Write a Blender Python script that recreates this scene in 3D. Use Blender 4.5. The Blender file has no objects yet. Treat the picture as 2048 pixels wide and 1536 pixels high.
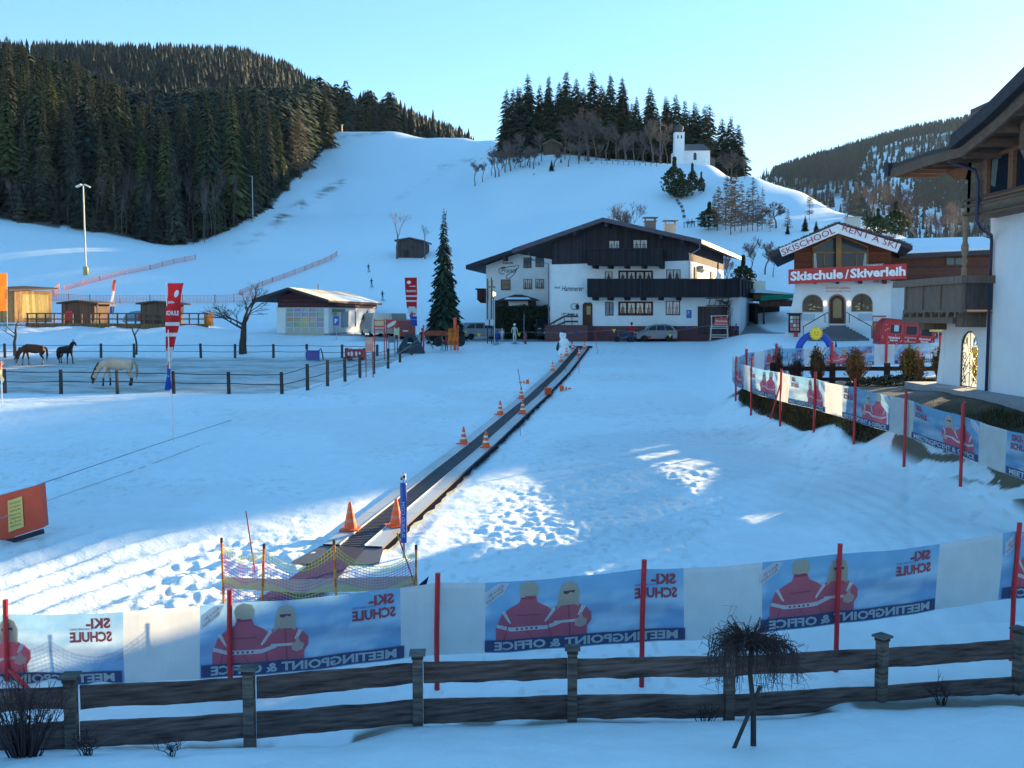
import bpy, bmesh, math, random
import numpy as np
from mathutils import Vector, Matrix, Quaternion
random.seed(7)
scn = bpy.context.scene
COL = scn.collection
R = math.radians

# ------------------------------------------------------------------ camera
FPX = 1900.0                       # focal length in photo pixels (photo is 2048 wide)
PITCH = math.atan(138/1900)
CAMX, CAMY, CAMZ = 0.0, 0.0, 5.3   # eye height above the carpet foot
cam_d = bpy.data.cameras.new("camera"); cam = bpy.data.objects.new("camera", cam_d); COL.objects.link(cam)
cam_d.sensor_width = 36; cam_d.lens = 36*FPX/2048
cam_d.clip_start = 0.1; cam_d.clip_end = 9000
cam.location = (CAMX, CAMY, CAMZ)
cam.rotation_euler = (R(90)-PITCH, 0, 0)
scn.camera = cam

# ------------------------------------------------------------------ sky, sun, exposure
SUN_EL, SUN_AZ = 11.5, 44.0        # degrees; azimuth is to the right of straight ahead
w = bpy.data.worlds.new("World"); scn.world = w; w.use_nodes = True
nt = w.node_tree; nt.nodes.clear()
sky = nt.nodes.new('ShaderNodeTexSky'); sky.sky_type = 'NISHITA'; sky.sun_disc = False
sky.sun_elevation = R(SUN_EL); sky.sun_rotation = R(SUN_AZ); sky.altitude = 900
sky.air_density = 1.0; sky.dust_density = 0.25; sky.ozone_density = 3.0
hs = nt.nodes.new('ShaderNodeHueSaturation'); hs.inputs['Hue'].default_value = 0.500; hs.inputs['Saturation'].default_value = 1.42
bg = nt.nodes.new('ShaderNodeBackground'); bg.inputs['Strength'].default_value = 0.15
wo = nt.nodes.new('ShaderNodeOutputWorld')
gm = nt.nodes.new('ShaderNodeGamma'); gm.inputs[1].default_value = 0.62
nt.links.new(sky.outputs[0], gm.inputs[0]); nt.links.new(gm.outputs[0], hs.inputs['Color']); nt.links.new(hs.outputs[0], bg.inputs[0]); nt.links.new(bg.outputs[0], wo.inputs[0])
sd = bpy.data.lights.new("sun", 'SUN'); sun = bpy.data.objects.new("sun", sd); COL.objects.link(sun)
sd.energy = 5.0; sd.angle = R(0.55); sd.color = (1.0, 0.72, 0.38)
SV = Vector((math.sin(R(SUN_AZ))*math.cos(R(SUN_EL)), math.cos(R(SUN_AZ))*math.cos(R(SUN_EL)), math.sin(R(SUN_EL))))
sun.rotation_euler = SV.to_track_quat('Z', 'Y').to_euler(); sun.location = (40, 20, 60)
vs = scn.view_settings; vs.view_transform = 'Standard'; vs.look = 'None'; vs.exposure = 1.95; vs.gamma = 1; vs.use_curve_mapping = False

# ------------------------------------------------------------------ helpers
CP, SN = math.cos(PITCH), math.sin(PITCH)
def P(px, py, Y):
    """world point seen at photo pixel (px,py) at depth Y straight ahead"""
    x = (px-1024)/FPX; y = -(py-768)/FPX
    dy = CP + y*SN; dz = -SN + y*CP
    return Vector((x/dy*Y, Y, CAMZ + dz/dy*Y))
def zpy(py, Y):
    y = -(py-768)/FPX
    return (-SN + y*CP)/(CP + y*SN)*Y

def h2(ix, iy, seed=0):
    n = (ix.astype(np.int64)*374761393 + iy.astype(np.int64)*668265263 + seed*1442695041) & 0xffffffff
    n = ((n ^ (n >> 13))*1274126177) & 0xffffffff
    n = (n ^ (n >> 16)) & 0xffffffff
    return n/4294967295.0
def vnoise(x, y, seed=0):
    x = np.asarray(x, float); y = np.asarray(y, float)
    ix = np.floor(x); iy = np.floor(y); fx = x-ix; fy = y-iy
    fx = fx*fx*(3-2*fx); fy = fy*fy*(3-2*fy)
    a = h2(ix, iy, seed); b = h2(ix+1, iy, seed); c = h2(ix, iy+1, seed); d = h2(ix+1, iy+1, seed)
    return (a*(1-fx)+b*fx)*(1-fy)+(c*(1-fx)+d*fx)*fy
def fbm(x, y, oct=4, seed=0):
    s = 0; a = 0.5; t = 0
    for o in range(oct):
        s = s + a*vnoise(x*2**o+o*17.3, y*2**o-o*9.1, seed+o); t += a; a *= 0.5
    return s/t
def sstep(a, b, x):
    t = np.clip((x-a)/(b-a), 0, 1); return t*t*(3-2*t)

MATS = {}
def mat(name, rough=0.6, var=0.12, vscale=6.0, bump=0.0, bscale=30.0, metal=0.0, spec=0.4, stretch=(1,1,1), transl=0.0, emit=None, alpha=None, glass=False, planks=None):
    """procedural material: base colour = painted colour of the part x noise"""
    if name in MATS: return MATS[name]
    m = bpy.data.materials.new(name); m.use_nodes = True; n = m.node_tree; N = n.nodes; L = n.links
    b = N['Principled BSDF']; out = N['Material Output']
    at = N.new('ShaderNodeAttribute'); at.attribute_name = 'Col'
    tc = N.new('ShaderNodeTexCoord'); mp = N.new('ShaderNodeMapping'); mp.inputs['Scale'].default_value = stretch
    L.new(tc.outputs['Object'], mp.inputs[0])
    nz = N.new('ShaderNodeTexNoise'); nz.inputs['Scale'].default_value = vscale; nz.inputs['Detail'].default_value = 6
    L.new(mp.outputs[0], nz.inputs[0])
    mr = N.new('ShaderNodeMapRange'); mr.inputs[1].default_value = 0.25; mr.inputs[2].default_value = 0.75
    mr.inputs[3].default_value = 1-var; mr.inputs[4].default_value = 1+var*0.6
    L.new(nz.outputs[0], mr.inputs[0])
    mx = N.new('ShaderNodeVectorMath'); mx.operation = 'SCALE'
    L.new(at.outputs['Color'], mx.inputs[0]); L.new(mr.outputs[0], mx.inputs['Scale'])
    colout = mx.outputs[0]
    if planks:
        axis, wd = planks
        sep = N.new('ShaderNodeSeparateXYZ'); L.new(tc.outputs['Object'], sep.inputs[0])
        mm = N.new('ShaderNodeMath'); mm.operation = 'MULTIPLY'; mm.inputs[1].default_value = 1/wd; L.new(sep.outputs[axis], mm.inputs[0])
        fr = N.new('ShaderNodeMath'); fr.operation = 'FRACT'; L.new(mm.outputs[0], fr.inputs[0])
        gp = N.new('ShaderNodeMapRange'); gp.inputs[1].default_value = 0.0; gp.inputs[2].default_value = 0.10; gp.inputs[3].default_value = 0.45; gp.inputs[4].default_value = 1.0; L.new(fr.outputs[0], gp.inputs[0])
        fl = N.new('ShaderNodeMath'); fl.operation = 'FLOOR'; L.new(mm.outputs[0], fl.inputs[0])
        wn = N.new('ShaderNodeTexWhiteNoise'); wn.noise_dimensions = '1D'; L.new(fl.outputs[0], wn.inputs['W'])
        w2 = N.new('ShaderNodeMapRange'); w2.inputs[3].default_value = 0.7; w2.inputs[4].default_value = 1.2; L.new(wn.outputs[0], w2.inputs[0])
        m2 = N.new('ShaderNodeMath'); m2.operation = 'MULTIPLY'; L.new(gp.outputs[0], m2.inputs[0]); L.new(w2.outputs[0], m2.inputs[1])
        s2 = N.new('ShaderNodeVectorMath'); s2.operation = 'SCALE'; L.new(colout, s2.inputs[0]); L.new(m2.outputs[0], s2.inputs['Scale'])
        colout = s2.outputs[0]
    L.new(colout, b.inputs['Base Color'])
    b.inputs['Roughness'].default_value = rough; b.inputs['Metallic'].default_value = metal
    b.inputs['Specular IOR Level'].default_value = spec
    if bump:
        n2 = N.new('ShaderNodeTexNoise'); n2.inputs['Scale'].default_value = bscale; n2.inputs['Detail'].default_value = 4
        L.new(mp.outputs[0], n2.inputs[0])
        bp = N.new('ShaderNodeBump'); bp.inputs['Strength'].default_value = 1.0; bp.inputs['Distance'].default_value = bump
        L.new(n2.outputs[0], bp.inputs['Height']); L.new(bp.outputs[0], b.inputs['Normal'])
    if emit: b.inputs['Emission Color'].default_value = (*emit[:3], 1); b.inputs['Emission Strength'].default_value = emit[3]
    if transl or alpha is not None:
        tr = N.new('ShaderNodeBsdfTranslucent'); L.new(colout, tr.inputs['Color'])
        ms = N.new('ShaderNodeMixShader'); ms.inputs[0].default_value = transl
        L.new(b.outputs[0], ms.inputs[1]); L.new(tr.outputs[0], ms.inputs[2])
        last = ms.outputs[0]
        if alpha is not None:
            tp = N.new('ShaderNodeBsdfTransparent'); m3 = N.new('ShaderNodeMixShader'); m3.inputs[0].default_value = alpha
            L.new(tp.outputs[0], m3.inputs[1]); L.new(last, m3.inputs[2]); last = m3.outputs[0]
        L.new(last, out.inputs[0])
    MATS[name] = m; return m

class MB:
    """collects shapes into one mesh; every face keeps its own painted colour"""
    def __init__(s, col=(0.5,0.5,0.5)): s.v=[]; s.f=[]; s.c=[]; s.col=col; s.M=None
    def add(s, vs, fs, col=None):
        o=len(s.v); col = col or s.col
        if s.M is not None: vs=[s.M@Vector(v) for v in vs]
        s.v += [tuple(v) for v in vs]; s.f += [tuple(i+o for i in f) for f in fs]; s.c += [col]*len(fs)
        return s
    def quad(s,a,b,c,d,col=None): return s.add([a,b,c,d],[(0,1,2,3)],col)
    def box(s, x0,x1,y0,y1,z0,z1,col=None):
        v=[(x,y,z) for z in (z0,z1) for y in (y0,y1) for x in (x0,x1)]
        return s.add(v,[(0,2,3,1),(4,5,7,6),(0,1,5,4),(2,6,7,3),(0,4,6,2),(1,3,7,5)],col)
    def cbox(s,c,size,rz=0,col=None,rx=0,ry=0):
        M=Matrix.Translation(c)@Matrix.Rotation(rz,4,'Z')@Matrix.Rotation(ry,4,'Y')@Matrix.Rotation(rx,4,'X')
        x,y,z=[q/2 for q in size]
        v=[M@Vector((a*x,b*y,d*z)) for d in(-1,1) for b in(-1,1) for a in(-1,1)]
        return s.add(v,[(0,2,3,1),(4,5,7,6),(0,1,5,4),(2,6,7,3),(0,4,6,2),(1,3,7,5)],col)
    def beam(s,a,b,w,h,col=None,up=(0,0,1)):
        """square bar from a to b, width w (sideways), height h"""
        a=Vector(a);b=Vector(b);d=(b-a).normalized();u=Vector(up)
        if abs(d.dot(u))>0.98: u=Vector((0,1,0))
        sd=d.cross(u).normalized();u=sd.cross(d).normalized()
        v=[p+sd*(i*w/2)+u*(j*h/2) for p in(a,b) for j in(-1,1) for i in(-1,1)]
        return s.add(v,[(0,1,3,2),(4,6,7,5),(0,4,5,1),(2,3,7,6),(0,2,6,4),(1,5,7,3)],col)
    def tube(s,pts,rad,n=8,col=None,cap=True):
        pts=[Vector(p) for p in pts]
        if not hasattr(rad,'__len__'): rad=[rad]*len(pts)
        vs=[];fs=[];prev=None
        for i,p in enumerate(pts):
            d=(pts[min(i+1,len(pts)-1)]-pts[max(i-1,0)]).normalized()
            if prev is None:
                a=Vector((1,0,0)) if abs(d.x)<0.8 else Vector((0,1,0)); u=d.cross(a).normalized()
            else: u=(prev-d*prev.dot(d)).normalized()
            prev=u; w=d.cross(u)
            for k in range(n):
                t=2*math.pi*k/n; vs.append(p+(u*math.cos(t)+w*math.sin(t))*rad[i])
        for i in range(len(pts)-1):
            for k in range(n):
                a=i*n+k;b=i*n+(k+1)%n; fs.append((a,b,b+n,a+n))
        if cap and n>2: fs.append(tuple(range(n-1,-1,-1))); fs.append(tuple(range((len(pts)-1)*n,len(pts)*n)))
        return s.add(vs,fs,col)
    def lathe(s,prof,c=(0,0,0),n=16,col=None,cols=None,axis=None):
        c=Vector(c);M=axis or Matrix.Identity(3)
        vs=[];
        for r,z in prof:
            for k in range(n):
                t=2*math.pi*k/n; vs.append(c+M@Vector((r*math.cos(t),r*math.sin(t),z)))
        for i in range(len(prof)-1):
            pass
        o=len(s.v)
        if s.M is not None: vs=[s.M@v for v in vs]
        s.v+=[tuple(v) for v in vs]
        for i in range(len(prof)-1):
            cc=(cols[i] if cols else None) or col or s.col
            for k in range(n):
                a=o+i*n+k;b=o+i*n+(k+1)%n; s.f.append((a,b,b+n,a+n)); s.c.append(cc)
        for i,rev in ((0,True),(len(prof)-1,False)):
            if prof[i][0]>1e-4:
                r=[o+i*n+k for k in range(n)]; s.f.append(tuple(r[::-1] if rev else r)); s.c.append((cols[0 if rev else -1] if cols else None) or col or s.col)
        return s
    def prism(s,poly,fn,col=None,t0=0.0,t1=0.1):
        """2-D outline mapped by fn(u,v,t) and extruded t0..t1"""
        n=len(poly); vs=[fn(u,v,t0) for u,v in poly]+[fn(u,v,t1) for u,v in poly]
        fs=[tuple(range(n-1,-1,-1)),tuple(range(n,2*n))]+[(i,(i+1)%n,n+(i+1)%n,n+i) for i in range(n)]
        return s.add(vs,fs,col)
    def build(s,name,m,parent=None,smooth=False,loc=None,rz=0):
        me=bpy.data.meshes.new(name); me.from_pydata(s.v,[],s.f); me.update()
        ca=me.color_attributes.new('Col','FLOAT_COLOR','CORNER')
        cc=[]
        for f,c in zip(s.f,s.c):
            if isinstance(c,list): cc+=[(*q[:3],1.0) for q in c]
            else: cc+=[(*c[:3],1.0)]*len(f)
        if len(cc): ca.data.foreach_set('color',np.array(cc,dtype=np.float32).ravel())
        if smooth: me.polygons.foreach_set('use_smooth',[True]*len(me.polygons))
        me.materials.append(m); o=bpy.data.objects.new(name,me); COL.objects.link(o)
        if parent is not None: o.parent=parent
        if loc is not None: o.location=loc
        if rz: o.rotation_euler.z=rz
        return o

def tag(o,label,cat,group=None,kind=None):
    if label: o['label']=label
    if cat: o['category']=cat
    if group: o['group']=group
    if kind: o['kind']=kind
    return o
def empty(name,loc=(0,0,0),rz=0,label=None,cat=None,group=None):
    o=bpy.data.objects.new(name,None); COL.objects.link(o); o.location=loc; o.rotation_euler=(0,0,rz); o.empty_display_size=0.3
    return tag(o,label,cat,group)
KIDS={}
def kids(o): return [c for c in bpy.data.objects if c.parent is o]
def dup(root,loc,rz=0,label=None,group=None,scale=None,_k=[{}]):
    """copy a thing with its parts and sub-parts"""
    r=root.copy(); COL.objects.link(r); r.location=loc; r.rotation_euler=(0,0,rz)
    if label: r['label']=label
    if group: r['group']=group
    elif 'group' in r: del r['group']
    if scale: r.scale=scale if hasattr(scale,'__len__') else (scale,)*3
    key=root.name
    if key not in KIDS: KIDS[key]=[(c,kids(c)) for c in kids(root)]
    for ch,gs in KIDS[key]:
        c=ch.copy(); COL.objects.link(c); c.parent=r
        for g in gs:
            d=g.copy(); COL.objects.link(d); d.parent=c
    return r
def text2d(s,size=1.0,bold=0.0,shear=0.0,space=1.0):
    """flat text outline as (verts2d, faces), origin at left baseline; width returned"""
    cu=bpy.data.curves.new('t','FONT'); cu.body=s; cu.size=size; cu.offset=bold; cu.shear=shear; cu.space_character=space; cu.resolution_u=2; cu.fill_mode='FRONT'
    o=bpy.data.objects.new('t',cu); COL.objects.link(o)
    dg=bpy.context.evaluated_depsgraph_get(); me=bpy.data.meshes.new_from_object(o.evaluated_get(dg))
    v=[(p.co.x,p.co.y) for p in me.vertices]; f=[tuple(p.vertices) for p in me.polygons]
    bpy.data.objects.remove(o); bpy.data.curves.remove(cu); bpy.data.meshes.remove(me)
    return v,f,(max(p[0] for p in v) if v else 0)
def put_text(mb,s,fn,x,z,size,col,t=0.0,bold=0.0,shear=0.0,width=None,center=False,space=1.0):
    v,f,wd=text2d(s,size,bold,shear,space)
    k=(width/wd) if width else 1.0
    x0=x-(wd*k/2 if center else 0)
    mb.add([fn(x0+a*k,z+b,t) for a,b in v],f,col)
def skin(name,pts,edges,m,parent=None,levels=1,colfn=None,root=0):
    """one continuous body grown over a skeleton; pts = [(x,y,z,r[,r2])]"""
    me=bpy.data.meshes.new(name+'_s'); me.from_pydata([p[:3] for p in pts],edges,[]); me.update()
    o=bpy.data.objects.new(name+'_s',me); COL.objects.link(o)
    md=o.modifiers.new('s','SKIN'); md.use_smooth_shade=True; md.branch_smoothing=0.3
    for i,p in enumerate(pts):
        sv=me.skin_vertices[0].data[i]; sv.radius=(p[3],p[4] if len(p)>4 else p[3]); sv.use_root=(i==root)
    ss=o.modifiers.new('u','SUBSURF'); ss.levels=levels; ss.render_levels=levels
    dg=bpy.context.evaluated_depsgraph_get(); nm=bpy.data.meshes.new_from_object(o.evaluated_get(dg))
    bpy.data.objects.remove(o)
    nm.name=name; nm.materials.clear(); nm.materials.append(m)
    ca=nm.color_attributes.new('Col','FLOAT_COLOR','CORNER')
    arr=[]
    for p in nm.polygons:
        c=colfn(p.center) if colfn else (0.5,0.5,0.5); arr += [(*c,1.0)]*p.loop_total
    ca.data.foreach_set('color',np.array(arr,dtype=np.float32).ravel())
    r=bpy.data.objects.new(name,nm); COL.objects.link(r)
    if parent is not None: r.parent=parent
    return r
# ------------------------------------------------------------------ terrain
# profiles: photo column -> [(depth, height relative to the eye)]
def yz(*a):  # (Y,'p',py) or (Y,z)
    return [(t[0], zpy(t[2],t[0]) if len(t)==3 else t[1]) for t in a]
NEARL=[(3,-3.95),(6,-4.0),(8.2,-4.1),(9.2,-4.38),(9.9,-4.62),(10.6,-4.95),(12.5,-5.35),(15,-5.22),(21.6,-5.0),(34,-4.78)]
NEARC=[(3,-3.95),(6,-4.0),(9,-4.28),(10.3,-4.62),(11,-4.78),(11.6,-5.05),(13,-5.38),(16,-5.2),(21.6,-5.0),(34,-4.78)]
NEARR=[(3,-3.95),(6,-4.0),(9.5,-4.42),(11.3,-4.78),(12.4,-4.98),(13,-5.2),(14.5,-5.4),(17,-5.2),(20,-5.02)]
def FL(a): return NEARL+[(44,-4.1),(47,-4.02),(50,-4.03),(75,-3.62),(80,-3.35),(85,-2.9),(88,-2.05),(91,-1.4),(96,-1.2),(106,-0.95)]+a
def FG(a): return NEARL+[(44,-4.1),(47,-4.02),(50,-4.03),(75,-3.62),(80,-3.3),(86,-2.4),(89,-2.0),(96,-1.9),(106,-1.5)]+a
def FC(a): return NEARC+[(50,-4.38),(64,-3.85),(79,-2.95),(84,-2.45),(88,-2.38),(96,-2.25),(104,-1.9)]+a
PROF={
 -1100: FL(yz((125,5),(180,18),(260,45),(330,60),(500,90),(1200,300),(1700,300))),
 -300: FL(yz((113,'p',600),(128,'p',540),(165,'p',440),(175,'p',425),(250,'p',300),(330,60),(500,90),(1250,300),(1700,300))),
 0: FL(yz((113,'p',606),(128,'p',545),(160,'p',452),(172,'p',440),(250,46),(310,63),(380,72),(500,100),(1250,296),(1700,296))),
 172: FL(yz((113,'p',606),(127,'p',550),(160,'p',472),(172,'p',466),(250,40),(320,57),(400,66),(500,100),(1250,296),(1700,296))),
 340: FL(yz((113,'p',606),(127,'p',553),(155,'p',503),(175,'p',492),(250,26),(320,44),(400,62),(500,95),(1250,297),(1700,297))),
 410: FL(yz((113,'p',607),(127,'p',560),(155,'p',510),(178,'p',492),(250,30),(330,50),(400,66),(500,95),(1250,296),(1700,290))),
 500: FG(yz((113,'p',608),(127,'p',568),(158,'p',512),(190,'p',450),(260,'p',385),(350,58),(420,72),(520,95),(1250,300),(1700,290))),
 590: FG(yz((113,'p',612),(127,'p',575),(158,'p',515),(220,'p',432),(300,'p',352),(370,'p',310),(430,76),(520,92),(1250,280),(1700,260))),
 670: FG(yz((113,'p',613),(127,'p',578),(158,'p',517),(230,'p',432),(320,'p',345),(400,'p',280),(425,'p',263),(445,'p',262),(560,84),(1250,252),(1700,240))),
 800: FC(yz((113,'p',612),(127,'p',580),(156,'p',517),(230,'p',430),(320,'p',340),(400,'p',277),(425,'p',263),(445,'p',264),(560,78),(1250,236),(1700,200))),
 940: FC(yz((113,'p',613),(127,'p',585),(156,'p',520),(220,'p',435),(300,'p',350),(380,'p',283),(400,'p',272),(430,72),(560,60),(1250,206),(1700,160))),
 1000: FC(yz((113,'p',613),(127,'p',585),(156,'p',520),(200,'p',455),(260,'p',345),(300,'p',312),(350,'p',280),(380,'p',276),(420,60),(560,50),(1250,120),(1700,100))),
 1100: FC(yz((120,'p',600),(150,'p',520),(200,'p',430),(240,'p',368),(258,'p',332),(280,'p',306),(310,'p',290),(350,45),(560,20),(1250,60))),
 1250: FC(yz((120,'p',600),(150,'p',520),(200,'p',410),(235,'p',345),(262,'p',318),(290,46),(330,40),(560,10),(1250,60))),
 1340: FC(yz((120,'p',600),(150,'p',515),(200,'p',405),(232,'p',345),(240,'p',330),(262,'p',327),(290,40),(330,30),(560,5),(1250,60))),
 1420: FC(yz((115,'p',600),(150,'p',505),(200,'p',400),(228,'p',335),(238,'p',328),(252,'p',328),(280,34),(330,20),(560,0),(1250,80))),
 1500: NEARC+yz((38,-4.35),(39.5,-3.75),(42,-3.2),(50,-3.35),(60,-2.6),(72,-1.65),(88,-1.6),(110,'p',600),(140,'p',500),(175,'p',425),(205,'p',351),(216,'p',348),(240,28),(320,8),(700,0),(1100,40),(2000,'p',362),(3000,250)),
 1600: NEARC[:-1]+yz((30,-4.65),(34.2,-4.3),(35.6,-3.85),(38,-3.1),(44,-3.15),(50,-3.3),(60,-2.6),(72,-1.6),(88,-1.5),(110,'p',590),(140,'p',492),(170,'p',430),(192,'p',388),(203,'p',385),(230,19),(320,0),(700,0),(1100,'p',520),(2000,'p',327),(3000,270)),
 1700: NEARR+yz((26,-4.62),(29.4,-4.38),(30.4,-4.0),(32,-3.1),(36,-2.95),(44,-3.1),(50,-3.3),(60,-2.6),(72,-1.6),(88,-1.5),(110,'p',585),(130,'p',500),(160,'p',452),(180,'p',430),(200,18),(260,4),(700,10),(1100,'p',500),(2000,'p',297),(3000,300)),
 1800: NEARR+yz((24,-4.65),(27,-4.42),(28.2,-4.0),(30,-3.2),(33,-2.85),(44,-3.0),(50,-3.3),(60,-2.6),(72,-1.5),(88,-1.4),(110,'p',580),(130,'p',510),(155,'p',475),(175,14.5),(220,8),(700,15),(1100,'p',490),(2000,'p',268),(3000,340)),
 1930: NEARR+yz((23.5,-4.72),(26,-4.15),(29,-3.25),(31,-2.8),(36,-2.7),(50,-2.8),(72,-1.5),(88,-1.4),(110,'p',600),(150,8),(220,8),(700,15),(1100,'p',485),(2000,'p',243),(3000,380)),
 2048: NEARR+yz((21.8,-4.9),(24,-4.25),(27,-3.15),(30,-2.7),(36,-2.7),(50,-2.6),(72,-1.5),(88,-1.4),(150,4),(300,6),(700,15),(1100,'p',485),(2000,'p',228),(3000,400)),
 2500: NEARR+yz((24,-4.0),(28,-2.9),(36,-2.7),(72,-1.5),(115,4),(150,17),(170,22),(200,22),(400,12),(1000,50),(2000,240),(3000,250)),  # unseen hillside raised under the added stand, far ridge lowered to let sun in
 3200: NEARR+yz((24,-3.6),(36,-2.7),(72,-1.5),(120,4),(165,14),(200,15),(400,8),(1000,30),(2000,100),(3000,120)),
}
_cols=sorted(PROF); _U=np.array([(c-1024)/FPX/CP for c in _cols])
_ly=np.linspace(math.log(3),math.log(3000),900)
_tab=np.array([np.interp(_ly,[math.log(p[0]) for p in PROF[c]],[p[1] for p in PROF[c]]) for c in _cols])
def _blur(a,n,ax):
    k=np.exp(-np.linspace(-2,2,2*n+1)**2); k/=k.sum(); p=[(0,0),(0,0)]; p[ax]=(n,n); b=np.pad(a,p,mode='edge'); return sum(k[i]*np.take(b,range(i,i+a.shape[ax]),axis=ax) for i in range(2*n+1))
_tab=_blur(_tab,4,1)
_uu=np.linspace(_U[0],_U[-1],700)
_tab2=np.array([[0]])
def _mk():
    T=np.empty((700,900))
    for j in range(900): T[:,j]=np.interp(_uu,_U,_tab[:,j])
    return _blur(T,5,0)
_tab2=_mk()
def base_h(X,Y):
    X=np.asarray(X,float);Y=np.asarray(Y,float)
    u=np.clip(X/np.maximum(Y,0.1),_uu[0],_uu[-1]); a=(u-_uu[0])/(_uu[-1]-_uu[0])*699
    l=np.clip(np.log(np.maximum(Y,3)),_ly[0],_ly[-1]); b=(l-_ly[0])/(_ly[-1]-_ly[0])*899
    i=np.minimum(a.astype(int),698); j=np.minimum(b.astype(int),898); fa=a-i; fb=b-j
    T=_tab2
    return (T[i,j]*(1-fa)+T[i+1,j]*fa)*(1-fb)+(T[i,j+1]*(1-fa)+T[i+1,j+1]*fa)*fb
CA=Vector((-3.45,20.2)); CB=Vector((5.8,81.0))   # magic carpet axis, foot to top
def carpet_d(X,Y):
    d=(CB-CA).normalized(); return (X-CA.x)*d.y-(Y-CA.y)*d.x, (X-CA.x)*d.x+(Y-CA.y)*d.y
CLEN=(CB-CA).length
def micro(X,Y):
    """snow relief in metres"""
    near=1-sstep(60,110,Y)
    r1=sstep(0.1,0.7,1-np.hypot((X+5.4)/2.8,(Y-18.5)/4.5))      # churned snow left of the net
    r2=sstep(0.0,0.5,1-np.hypot((X-2.6-.25*(Y-24))/4.2,(Y-24)/9.5))       # churned snow right of the carpet
    r3=sstep(0.0,0.6,1-np.hypot((X+13)/6,(Y-30)/11))
    rough=np.clip(r1+r2*1.0+r3*0.9,0,1.2)
    lump=np.abs(fbm(X*3.0,Y*2.8,3,3)-0.5)*2
    pits=fbm(X*5,Y*5,2,11)
    h=near*(0.06*(fbm(X*0.5,Y*0.5,3,5)-0.5)*2 + 0.012*(fbm(X*3,Y*3,3,9)-0.5)*2)
    h=h+rough*near*(0.13*(lump-0.25)+0.05*(pits-0.5))
    # groomer tracks: left foreground and the big turn on the right
    d1=np.hypot((X-1.5),(Y-3.5)*0.55); t1=sstep(0.0,0.3,1-np.hypot((X+9.0)/4.2,(Y-16.5)/6.5))
    h=h+t1*0.055*(np.sin(d1*9+2*fbm(X*0.7,Y*0.7,2,2)))*(0.4+fbm(d1*2.5,Y*0.2,2,8))
    d2=np.hypot((X-1.0),(Y-20)*0.55); t2=sstep(5.0,6.5,d2)*(1-sstep(9.0,10.5,d2))*sstep(-2,3,X)*(1-sstep(36,44,Y))
    h=h+t2*0.010*np.sin(d2*11+fbm(X*0.5,Y*0.5,2,2))*(0.3+fbm(d2*3,Y*0.15,2,6))
    far=sstep(100,170,Y)
    h=h+far*(0.9*(fbm(X*0.03,Y*0.03,3,15)-0.5)+0.25*(fbm(X*0.2,Y*0.2,3,21)-0.5))
    bank=sstep(82,90,Y)*(1-sstep(98,112,Y))*(1-sstep(-10,-4,X))
    h=h+bank*0.9*(fbm(X*0.25,Y*0.35,3,31)-0.45)
    cd,cl=carpet_d(X,Y); on=(1-sstep(0.9,1.3,np.abs(cd)))*sstep(-0.8,0.3,cl)*(1-sstep(CLEN-0.3,CLEN+0.8,cl))
    h=h*(1-on)-0.05*on
    # crumbly edge between the carpet board and the snow on its right
    # old ski tracks and footprints
    rt=random.Random(17)
    for k in range(26):
        x0=rt.uniform(-9,9); y0=rt.uniform(15,70); a=rt.uniform(-.5,.9); cv=rt.uniform(-.02,.02); xx=x0+a*(Y-y0)+cv*(Y-y0)**2
        wd=.07+.002*Y; ln=sstep(0,3,Y-y0)*(1-sstep(8,16,Y-y0)); h=h-near*ln*.022*np.exp(-((X-xx)/wd)**2)
    fp=vnoise(X*3.3,Y*2.6,77); h=h-near*0.018*sstep(.82,.95,fp)*sstep(.45,.6,fbm(X*.25,Y*.25,2,78))
    h=h+near*0.02*(fbm(X*6,Y*6,2,79)-.5)
    fence=np.exp(-((Y-(11.05+0.118*X-0.08))/0.25)**2)*(np.abs(X)<9)
    h=h-0.05*fence
    return h
def gz(x,y):
    return CAMZ+float(base_h(x,y)+micro(np.array(float(x)),np.array(float(y))))
def G(px,Y,dz=0.0):
    """point on the ground in photo column px at depth Y"""
    x=(px-1024)/FPX/CP*Y
    for _ in range(3):
        z=gz(x,Y); t=(z-CAMZ)/Y; # column x depends slightly on height
        x=(px-1024)/FPX*Y*(CP-SN*t)
    return Vector((x,Y,gz(x,Y)+dz))

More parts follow.
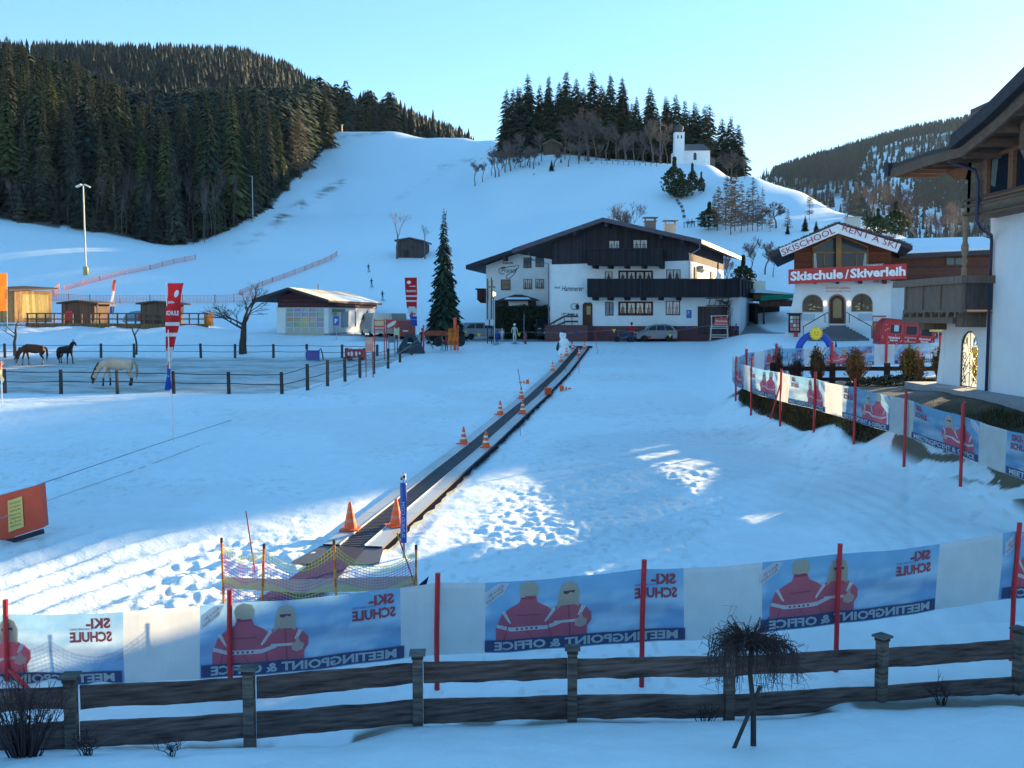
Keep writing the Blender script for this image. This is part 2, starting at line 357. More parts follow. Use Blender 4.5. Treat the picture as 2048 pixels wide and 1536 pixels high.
def albedo(X,Y,H):
    """true surface colour of the ground: snow, melted-out soil and grass, tarmac"""
    n1=fbm(X*0.9,Y*0.9,4,41); n2=fbm(X*3.1,Y*3.1,3,43); n3=fbm(X*0.2,Y*0.2,4,47)
    u=(X/np.maximum(Y,1))*FPX*CP+1024
    py=630-H/np.maximum(Y,1)*FPX
    snow=np.stack([0.78+0*X,0.895+0*X,0.93+0*X],-1)
    soil=np.stack([0.10+0.05*n2,0.085+0.045*n2,0.055+0.02*n2],-1)
    grass=np.stack([0.022+0.045*n2*n1,0.026+0.035*n2*n1,0.014+0.012*n2],-1)
    road=np.stack([0.16+0.06*n2,0.17+0.06*n2,0.18+0.06*n2],-1)
    c=snow
    def mixc(c,d,m): m=np.clip(m,0,1)[...,None]; return c*(1-m)+d*m
    # bare bank under the right-hand banners and the lawn behind
    fx=np.interp(Y,[22,24.5,27,30,33,36,38.5,41,43],[12.1,11.7,11.3,10.85,10.5,10.15,9.8,9.7,10.2])
    bank=sstep(0.0,0.3,X-fx+0.7*(n1-0.5))*(Y>24.5)*(1-sstep(44,47,Y+3*(n1-0.5)))
    bank=bank*np.where(Y<29.5,sstep(0.9,2.2,X-fx+1.5*(n2-0.5)),1.0)
    c=mixc(c,grass,bank*sstep(0.10,0.25,n1+0.1))
    holes=sstep(0.515,0.56,fbm(X*2.0,Y*1.2,3,42))*sstep(0.0,0.6,X-fx)*(Y<30)*(Y>16)*(X<14); c=mixc(c,soil,holes)
    # forecourt of the houses
    rd=sstep(85.6,86.6,Y+0.8*(n1-0.5))*(1-sstep(97,101,Y+3*(n1-0.5)))*sstep(-16,-12,X)*(1-sstep(21.5,24,X)); c=mixc(c,road,rd*0.95)
    rd2=sstep(79,81,Y)*(1-sstep(96,100,Y))*sstep(20.5,22,X)*(1-sstep(23.3,24.2,X)); c=mixc(c,road,rd2)
    rd3=sstep(90.5,91.8,Y+1.0*(n1-0.5))*(1-sstep(94,95.5,Y))*sstep(-26,-22,X)*(1-sstep(-13,-11,X)); c=mixc(c,road,rd3*0.7)
    # trench along the wooden fence
    fy=11.05+0.118*X; tr=np.exp(-((Y-fy+0.08)/0.27)**2)*sstep(0.42,0.52,fbm(X*1.3,Y*0.3,3,51)+0.16*(X>0.5)+0.02)*(X>-9); c=mixc(c,soil,tr*1.3)
    # trampled paddock
    pad=(1-sstep(75,79,Y+2*(n1-0.5)))*sstep(48.2,49.5,Y)*(X<np.interp(Y,[48,77],[-12.4,-7.7]))
    mud=sstep(0.48,0.62,fbm(X*0.55,Y*1.3,4,53)+0.25*sstep(68,75,Y)*(X<-26)); c=mixc(c,soil*0.8+0.06,pad*mud*0.85); c=mixc(c,soil*0+np.array([0.34,0.36,0.35]),pad*0.65)
    # scoured, grassy streaks on the ski slope
    def streak(x0,y0,x1,y1,w):
        t=np.clip(((u-x0)*(x1-x0)+(py-y0)*(y1-y0))/((x1-x0)**2+(y1-y0)**2),0,1)
        d=np.hypot(u-(x0+t*(x1-x0)),(py-(y0+t*(y1-y0)))*1.0); return np.exp(-(d/w)**2)
    sl=(Y>130)*(Y<460)
    st=streak(560,440,690,368,7)*0.9+streak(480,495,600,425,9)*0.35+streak(880,338,1010,312,4)*0.5+streak(680,282,770,272,4)*0.4+streak(800,400,900,340,6)*0.15
    nn=fbm(X*0.35,Y*0.35,4,57); c=mixc(c,soil+0.07,sl*st*sstep(0.38,0.62,nn))
    # far mountain, brushy
    fm=sstep(700,900,Y)*(u>1450); c=mixc(c,soil*0.6+np.array([0.02,0.03,0.03]),fm*sstep(0.45,0.6,fbm(X*0.012,Y*0.012,4,61)))
    # grey, icy wear on the groomed turn at the right and beside the lift
    ic=sstep(.48,.62,fbm(X*.16,Y*.12,3,83))*sstep(-2,3,X)*(X<fx-.2)*(Y>16)*(1-sstep(40,60,Y)); c=mixc(c,soil*0+np.array([0.55,0.65,0.69]),ic*.45)
    sp=(X<fx)*sstep(.74,.80,vnoise(X*7,Y*5,84))*sstep(.5,.6,fbm(X*.3,Y*.3,2,85))*(Y<80)*(Y>12); c=mixc(c,soil*2,sp*.2)
    # forest floor
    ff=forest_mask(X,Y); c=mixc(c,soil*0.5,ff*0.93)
    c=mixc(c,np.array([0.62,0.66,0.62])+0*X[...,None],(1-sstep(0.46,0.56,n3))*0.20*(Y<100)*(X<fx-.2))
    return c
# forest boundary in world coordinates (left wood, its right edge climbs the slope)
_fe_Y=[160,172,176,182,190,205,222,250,290,330,370,410,425,445,500]
_fe_px=[-400,30,330,405,480,520,545,572,600,625,650,668,672,672,1010]
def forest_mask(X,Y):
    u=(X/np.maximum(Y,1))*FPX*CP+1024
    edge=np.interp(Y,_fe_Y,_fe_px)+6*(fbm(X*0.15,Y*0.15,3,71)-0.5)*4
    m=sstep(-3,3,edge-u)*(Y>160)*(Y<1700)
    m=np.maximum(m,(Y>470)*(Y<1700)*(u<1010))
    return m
def make_terrain():
    us=np.concatenate([np.linspace(-1.1,-0.62,60,endpoint=False),np.linspace(-0.62,0.62,620),np.linspace(0.62,1.12,60)[1:]])
    ys=np.concatenate([np.exp(np.arange(math.log(3),math.log(11),0.006)),np.exp(np.arange(math.log(11),math.log(45),0.0042)),np.exp(np.arange(math.log(45),math.log(130),0.0075)),np.exp(np.arange(math.log(130),math.log(3000),0.012))])
    U,Y=np.meshgrid(us,ys,indexing='ij'); X=U*Y
    H=base_h(X,Y); Z=CAMZ+H+micro(X,Y)
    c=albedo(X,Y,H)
    n,m=X.shape; v=np.stack([X,Y,Z],-1).reshape(-1,3)
    idx=np.arange(n*m).reshape(n,m); f=np.stack([idx[:-1,:-1],idx[1:,:-1],idx[1:,1:],idx[:-1,1:]],-1).reshape(-1,4)
    me=bpy.data.meshes.new('snow_ground'); me.vertices.add(len(v)); me.vertices.foreach_set('co',v.astype(np.float32).ravel())
    me.loops.add(f.size); me.loops.foreach_set('vertex_index',f.astype(np.int32).ravel())
    me.polygons.add(len(f)); me.polygons.foreach_set('loop_start',np.arange(0,f.size,4,dtype=np.int32)); me.polygons.foreach_set('loop_total',np.full(len(f),4,dtype=np.int32))
    me.polygons.foreach_set('use_smooth',np.ones(len(f),dtype=bool)); me.update(calc_edges=True)
    ca=me.color_attributes.new('Col','FLOAT_COLOR','POINT'); ca.data.foreach_set('color',np.concatenate([c.reshape(-1,3),np.ones((len(v),1))],1).astype(np.float32).ravel())
    m_=mat('snow',rough=0.55,var=0.05,vscale=2.0,bump=0.012,bscale=14,spec=0.25)
    me.materials.append(m_); o=bpy.data.objects.new('snow_ground',me); COL.objects.link(o); tag(o,'snow covered ground rising to the ski slope and wooded hills',None,kind='structure')
    # ground behind and beside the camera
    mb=MB((0.8,0.88,0.93)); z=CAMZ-4.0
    for a in range(24):
        t0,t1=[R(-48+276+0)+0*0 for _ in (0,1)]
    pts=[(-3.3,3),(-900,820),(-900,-900),(900,-900),(900,820),(3.3,3)]
    mb.add([(-3.3,3,z)]+[(-400,360,z-0.0)]+[(-400,-300,z)]+[(400,-300,z)]+[(400,360,z)]+[(3.3,3,z)],[(0,1,2,3,4,5)])
    o=mb.build('snow_field',m_); tag(o,'snow beside and behind the viewpoint',None,kind='structure')
make_terrain()
# ------------------------------------------------------------------ trees
M_NEED=mat('needles',rough=0.75,var=0.35,vscale=0.8,spec=0.15)
M_BARK=mat('bark',rough=0.9,var=0.3,vscale=5,spec=0.1,stretch=(1,1,0.3))
M_TWIG=mat('twigs',rough=0.9,var=0.2,vscale=2,spec=0.1)
def spruce_mesh(seed,h,rad,col,lv=24,nb=8,base=0.06,power=0.8,detail=1,wfac=.19):
    rnd=random.Random(seed); mb=MB(col)
    for k in range(lv):
        t=(k+0.5*rnd.random())/lv; z=h*(base+(1-base)*t)
        r=rad*((1-t)**power)*(0.8+0.4*rnd.random())+0.12
        if k>=lv-2: r*=0.6
        n=max(4,int(nb*(0.6+0.6*(1-t))))
        off=rnd.random()*6.28
        for b in range(n):
            a=off+6.283*b/n+rnd.uniform(-.25,.25); rr=r*rnd.uniform(0.65,1.15)
            if rnd.random()<0.06: continue
            dx,dy=math.cos(a),math.sin(a); sx,sy=-dy,dx
            droop=rr*rnd.uniform(0.25,0.5); lift=rr*0.1
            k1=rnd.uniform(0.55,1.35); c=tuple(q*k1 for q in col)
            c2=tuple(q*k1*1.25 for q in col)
            w0,w1,w2=rr*0.08,rr*wfac,rr*wfac*.65
            zz=z
            zz=z+rnd.uniform(-.6,.6)*h/lv
            def pt(f,s,dz=0): return (dx*rr*f+sx*s,dy*rr*f+sy*s,zz-droop*f*f+lift*math.sin(f*3.1)+dz)
            mb.add([pt(0.05,w0),pt(0.05,-w0),pt(0.45,w1,-w1*.4),pt(0.5,-w1,-w1*.5),pt(0.5,0,rr*.05)],[(0,2,4),(1,4,3),(0,4,1)],c)
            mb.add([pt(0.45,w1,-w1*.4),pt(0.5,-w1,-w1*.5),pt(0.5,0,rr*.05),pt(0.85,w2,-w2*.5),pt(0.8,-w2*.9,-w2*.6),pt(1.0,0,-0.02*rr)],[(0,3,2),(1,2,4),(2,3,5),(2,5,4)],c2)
            if detail:
                hh=rr*rnd.uniform(0.15,0.3)
                mb.add([pt(0.3,0),pt(0.6,0.0),pt(0.5,rnd.uniform(-.1,.1)*rr,-hh)],[(0,1,2)],c)
                mb.add([pt(0.6,0),pt(0.92,0.0),pt(0.78,rnd.uniform(-.1,.1)*rr,-hh*.8)],[(0,1,2)],c)
    return mb
def trunk_mesh(h,r0,col=(0.09,0.065,0.05),seed=0):
    rnd=random.Random(seed)
    return MB(col).tube([(rnd.uniform(-.02,.02)*h*(i>0),rnd.uniform(-.01,.01)*h*(i>0),-1.2+(h*0.97+1.2)*i/5) for i in range(6)],[r0*(1-0.18*i) for i in range(6)],n=7)
GREENS=[(0.024,0.042,0.032),(0.028,0.048,0.030),(0.020,0.036,0.034),(0.034,0.050,0.030),(0.024,0.038,0.030),(0.070,0.090,0.038),(0.050,0.060,0.045),(0.085,0.085,0.045)]
def spruce_proto(i,h,rad,col,**k):
    e=empty('spruce_tree',(0,-2000,0),0,'','tree')
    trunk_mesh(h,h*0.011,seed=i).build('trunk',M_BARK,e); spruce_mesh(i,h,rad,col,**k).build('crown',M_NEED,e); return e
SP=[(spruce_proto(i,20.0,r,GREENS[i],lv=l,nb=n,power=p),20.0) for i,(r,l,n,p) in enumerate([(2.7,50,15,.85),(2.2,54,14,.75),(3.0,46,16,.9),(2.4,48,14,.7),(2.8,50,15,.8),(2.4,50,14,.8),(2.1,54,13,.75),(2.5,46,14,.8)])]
def bare_mesh(seed,h,spread=0.5,levels=5,col=(0.14,0.11,0.09),r0=None,first=0.25,nsplit=(3,4),leader=False,droop=0.0,kink=0.2,tubes=3,ups=0.3,thick=1.0):
    rnd=random.Random(seed); tr=MB(col); tw=MB(col)
    r0=r0 or h*0.016
    def branch(p,d,ln,r,lev):
        pts=[p];rr=[r];dd=Vector(d);nseg=4 if lev<2 else 3
        for s in range(nseg):
            dd=(dd+Vector((rnd.gauss(0,kink*.5),rnd.gauss(0,kink*.5),rnd.gauss(0,kink*.3)+ups*0.12-droop*0.25*lev))).normalized()
            pts.append(pts[-1]+dd*ln/nseg); rr.append(r*(1-0.55*(s+1)/nseg) if lev else r*(1-0.35*(s+1)/nseg))
        (tr if lev<1 else tw).tube(pts,rr,n=(7 if lev==0 else 5 if lev<2 else tubes),cap=False)
        if lev<levels:
            n=rnd.randint(*nsplit)+(1 if lev==levels-1 else 0)
            for q in range(n):
                f=rnd.uniform(0.3,1.0) if lev else rnd.uniform(0.55,1.0)
                if q==0: f=1.0
                i=min(int(f*nseg),nseg-1); a=pts[i].lerp(pts[i+1],f*nseg-i)
                ax=Vector((rnd.gauss(0,1),rnd.gauss(0,1),rnd.gauss(0,.4))).normalized()
                nd=(dd+ax*spread*rnd.uniform(0.8,1.5)*(0.5 if q==0 else 1)).normalized()
                if nd.z<-0.2+0 and not droop: nd.z=abs(nd.z)*0.3
                branch(a,nd,ln*rnd.uniform(0.55,0.8),max(r*(0.42 if lev else 0.45)*(1.25 if q==0 else 1),h*0.0009*thick),lev+1)
    tr.tube([(0,0,-0.5),(0,0,h*first*0.5)],[r0*1.25,r0],n=7,cap=False)
    branch(Vector((0,0,h*first*0.5)),(0,0,1),h*first,r0,0)
    return tr,tw
def norm_h(tr,tw,h):
    mz=max(v[2] for v in tw.v); k=h/mz
    for m in (tr,tw): m.v=[(a*k,b*k,c*k) for a,b,c in m.v]
def bare_proto(name,seed,h,**k):
    e=empty(name,(0,-2000,0),0,'','tree'); tr,tw=bare_mesh(seed,h,**k); norm_h(tr,tw,h)
    tr.build('trunk',M_BARK,e); tw.build('branches',M_TWIG,e); return e
BT=[(bare_proto('bare_tree',40+i,10.0,spread=.42,levels=5,col=c,first=f,nsplit=(2,4),ups=.5),10.0) for i,(c,f) in enumerate([((.17,.14,.13),.34),((.15,.115,.10),.25),((.20,.17,.15),.4)])]
BF=[(bare_proto('bare_tree',60+i,10.0,spread=.5,levels=5,col=c,first=f,nsplit=(3,5),ups=.5,thick=2.6,kink=.35),10.0) for i,(c,f) in enumerate([((.15,.12,.12),.30),((.13,.105,.10),.22),((.18,.145,.125),.34)])]
BD=[(bare_proto('bare_tree',80+i,10.0,spread=.36,levels=4,col=c,first=f,nsplit=(2,4),ups=.6,thick=2.2,kink=.22,r0=.09),10.0) for i,(c,f) in enumerate([((.13,.11,.11),.36),((.09,.075,.075),.28),((.16,.14,.13),.42),((.08,.065,.07),.33)])]
def larch_proto(seed,h,col,trunkcol=(0.14,0.11,0.09)):
    rnd=random.Random(seed); e=empty('larch_tree',(0,-2000,0),0,'','tree')
    trunk_mesh(h,h*0.009,trunkcol,seed).build('trunk',M_BARK,e); tw=MB(col)
    for k in range(170):
        t=rnd.uniform(0.12,0.99); z=h*t; r=(h*0.20)*(1-t)**0.8*rnd.uniform(0.6,1.2)+.15; a=rnd.random()*6.283
        d=Vector((math.cos(a),math.sin(a),0)); p=[Vector((0,0,z))+d*r*f+Vector((0,0,r*(0.25*f-0.1*f*f))) for f in(0,.4,.75,1)]
        kc=rnd.uniform(.7,1.3); c=tuple(q*kc for q in col); tw.tube(p,[.06,.05,.035,.02],n=3,col=c,cap=False)
        for s in range(6):
            f=rnd.uniform(.25,1); b=p[0].lerp(p[3],f); q=b+d.cross(Vector((0,0,1)))*rnd.uniform(-.35,.35)*r+d*0.15*r+Vector((0,0,rnd.uniform(-.25,.15)*r))
            tw.tube([b,q],[.04,.025],n=3,col=c,cap=False)
    tw.build('branches',M_TWIG,e); return e
LT=[(larch_proto(3,14.0,(.19,.135,.10)),14.0),(larch_proto(4,14.0,(.16,.12,.10)),14.0),(larch_proto(5,14.0,(.22,.15,.09)),14.0)]
FIRST=set()
def plant(protos,px,Y,top,label,group,i=None,wide=1.0,dz=0,name=None):
    """tree whose foot stands on the ground in column px at depth Y and whose tip reaches photo row top"""
    p,h0=protos[(random.randrange(min(5,len(protos))) if i is None else i)%len(protos)]
    g=G(px,Y,dz); hh=CAMZ+zpy(top,Y)-g.z; s=hh/h0
    rz=random.uniform(0,6.28)
    if p.name not in FIRST:
        FIRST.add(p.name); p.location=g; p.rotation_euler=(0,0,rz); p.scale=(s*wide,s*wide,s); p['label']=label
        if group: p['group']=group
        return p
    return dup(p,g,rz,label,group,(s*wide,s*wide,s))
# --- left wood
def left_wood():
    rnd=random.Random(5); pts=[];tries=0
    while len(pts)<225 and tries<9000:
        tries+=1; Y=165+ (rnd.random()**1.4)*190; px=rnd.uniform(-50,668)
        X=(px-1024)/FPX/CP*Y
        if forest_mask(np.array(X-1.0),np.array(Y))<0.9 or forest_mask(np.array(X+2.0),np.array(Y))<0.5: continue
        if any((X-a)**2+(Y-b)**2<(4.2+0.012*(Y-160))**2 for a,b in pts): continue
        pts.append((X,Y))
    lab='dark spruce standing in the shaded wood left of the ski slope'
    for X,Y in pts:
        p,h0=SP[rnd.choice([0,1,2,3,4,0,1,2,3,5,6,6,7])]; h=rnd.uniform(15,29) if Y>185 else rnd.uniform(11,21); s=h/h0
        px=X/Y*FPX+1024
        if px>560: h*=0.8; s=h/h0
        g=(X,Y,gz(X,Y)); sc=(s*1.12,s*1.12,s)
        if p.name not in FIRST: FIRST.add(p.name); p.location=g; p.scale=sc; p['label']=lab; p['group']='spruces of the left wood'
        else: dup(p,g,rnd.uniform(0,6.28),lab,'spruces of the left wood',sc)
left_wood()
# bare trunks and yellow-lit trees along the lower edge of the wood
rw=random.Random(77)
for k in range(46):
    px=rw.choice([rw.uniform(190,330),rw.uniform(330,470),rw.uniform(10,200),rw.uniform(230,440)]); Y=np.interp(px,[0,200,340,410,470,520],[171,174,177,180,190,204])+rw.uniform(-1.5,5)
    plant(BD,px,float(Y),rw.uniform(325,415)-(8 if px>330 else 0),'bare grey tree along the lower edge of the left wood','bare trees at the foot of the left wood',wide=rw.uniform(.35,.7))
plant([LT[2]],600,292,215,'tawny bare larch at the upper right corner of the left wood',None,0,wide=1.3)
plant([SP[7]],652,372,165,'big olive spruce beside the top of the ski slope','spruces of the left wood',0,wide=1.5)
for px,Y,top in [(352,178,292),(262,200,268),(300,215,262),(190,240,165),(100,250,150),(160,255,165)]:
    plant(SP,px,Y,top,'spruce with a lighter olive crown in the left wood','olive spruces of the left wood',5+(px%3),wide=1.1)
# --- far woods: trees nobody could count, one object each
def cone_wood(name,pts,label,seed=1,greens=((0.010,0.020,0.024),(0.017,0.028,0.025)),wf=0.16):
    rnd=np.random.RandomState(seed); n=len(pts); pts=np.array(pts)
    tiers=6; K=8; V=[];F=[];C=[]
    h=pts[:,3]; ang=rnd.rand(n)*6.28; kc=rnd.uniform(.6,1.35,n); g0=np.array(greens[0]); g1=np.array(greens[1])
    colr=(g0+(g1-g0)*rnd.rand(n,1))*kc[:,None]
    for t in range(tiers):
        z0=h*(0.03+0.155*t); z1=h*(0.34+0.135*t); z1=np.minimum(z1,h); r=h*wf*(1-0.145*t)
        ring=[]
        for k in range(K):
            a=ang+6.283*k/K+t*0.5; rr=r*((0.55 if k%2 else 1.05)*(0.7+0.6*rnd.rand(n))); zz=z0-h*0.03*rnd.rand(n)
            ring.append(np.stack([pts[:,0]+rr*np.cos(a),pts[:,1]+rr*np.sin(a),pts[:,2]+zz],-1))
        tip=np.stack([pts[:,0],pts[:,1],pts[:,2]+z1],-1)
        blk=np.stack(ring+[tip],1) # n,K+1,3
        off=sum(b.shape[0]*b.shape[1] for b in V)
        V.append(blk); base=off+np.arange(n)*(K+1)
        for k in range(K):
            F.append(np.stack([base+k,base+(k+1)%K,base+K],-1)); C.append(colr*(rnd.uniform(.75,1.2,(n,1))))
    v=np.concatenate([b.reshape(-1,3) for b in V]); f=np.concatenate(F); c=np.concatenate(C)
    me=bpy.data.meshes.new(name); me.vertices.add(len(v)); me.vertices.foreach_set('co',v.astype(np.float32).ravel())
    me.loops.add(f.size); me.loops.foreach_set('vertex_index',f.astype(np.int32).ravel()); me.polygons.add(len(f))
    me.polygons.foreach_set('loop_start',np.arange(0,f.size,3,dtype=np.int32)); me.polygons.foreach_set('loop_total',np.full(len(f),3,dtype=np.int32)); me.update(calc_edges=True)
    ca=me.color_attributes.new('Col','FLOAT_COLOR','CORNER'); cc=np.concatenate([np.repeat(c,3,0),np.ones((f.size,1))],1); ca.data.foreach_set('color',cc.astype(np.float32).ravel())
    me.materials.append(M_NEED); o=bpy.data.objects.new(name,me); COL.objects.link(o); tag(o,label,'forest',None,'stuff'); return o
def mesh_wood(name,pts,label):
    rs=np.random.RandomState(8); V=[];F=[];C=[];off=0
    pr=[spruce_mesh(90+i,1.0,.115+.015*(i%3),GREENS[i%5],lv=20,nb=8,detail=0,power=.8,wfac=.26) for i in range(4)]
    for i,m in enumerate(pr):
        sub=pts[i::4]; n=len(sub); v=np.array(m.v); v[:,2]=v[:,2]; a=rs.rand(n)*6.28; ca,sa=np.cos(a),np.sin(a); h=sub[:,3]; wd=h*rs.uniform(.8,1.3,n)
        x=(v[None,:,0]*ca[:,None]-v[None,:,1]*sa[:,None])*wd[:,None]+sub[:,0:1]; y=(v[None,:,0]*sa[:,None]+v[None,:,1]*ca[:,None])*wd[:,None]+sub[:,1:2]; z=v[None,:,2]*h[:,None]+sub[:,2:3]
        f=np.array(m.f); V.append(np.stack([x,y,z],-1).reshape(-1,3)); F.append((f[None]+(np.arange(n)*len(v))[:,None,None]).reshape(-1,3)+off); off+=n*len(v)
        C.append((np.array(m.c)[None]*rs.uniform(.55,1.3,(n,1,1))).reshape(-1,3))
    v=np.concatenate(V);f=np.concatenate(F);c=np.concatenate(C)
    me=bpy.data.meshes.new(name); me.vertices.add(len(v)); me.vertices.foreach_set('co',v.astype(np.float32).ravel())
    me.loops.add(f.size); me.loops.foreach_set('vertex_index',f.astype(np.int32).ravel()); me.polygons.add(len(f))
    me.polygons.foreach_set('loop_start',np.arange(0,f.size,3,dtype=np.int32)); me.polygons.foreach_set('loop_total',np.full(len(f),3,dtype=np.int32)); me.update(calc_edges=True)
    ca=me.color_attributes.new('Col','FLOAT_COLOR','CORNER'); cc=np.concatenate([np.repeat(c,3,0),np.ones((f.size,1))],1); ca.data.foreach_set('color',cc.astype(np.float32).ravel())
    me.materials.append(M_NEED); o=bpy.data.objects.new(name,me); COL.objects.link(o); tag(o,label,'forest',None,'stuff')
def far_woods():
    rs=np.random.RandomState(3)
    N=15000; Y=np.exp(rs.uniform(math.log(300),math.log(1400),N)); px=rs.uniform(-120,1010,N); X=(px-1024)/FPX/CP*Y
    keep=(forest_mask(X,Y)>0.5)&(forest_mask(X+3,Y)>0.5); X=X[keep];Y=Y[keep]
    Z=CAMZ+base_h(X,Y)-0.5; py=0
    h=rs.uniform(15,27,len(X)); nr=Y<470; pts=np.stack([X,Y,Z,h],-1)
    cone_wood('conifer_forest',pts[~nr],'dense dark conifer forest along the ridge behind the left wood',2)
    pn=pts[nr]; print('midwood',len(pn))
    mesh_wood('conifer_forest',pn,'dense spruces filling the upper part of the left wood')
    # right mountain
    N=16000; Y=rs.uniform(800,2100,N); px=rs.uniform(1490,2120,N); X=(px-1024)/FPX/CP*Y; Z=CAMZ+base_h(X,Y)-1; py=630-(Z-CAMZ)/Y*FPX
    n=fbm(X*0.01,Y*0.01,4,77)
    low=np.interp(px,[1490,1560,1700,1730,1800,1930,2100],[345,363,368,300,285,262,240])
    m1=(py<low+8*(n-.5))
    m2=(px>1815)&(py>np.interp(px,[1815,1850,1900,1960],[400,320,300,300]))&(py<450)&(n>0.42)
    m3=(px>1690)&(px<1770)&(py>285)&(n>0.56)
    m4=(rs.rand(N)<0.13)
    keep=m1|m2|m3|m4; X=X[keep];Y=Y[keep];Z=Z[keep]
    cone_wood('mountain_forest',np.stack([X,Y,Z,rs.uniform(14,24,len(X))],-1),'dark forest covering the far mountain at the right',4,greens=((0.014,0.022,0.027),(0.018,0.027,0.028)))
far_woods()
# low undergrowth inside the left wood so that no snow shows between the stems
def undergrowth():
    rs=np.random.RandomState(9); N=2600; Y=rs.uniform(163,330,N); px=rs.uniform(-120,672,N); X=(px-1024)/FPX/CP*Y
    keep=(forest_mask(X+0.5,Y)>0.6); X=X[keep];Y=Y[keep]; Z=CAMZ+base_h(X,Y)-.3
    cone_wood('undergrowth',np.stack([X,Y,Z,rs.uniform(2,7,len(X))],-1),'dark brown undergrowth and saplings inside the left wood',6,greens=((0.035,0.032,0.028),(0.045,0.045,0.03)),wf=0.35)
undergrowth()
# --- chapel hill
HG='tall spruces of the hilltop wood'
HL='tall dark spruce in the middle of the hilltop wood'
for px,Y,top,wd,lab in [(1013,292,175,1.25,'slender spruce standing first on the left of the hilltop wood'),(1036,290,168,1.1,None),(1056,288,143,1.35,'tallest pointed spruce near the left end of the hilltop wood'),(1079,290,165,1.1,None),(1097,286,147,1.2,None),(1118,289,160,1.3,None),(1132,284,137,1.4,'highest spruce rising over the middle of the hilltop wood'),(1152,290,152,1.1,None),(1166,288,170,1.3,None),(1184,284,138,1.35,None),(1202,288,165,1.3,None),(1220,282,144,1.3,None),(1243,284,150,1.2,None),(1256,280,205,1.1,None),(1272,278,188,1.0,'smaller spruce in the gap of the hilltop wood left of the chapel'),(1299,276,168,1.3,'broad dark spruce behind the bare trees left of the chapel'),(1330,280,188,1.2,None),(1350,278,182,1.35,'spruce rising right behind the chapel tower'),(1368,276,195,1.2,None),(1388,274,198,1.4,'dense spruce behind the chapel roof'),(1407,276,205,1.3,None),(1442,262,232,1.3,'dark spruce just right of the chapel, nearer the tower'),(1459,258,226,1.25,'pointed spruce on the right of the chapel'),(1474,256,243,1.3,'outermost spruce at the right end of the hilltop')]:
    plant(SP,px,Y,top,lab or HL,HG,wide=wd*1.3)
for px in range(1022,1425,17):
    plant(SP,px+random.uniform(-5,5),random.uniform(292,300),random.uniform(165,215)+(12 if px>1250 else 0),HL,HG,wide=1.6)
for k in range(34):
    px=random.uniform(985,1330); Yk=random.uniform(255,276)
    plant(BF,px,Yk,random.uniform(285,318)-(15 if px>1120 else 0),'low brown scrub tree at the edge of the hilltop wood','scrub trees below the hilltop wood',wide=1.5)
for px,Y,top in [(1103,252,318),(1078,262,322),(1122,262,315),(1140,262,322),(1068,250,345),(1162,262,328),(1184,258,345),(1110,245,362),(1218,262,305),(1046,262,330)]:
    plant(SP,px,Y,top,'short dark spruce at the lower edge of the hilltop wood','small spruces below the hilltop wood',wide=1.7)
for px,Y,top in [(950,262,318),(965,262,322),(983,264,312),(1003,264,318),(1020,268,275),(1034,272,262),(1050,262,300),(1060,266,290),(1083,268,262),(1130,268,250),(1158,266,232),(1176,264,215),(1192,266,230),(1212,262,240),(1232,262,255),(1250,262,262),(1268,258,262),(1286,256,250),(1306,254,232),(1322,252,245),(1238,258,290),(1335,250,262)]:
    plant(BF,px,Y,top,'bare leafless tree in front of the hilltop spruces','bare trees on the chapel hill',wide=1.15)
def pine_proto(seed,h,col,rad=0.36):
    rnd=random.Random(seed); e=empty('pine_tree',(0,-2000,0),0,'','tree'); trunk_mesh(h*.95,h*.016,seed=seed).build('trunk',M_BARK,e); mb=MB(col)
    for k in range(620):
        t=rnd.random(); z=h*(0.12+.88*t); r=h*rad*(math.sin(min(1,t*1.1+.18)*math.pi))**.7*rnd.uniform(.35,1.0); a=rnd.random()*6.28
        c=Vector((math.cos(a)*r,math.sin(a)*r,z)); q=h*rnd.uniform(.03,.07); kc=rnd.uniform(.5,1.5)
        for s in range(3):
            d=[Vector((rnd.gauss(0,1),rnd.gauss(0,1),rnd.gauss(0,.7))).normalized()*q for _ in range(3)]
            mb.add([c+x for x in d],[(0,1,2)],tuple(x*kc for x in col))
    mb.build('crown',M_NEED,e); return e
PT=[(pine_proto(1,8.0,(.035,.055,.025)),8.0),(pine_proto(2,8.0,(.05,.06,.03),.28),8.0),(pine_proto(3,8.0,(.055,.075,.03),.4),8.0)]
plant(PT,1348,206,316,'rounded dark pine on the slope below the chapel tower',None,0,wide=1.0)
plant(PT,1362,203,345,'lower dark pine bush beneath the chapel',None,0,wide=1.5)
plant(PT,1384,207,328,'loose pine with visible trunk below the chapel',None,1,wide=.8)
plant(PT,1402,206,345,'small loose pine on the slope right below the chapel',None,1,wide=.8)
plant(LT,1436,164,372,'dense brown larch left of the larch group below the chapel',None,2,wide=1.5)
plant(LT,1470,160,338,'tall thin larch in the group on the slope below the chapel','larches on the chapel slope',0)
plant(LT,1452,163,345,'tall thin larch in the group on the slope below the chapel','larches on the chapel slope',1)
plant(LT,1505,155,352,'straight larch with a bare dark trunk at the right of the larch group',None,1)
plant(LT,1524,155,372,'tall thin larch in the group on the slope below the chapel','larches on the chapel slope',0,wide=.8)
for px,Y,top in [(1462,158,350),(1482,157,362),(1495,156,375),(1515,154,385),(1428,166,385),(1540,153,410),(1575,152,415)]:
    plant(LT,px,Y,top,'tall thin larch in the group on the slope below the chapel','larches on the chapel slope',wide=1.1)
plant(PT,1418,166,405,'dark low pine at the foot of the larch group',None,0,wide=1.3)
plant(BF,1552,156,400,'round bare bush tree right of the larch group',None,1,wide=1.3)
plant(BF,1455,212,322,'bare tree on the crest right of the chapel',None,0,wide=.9)
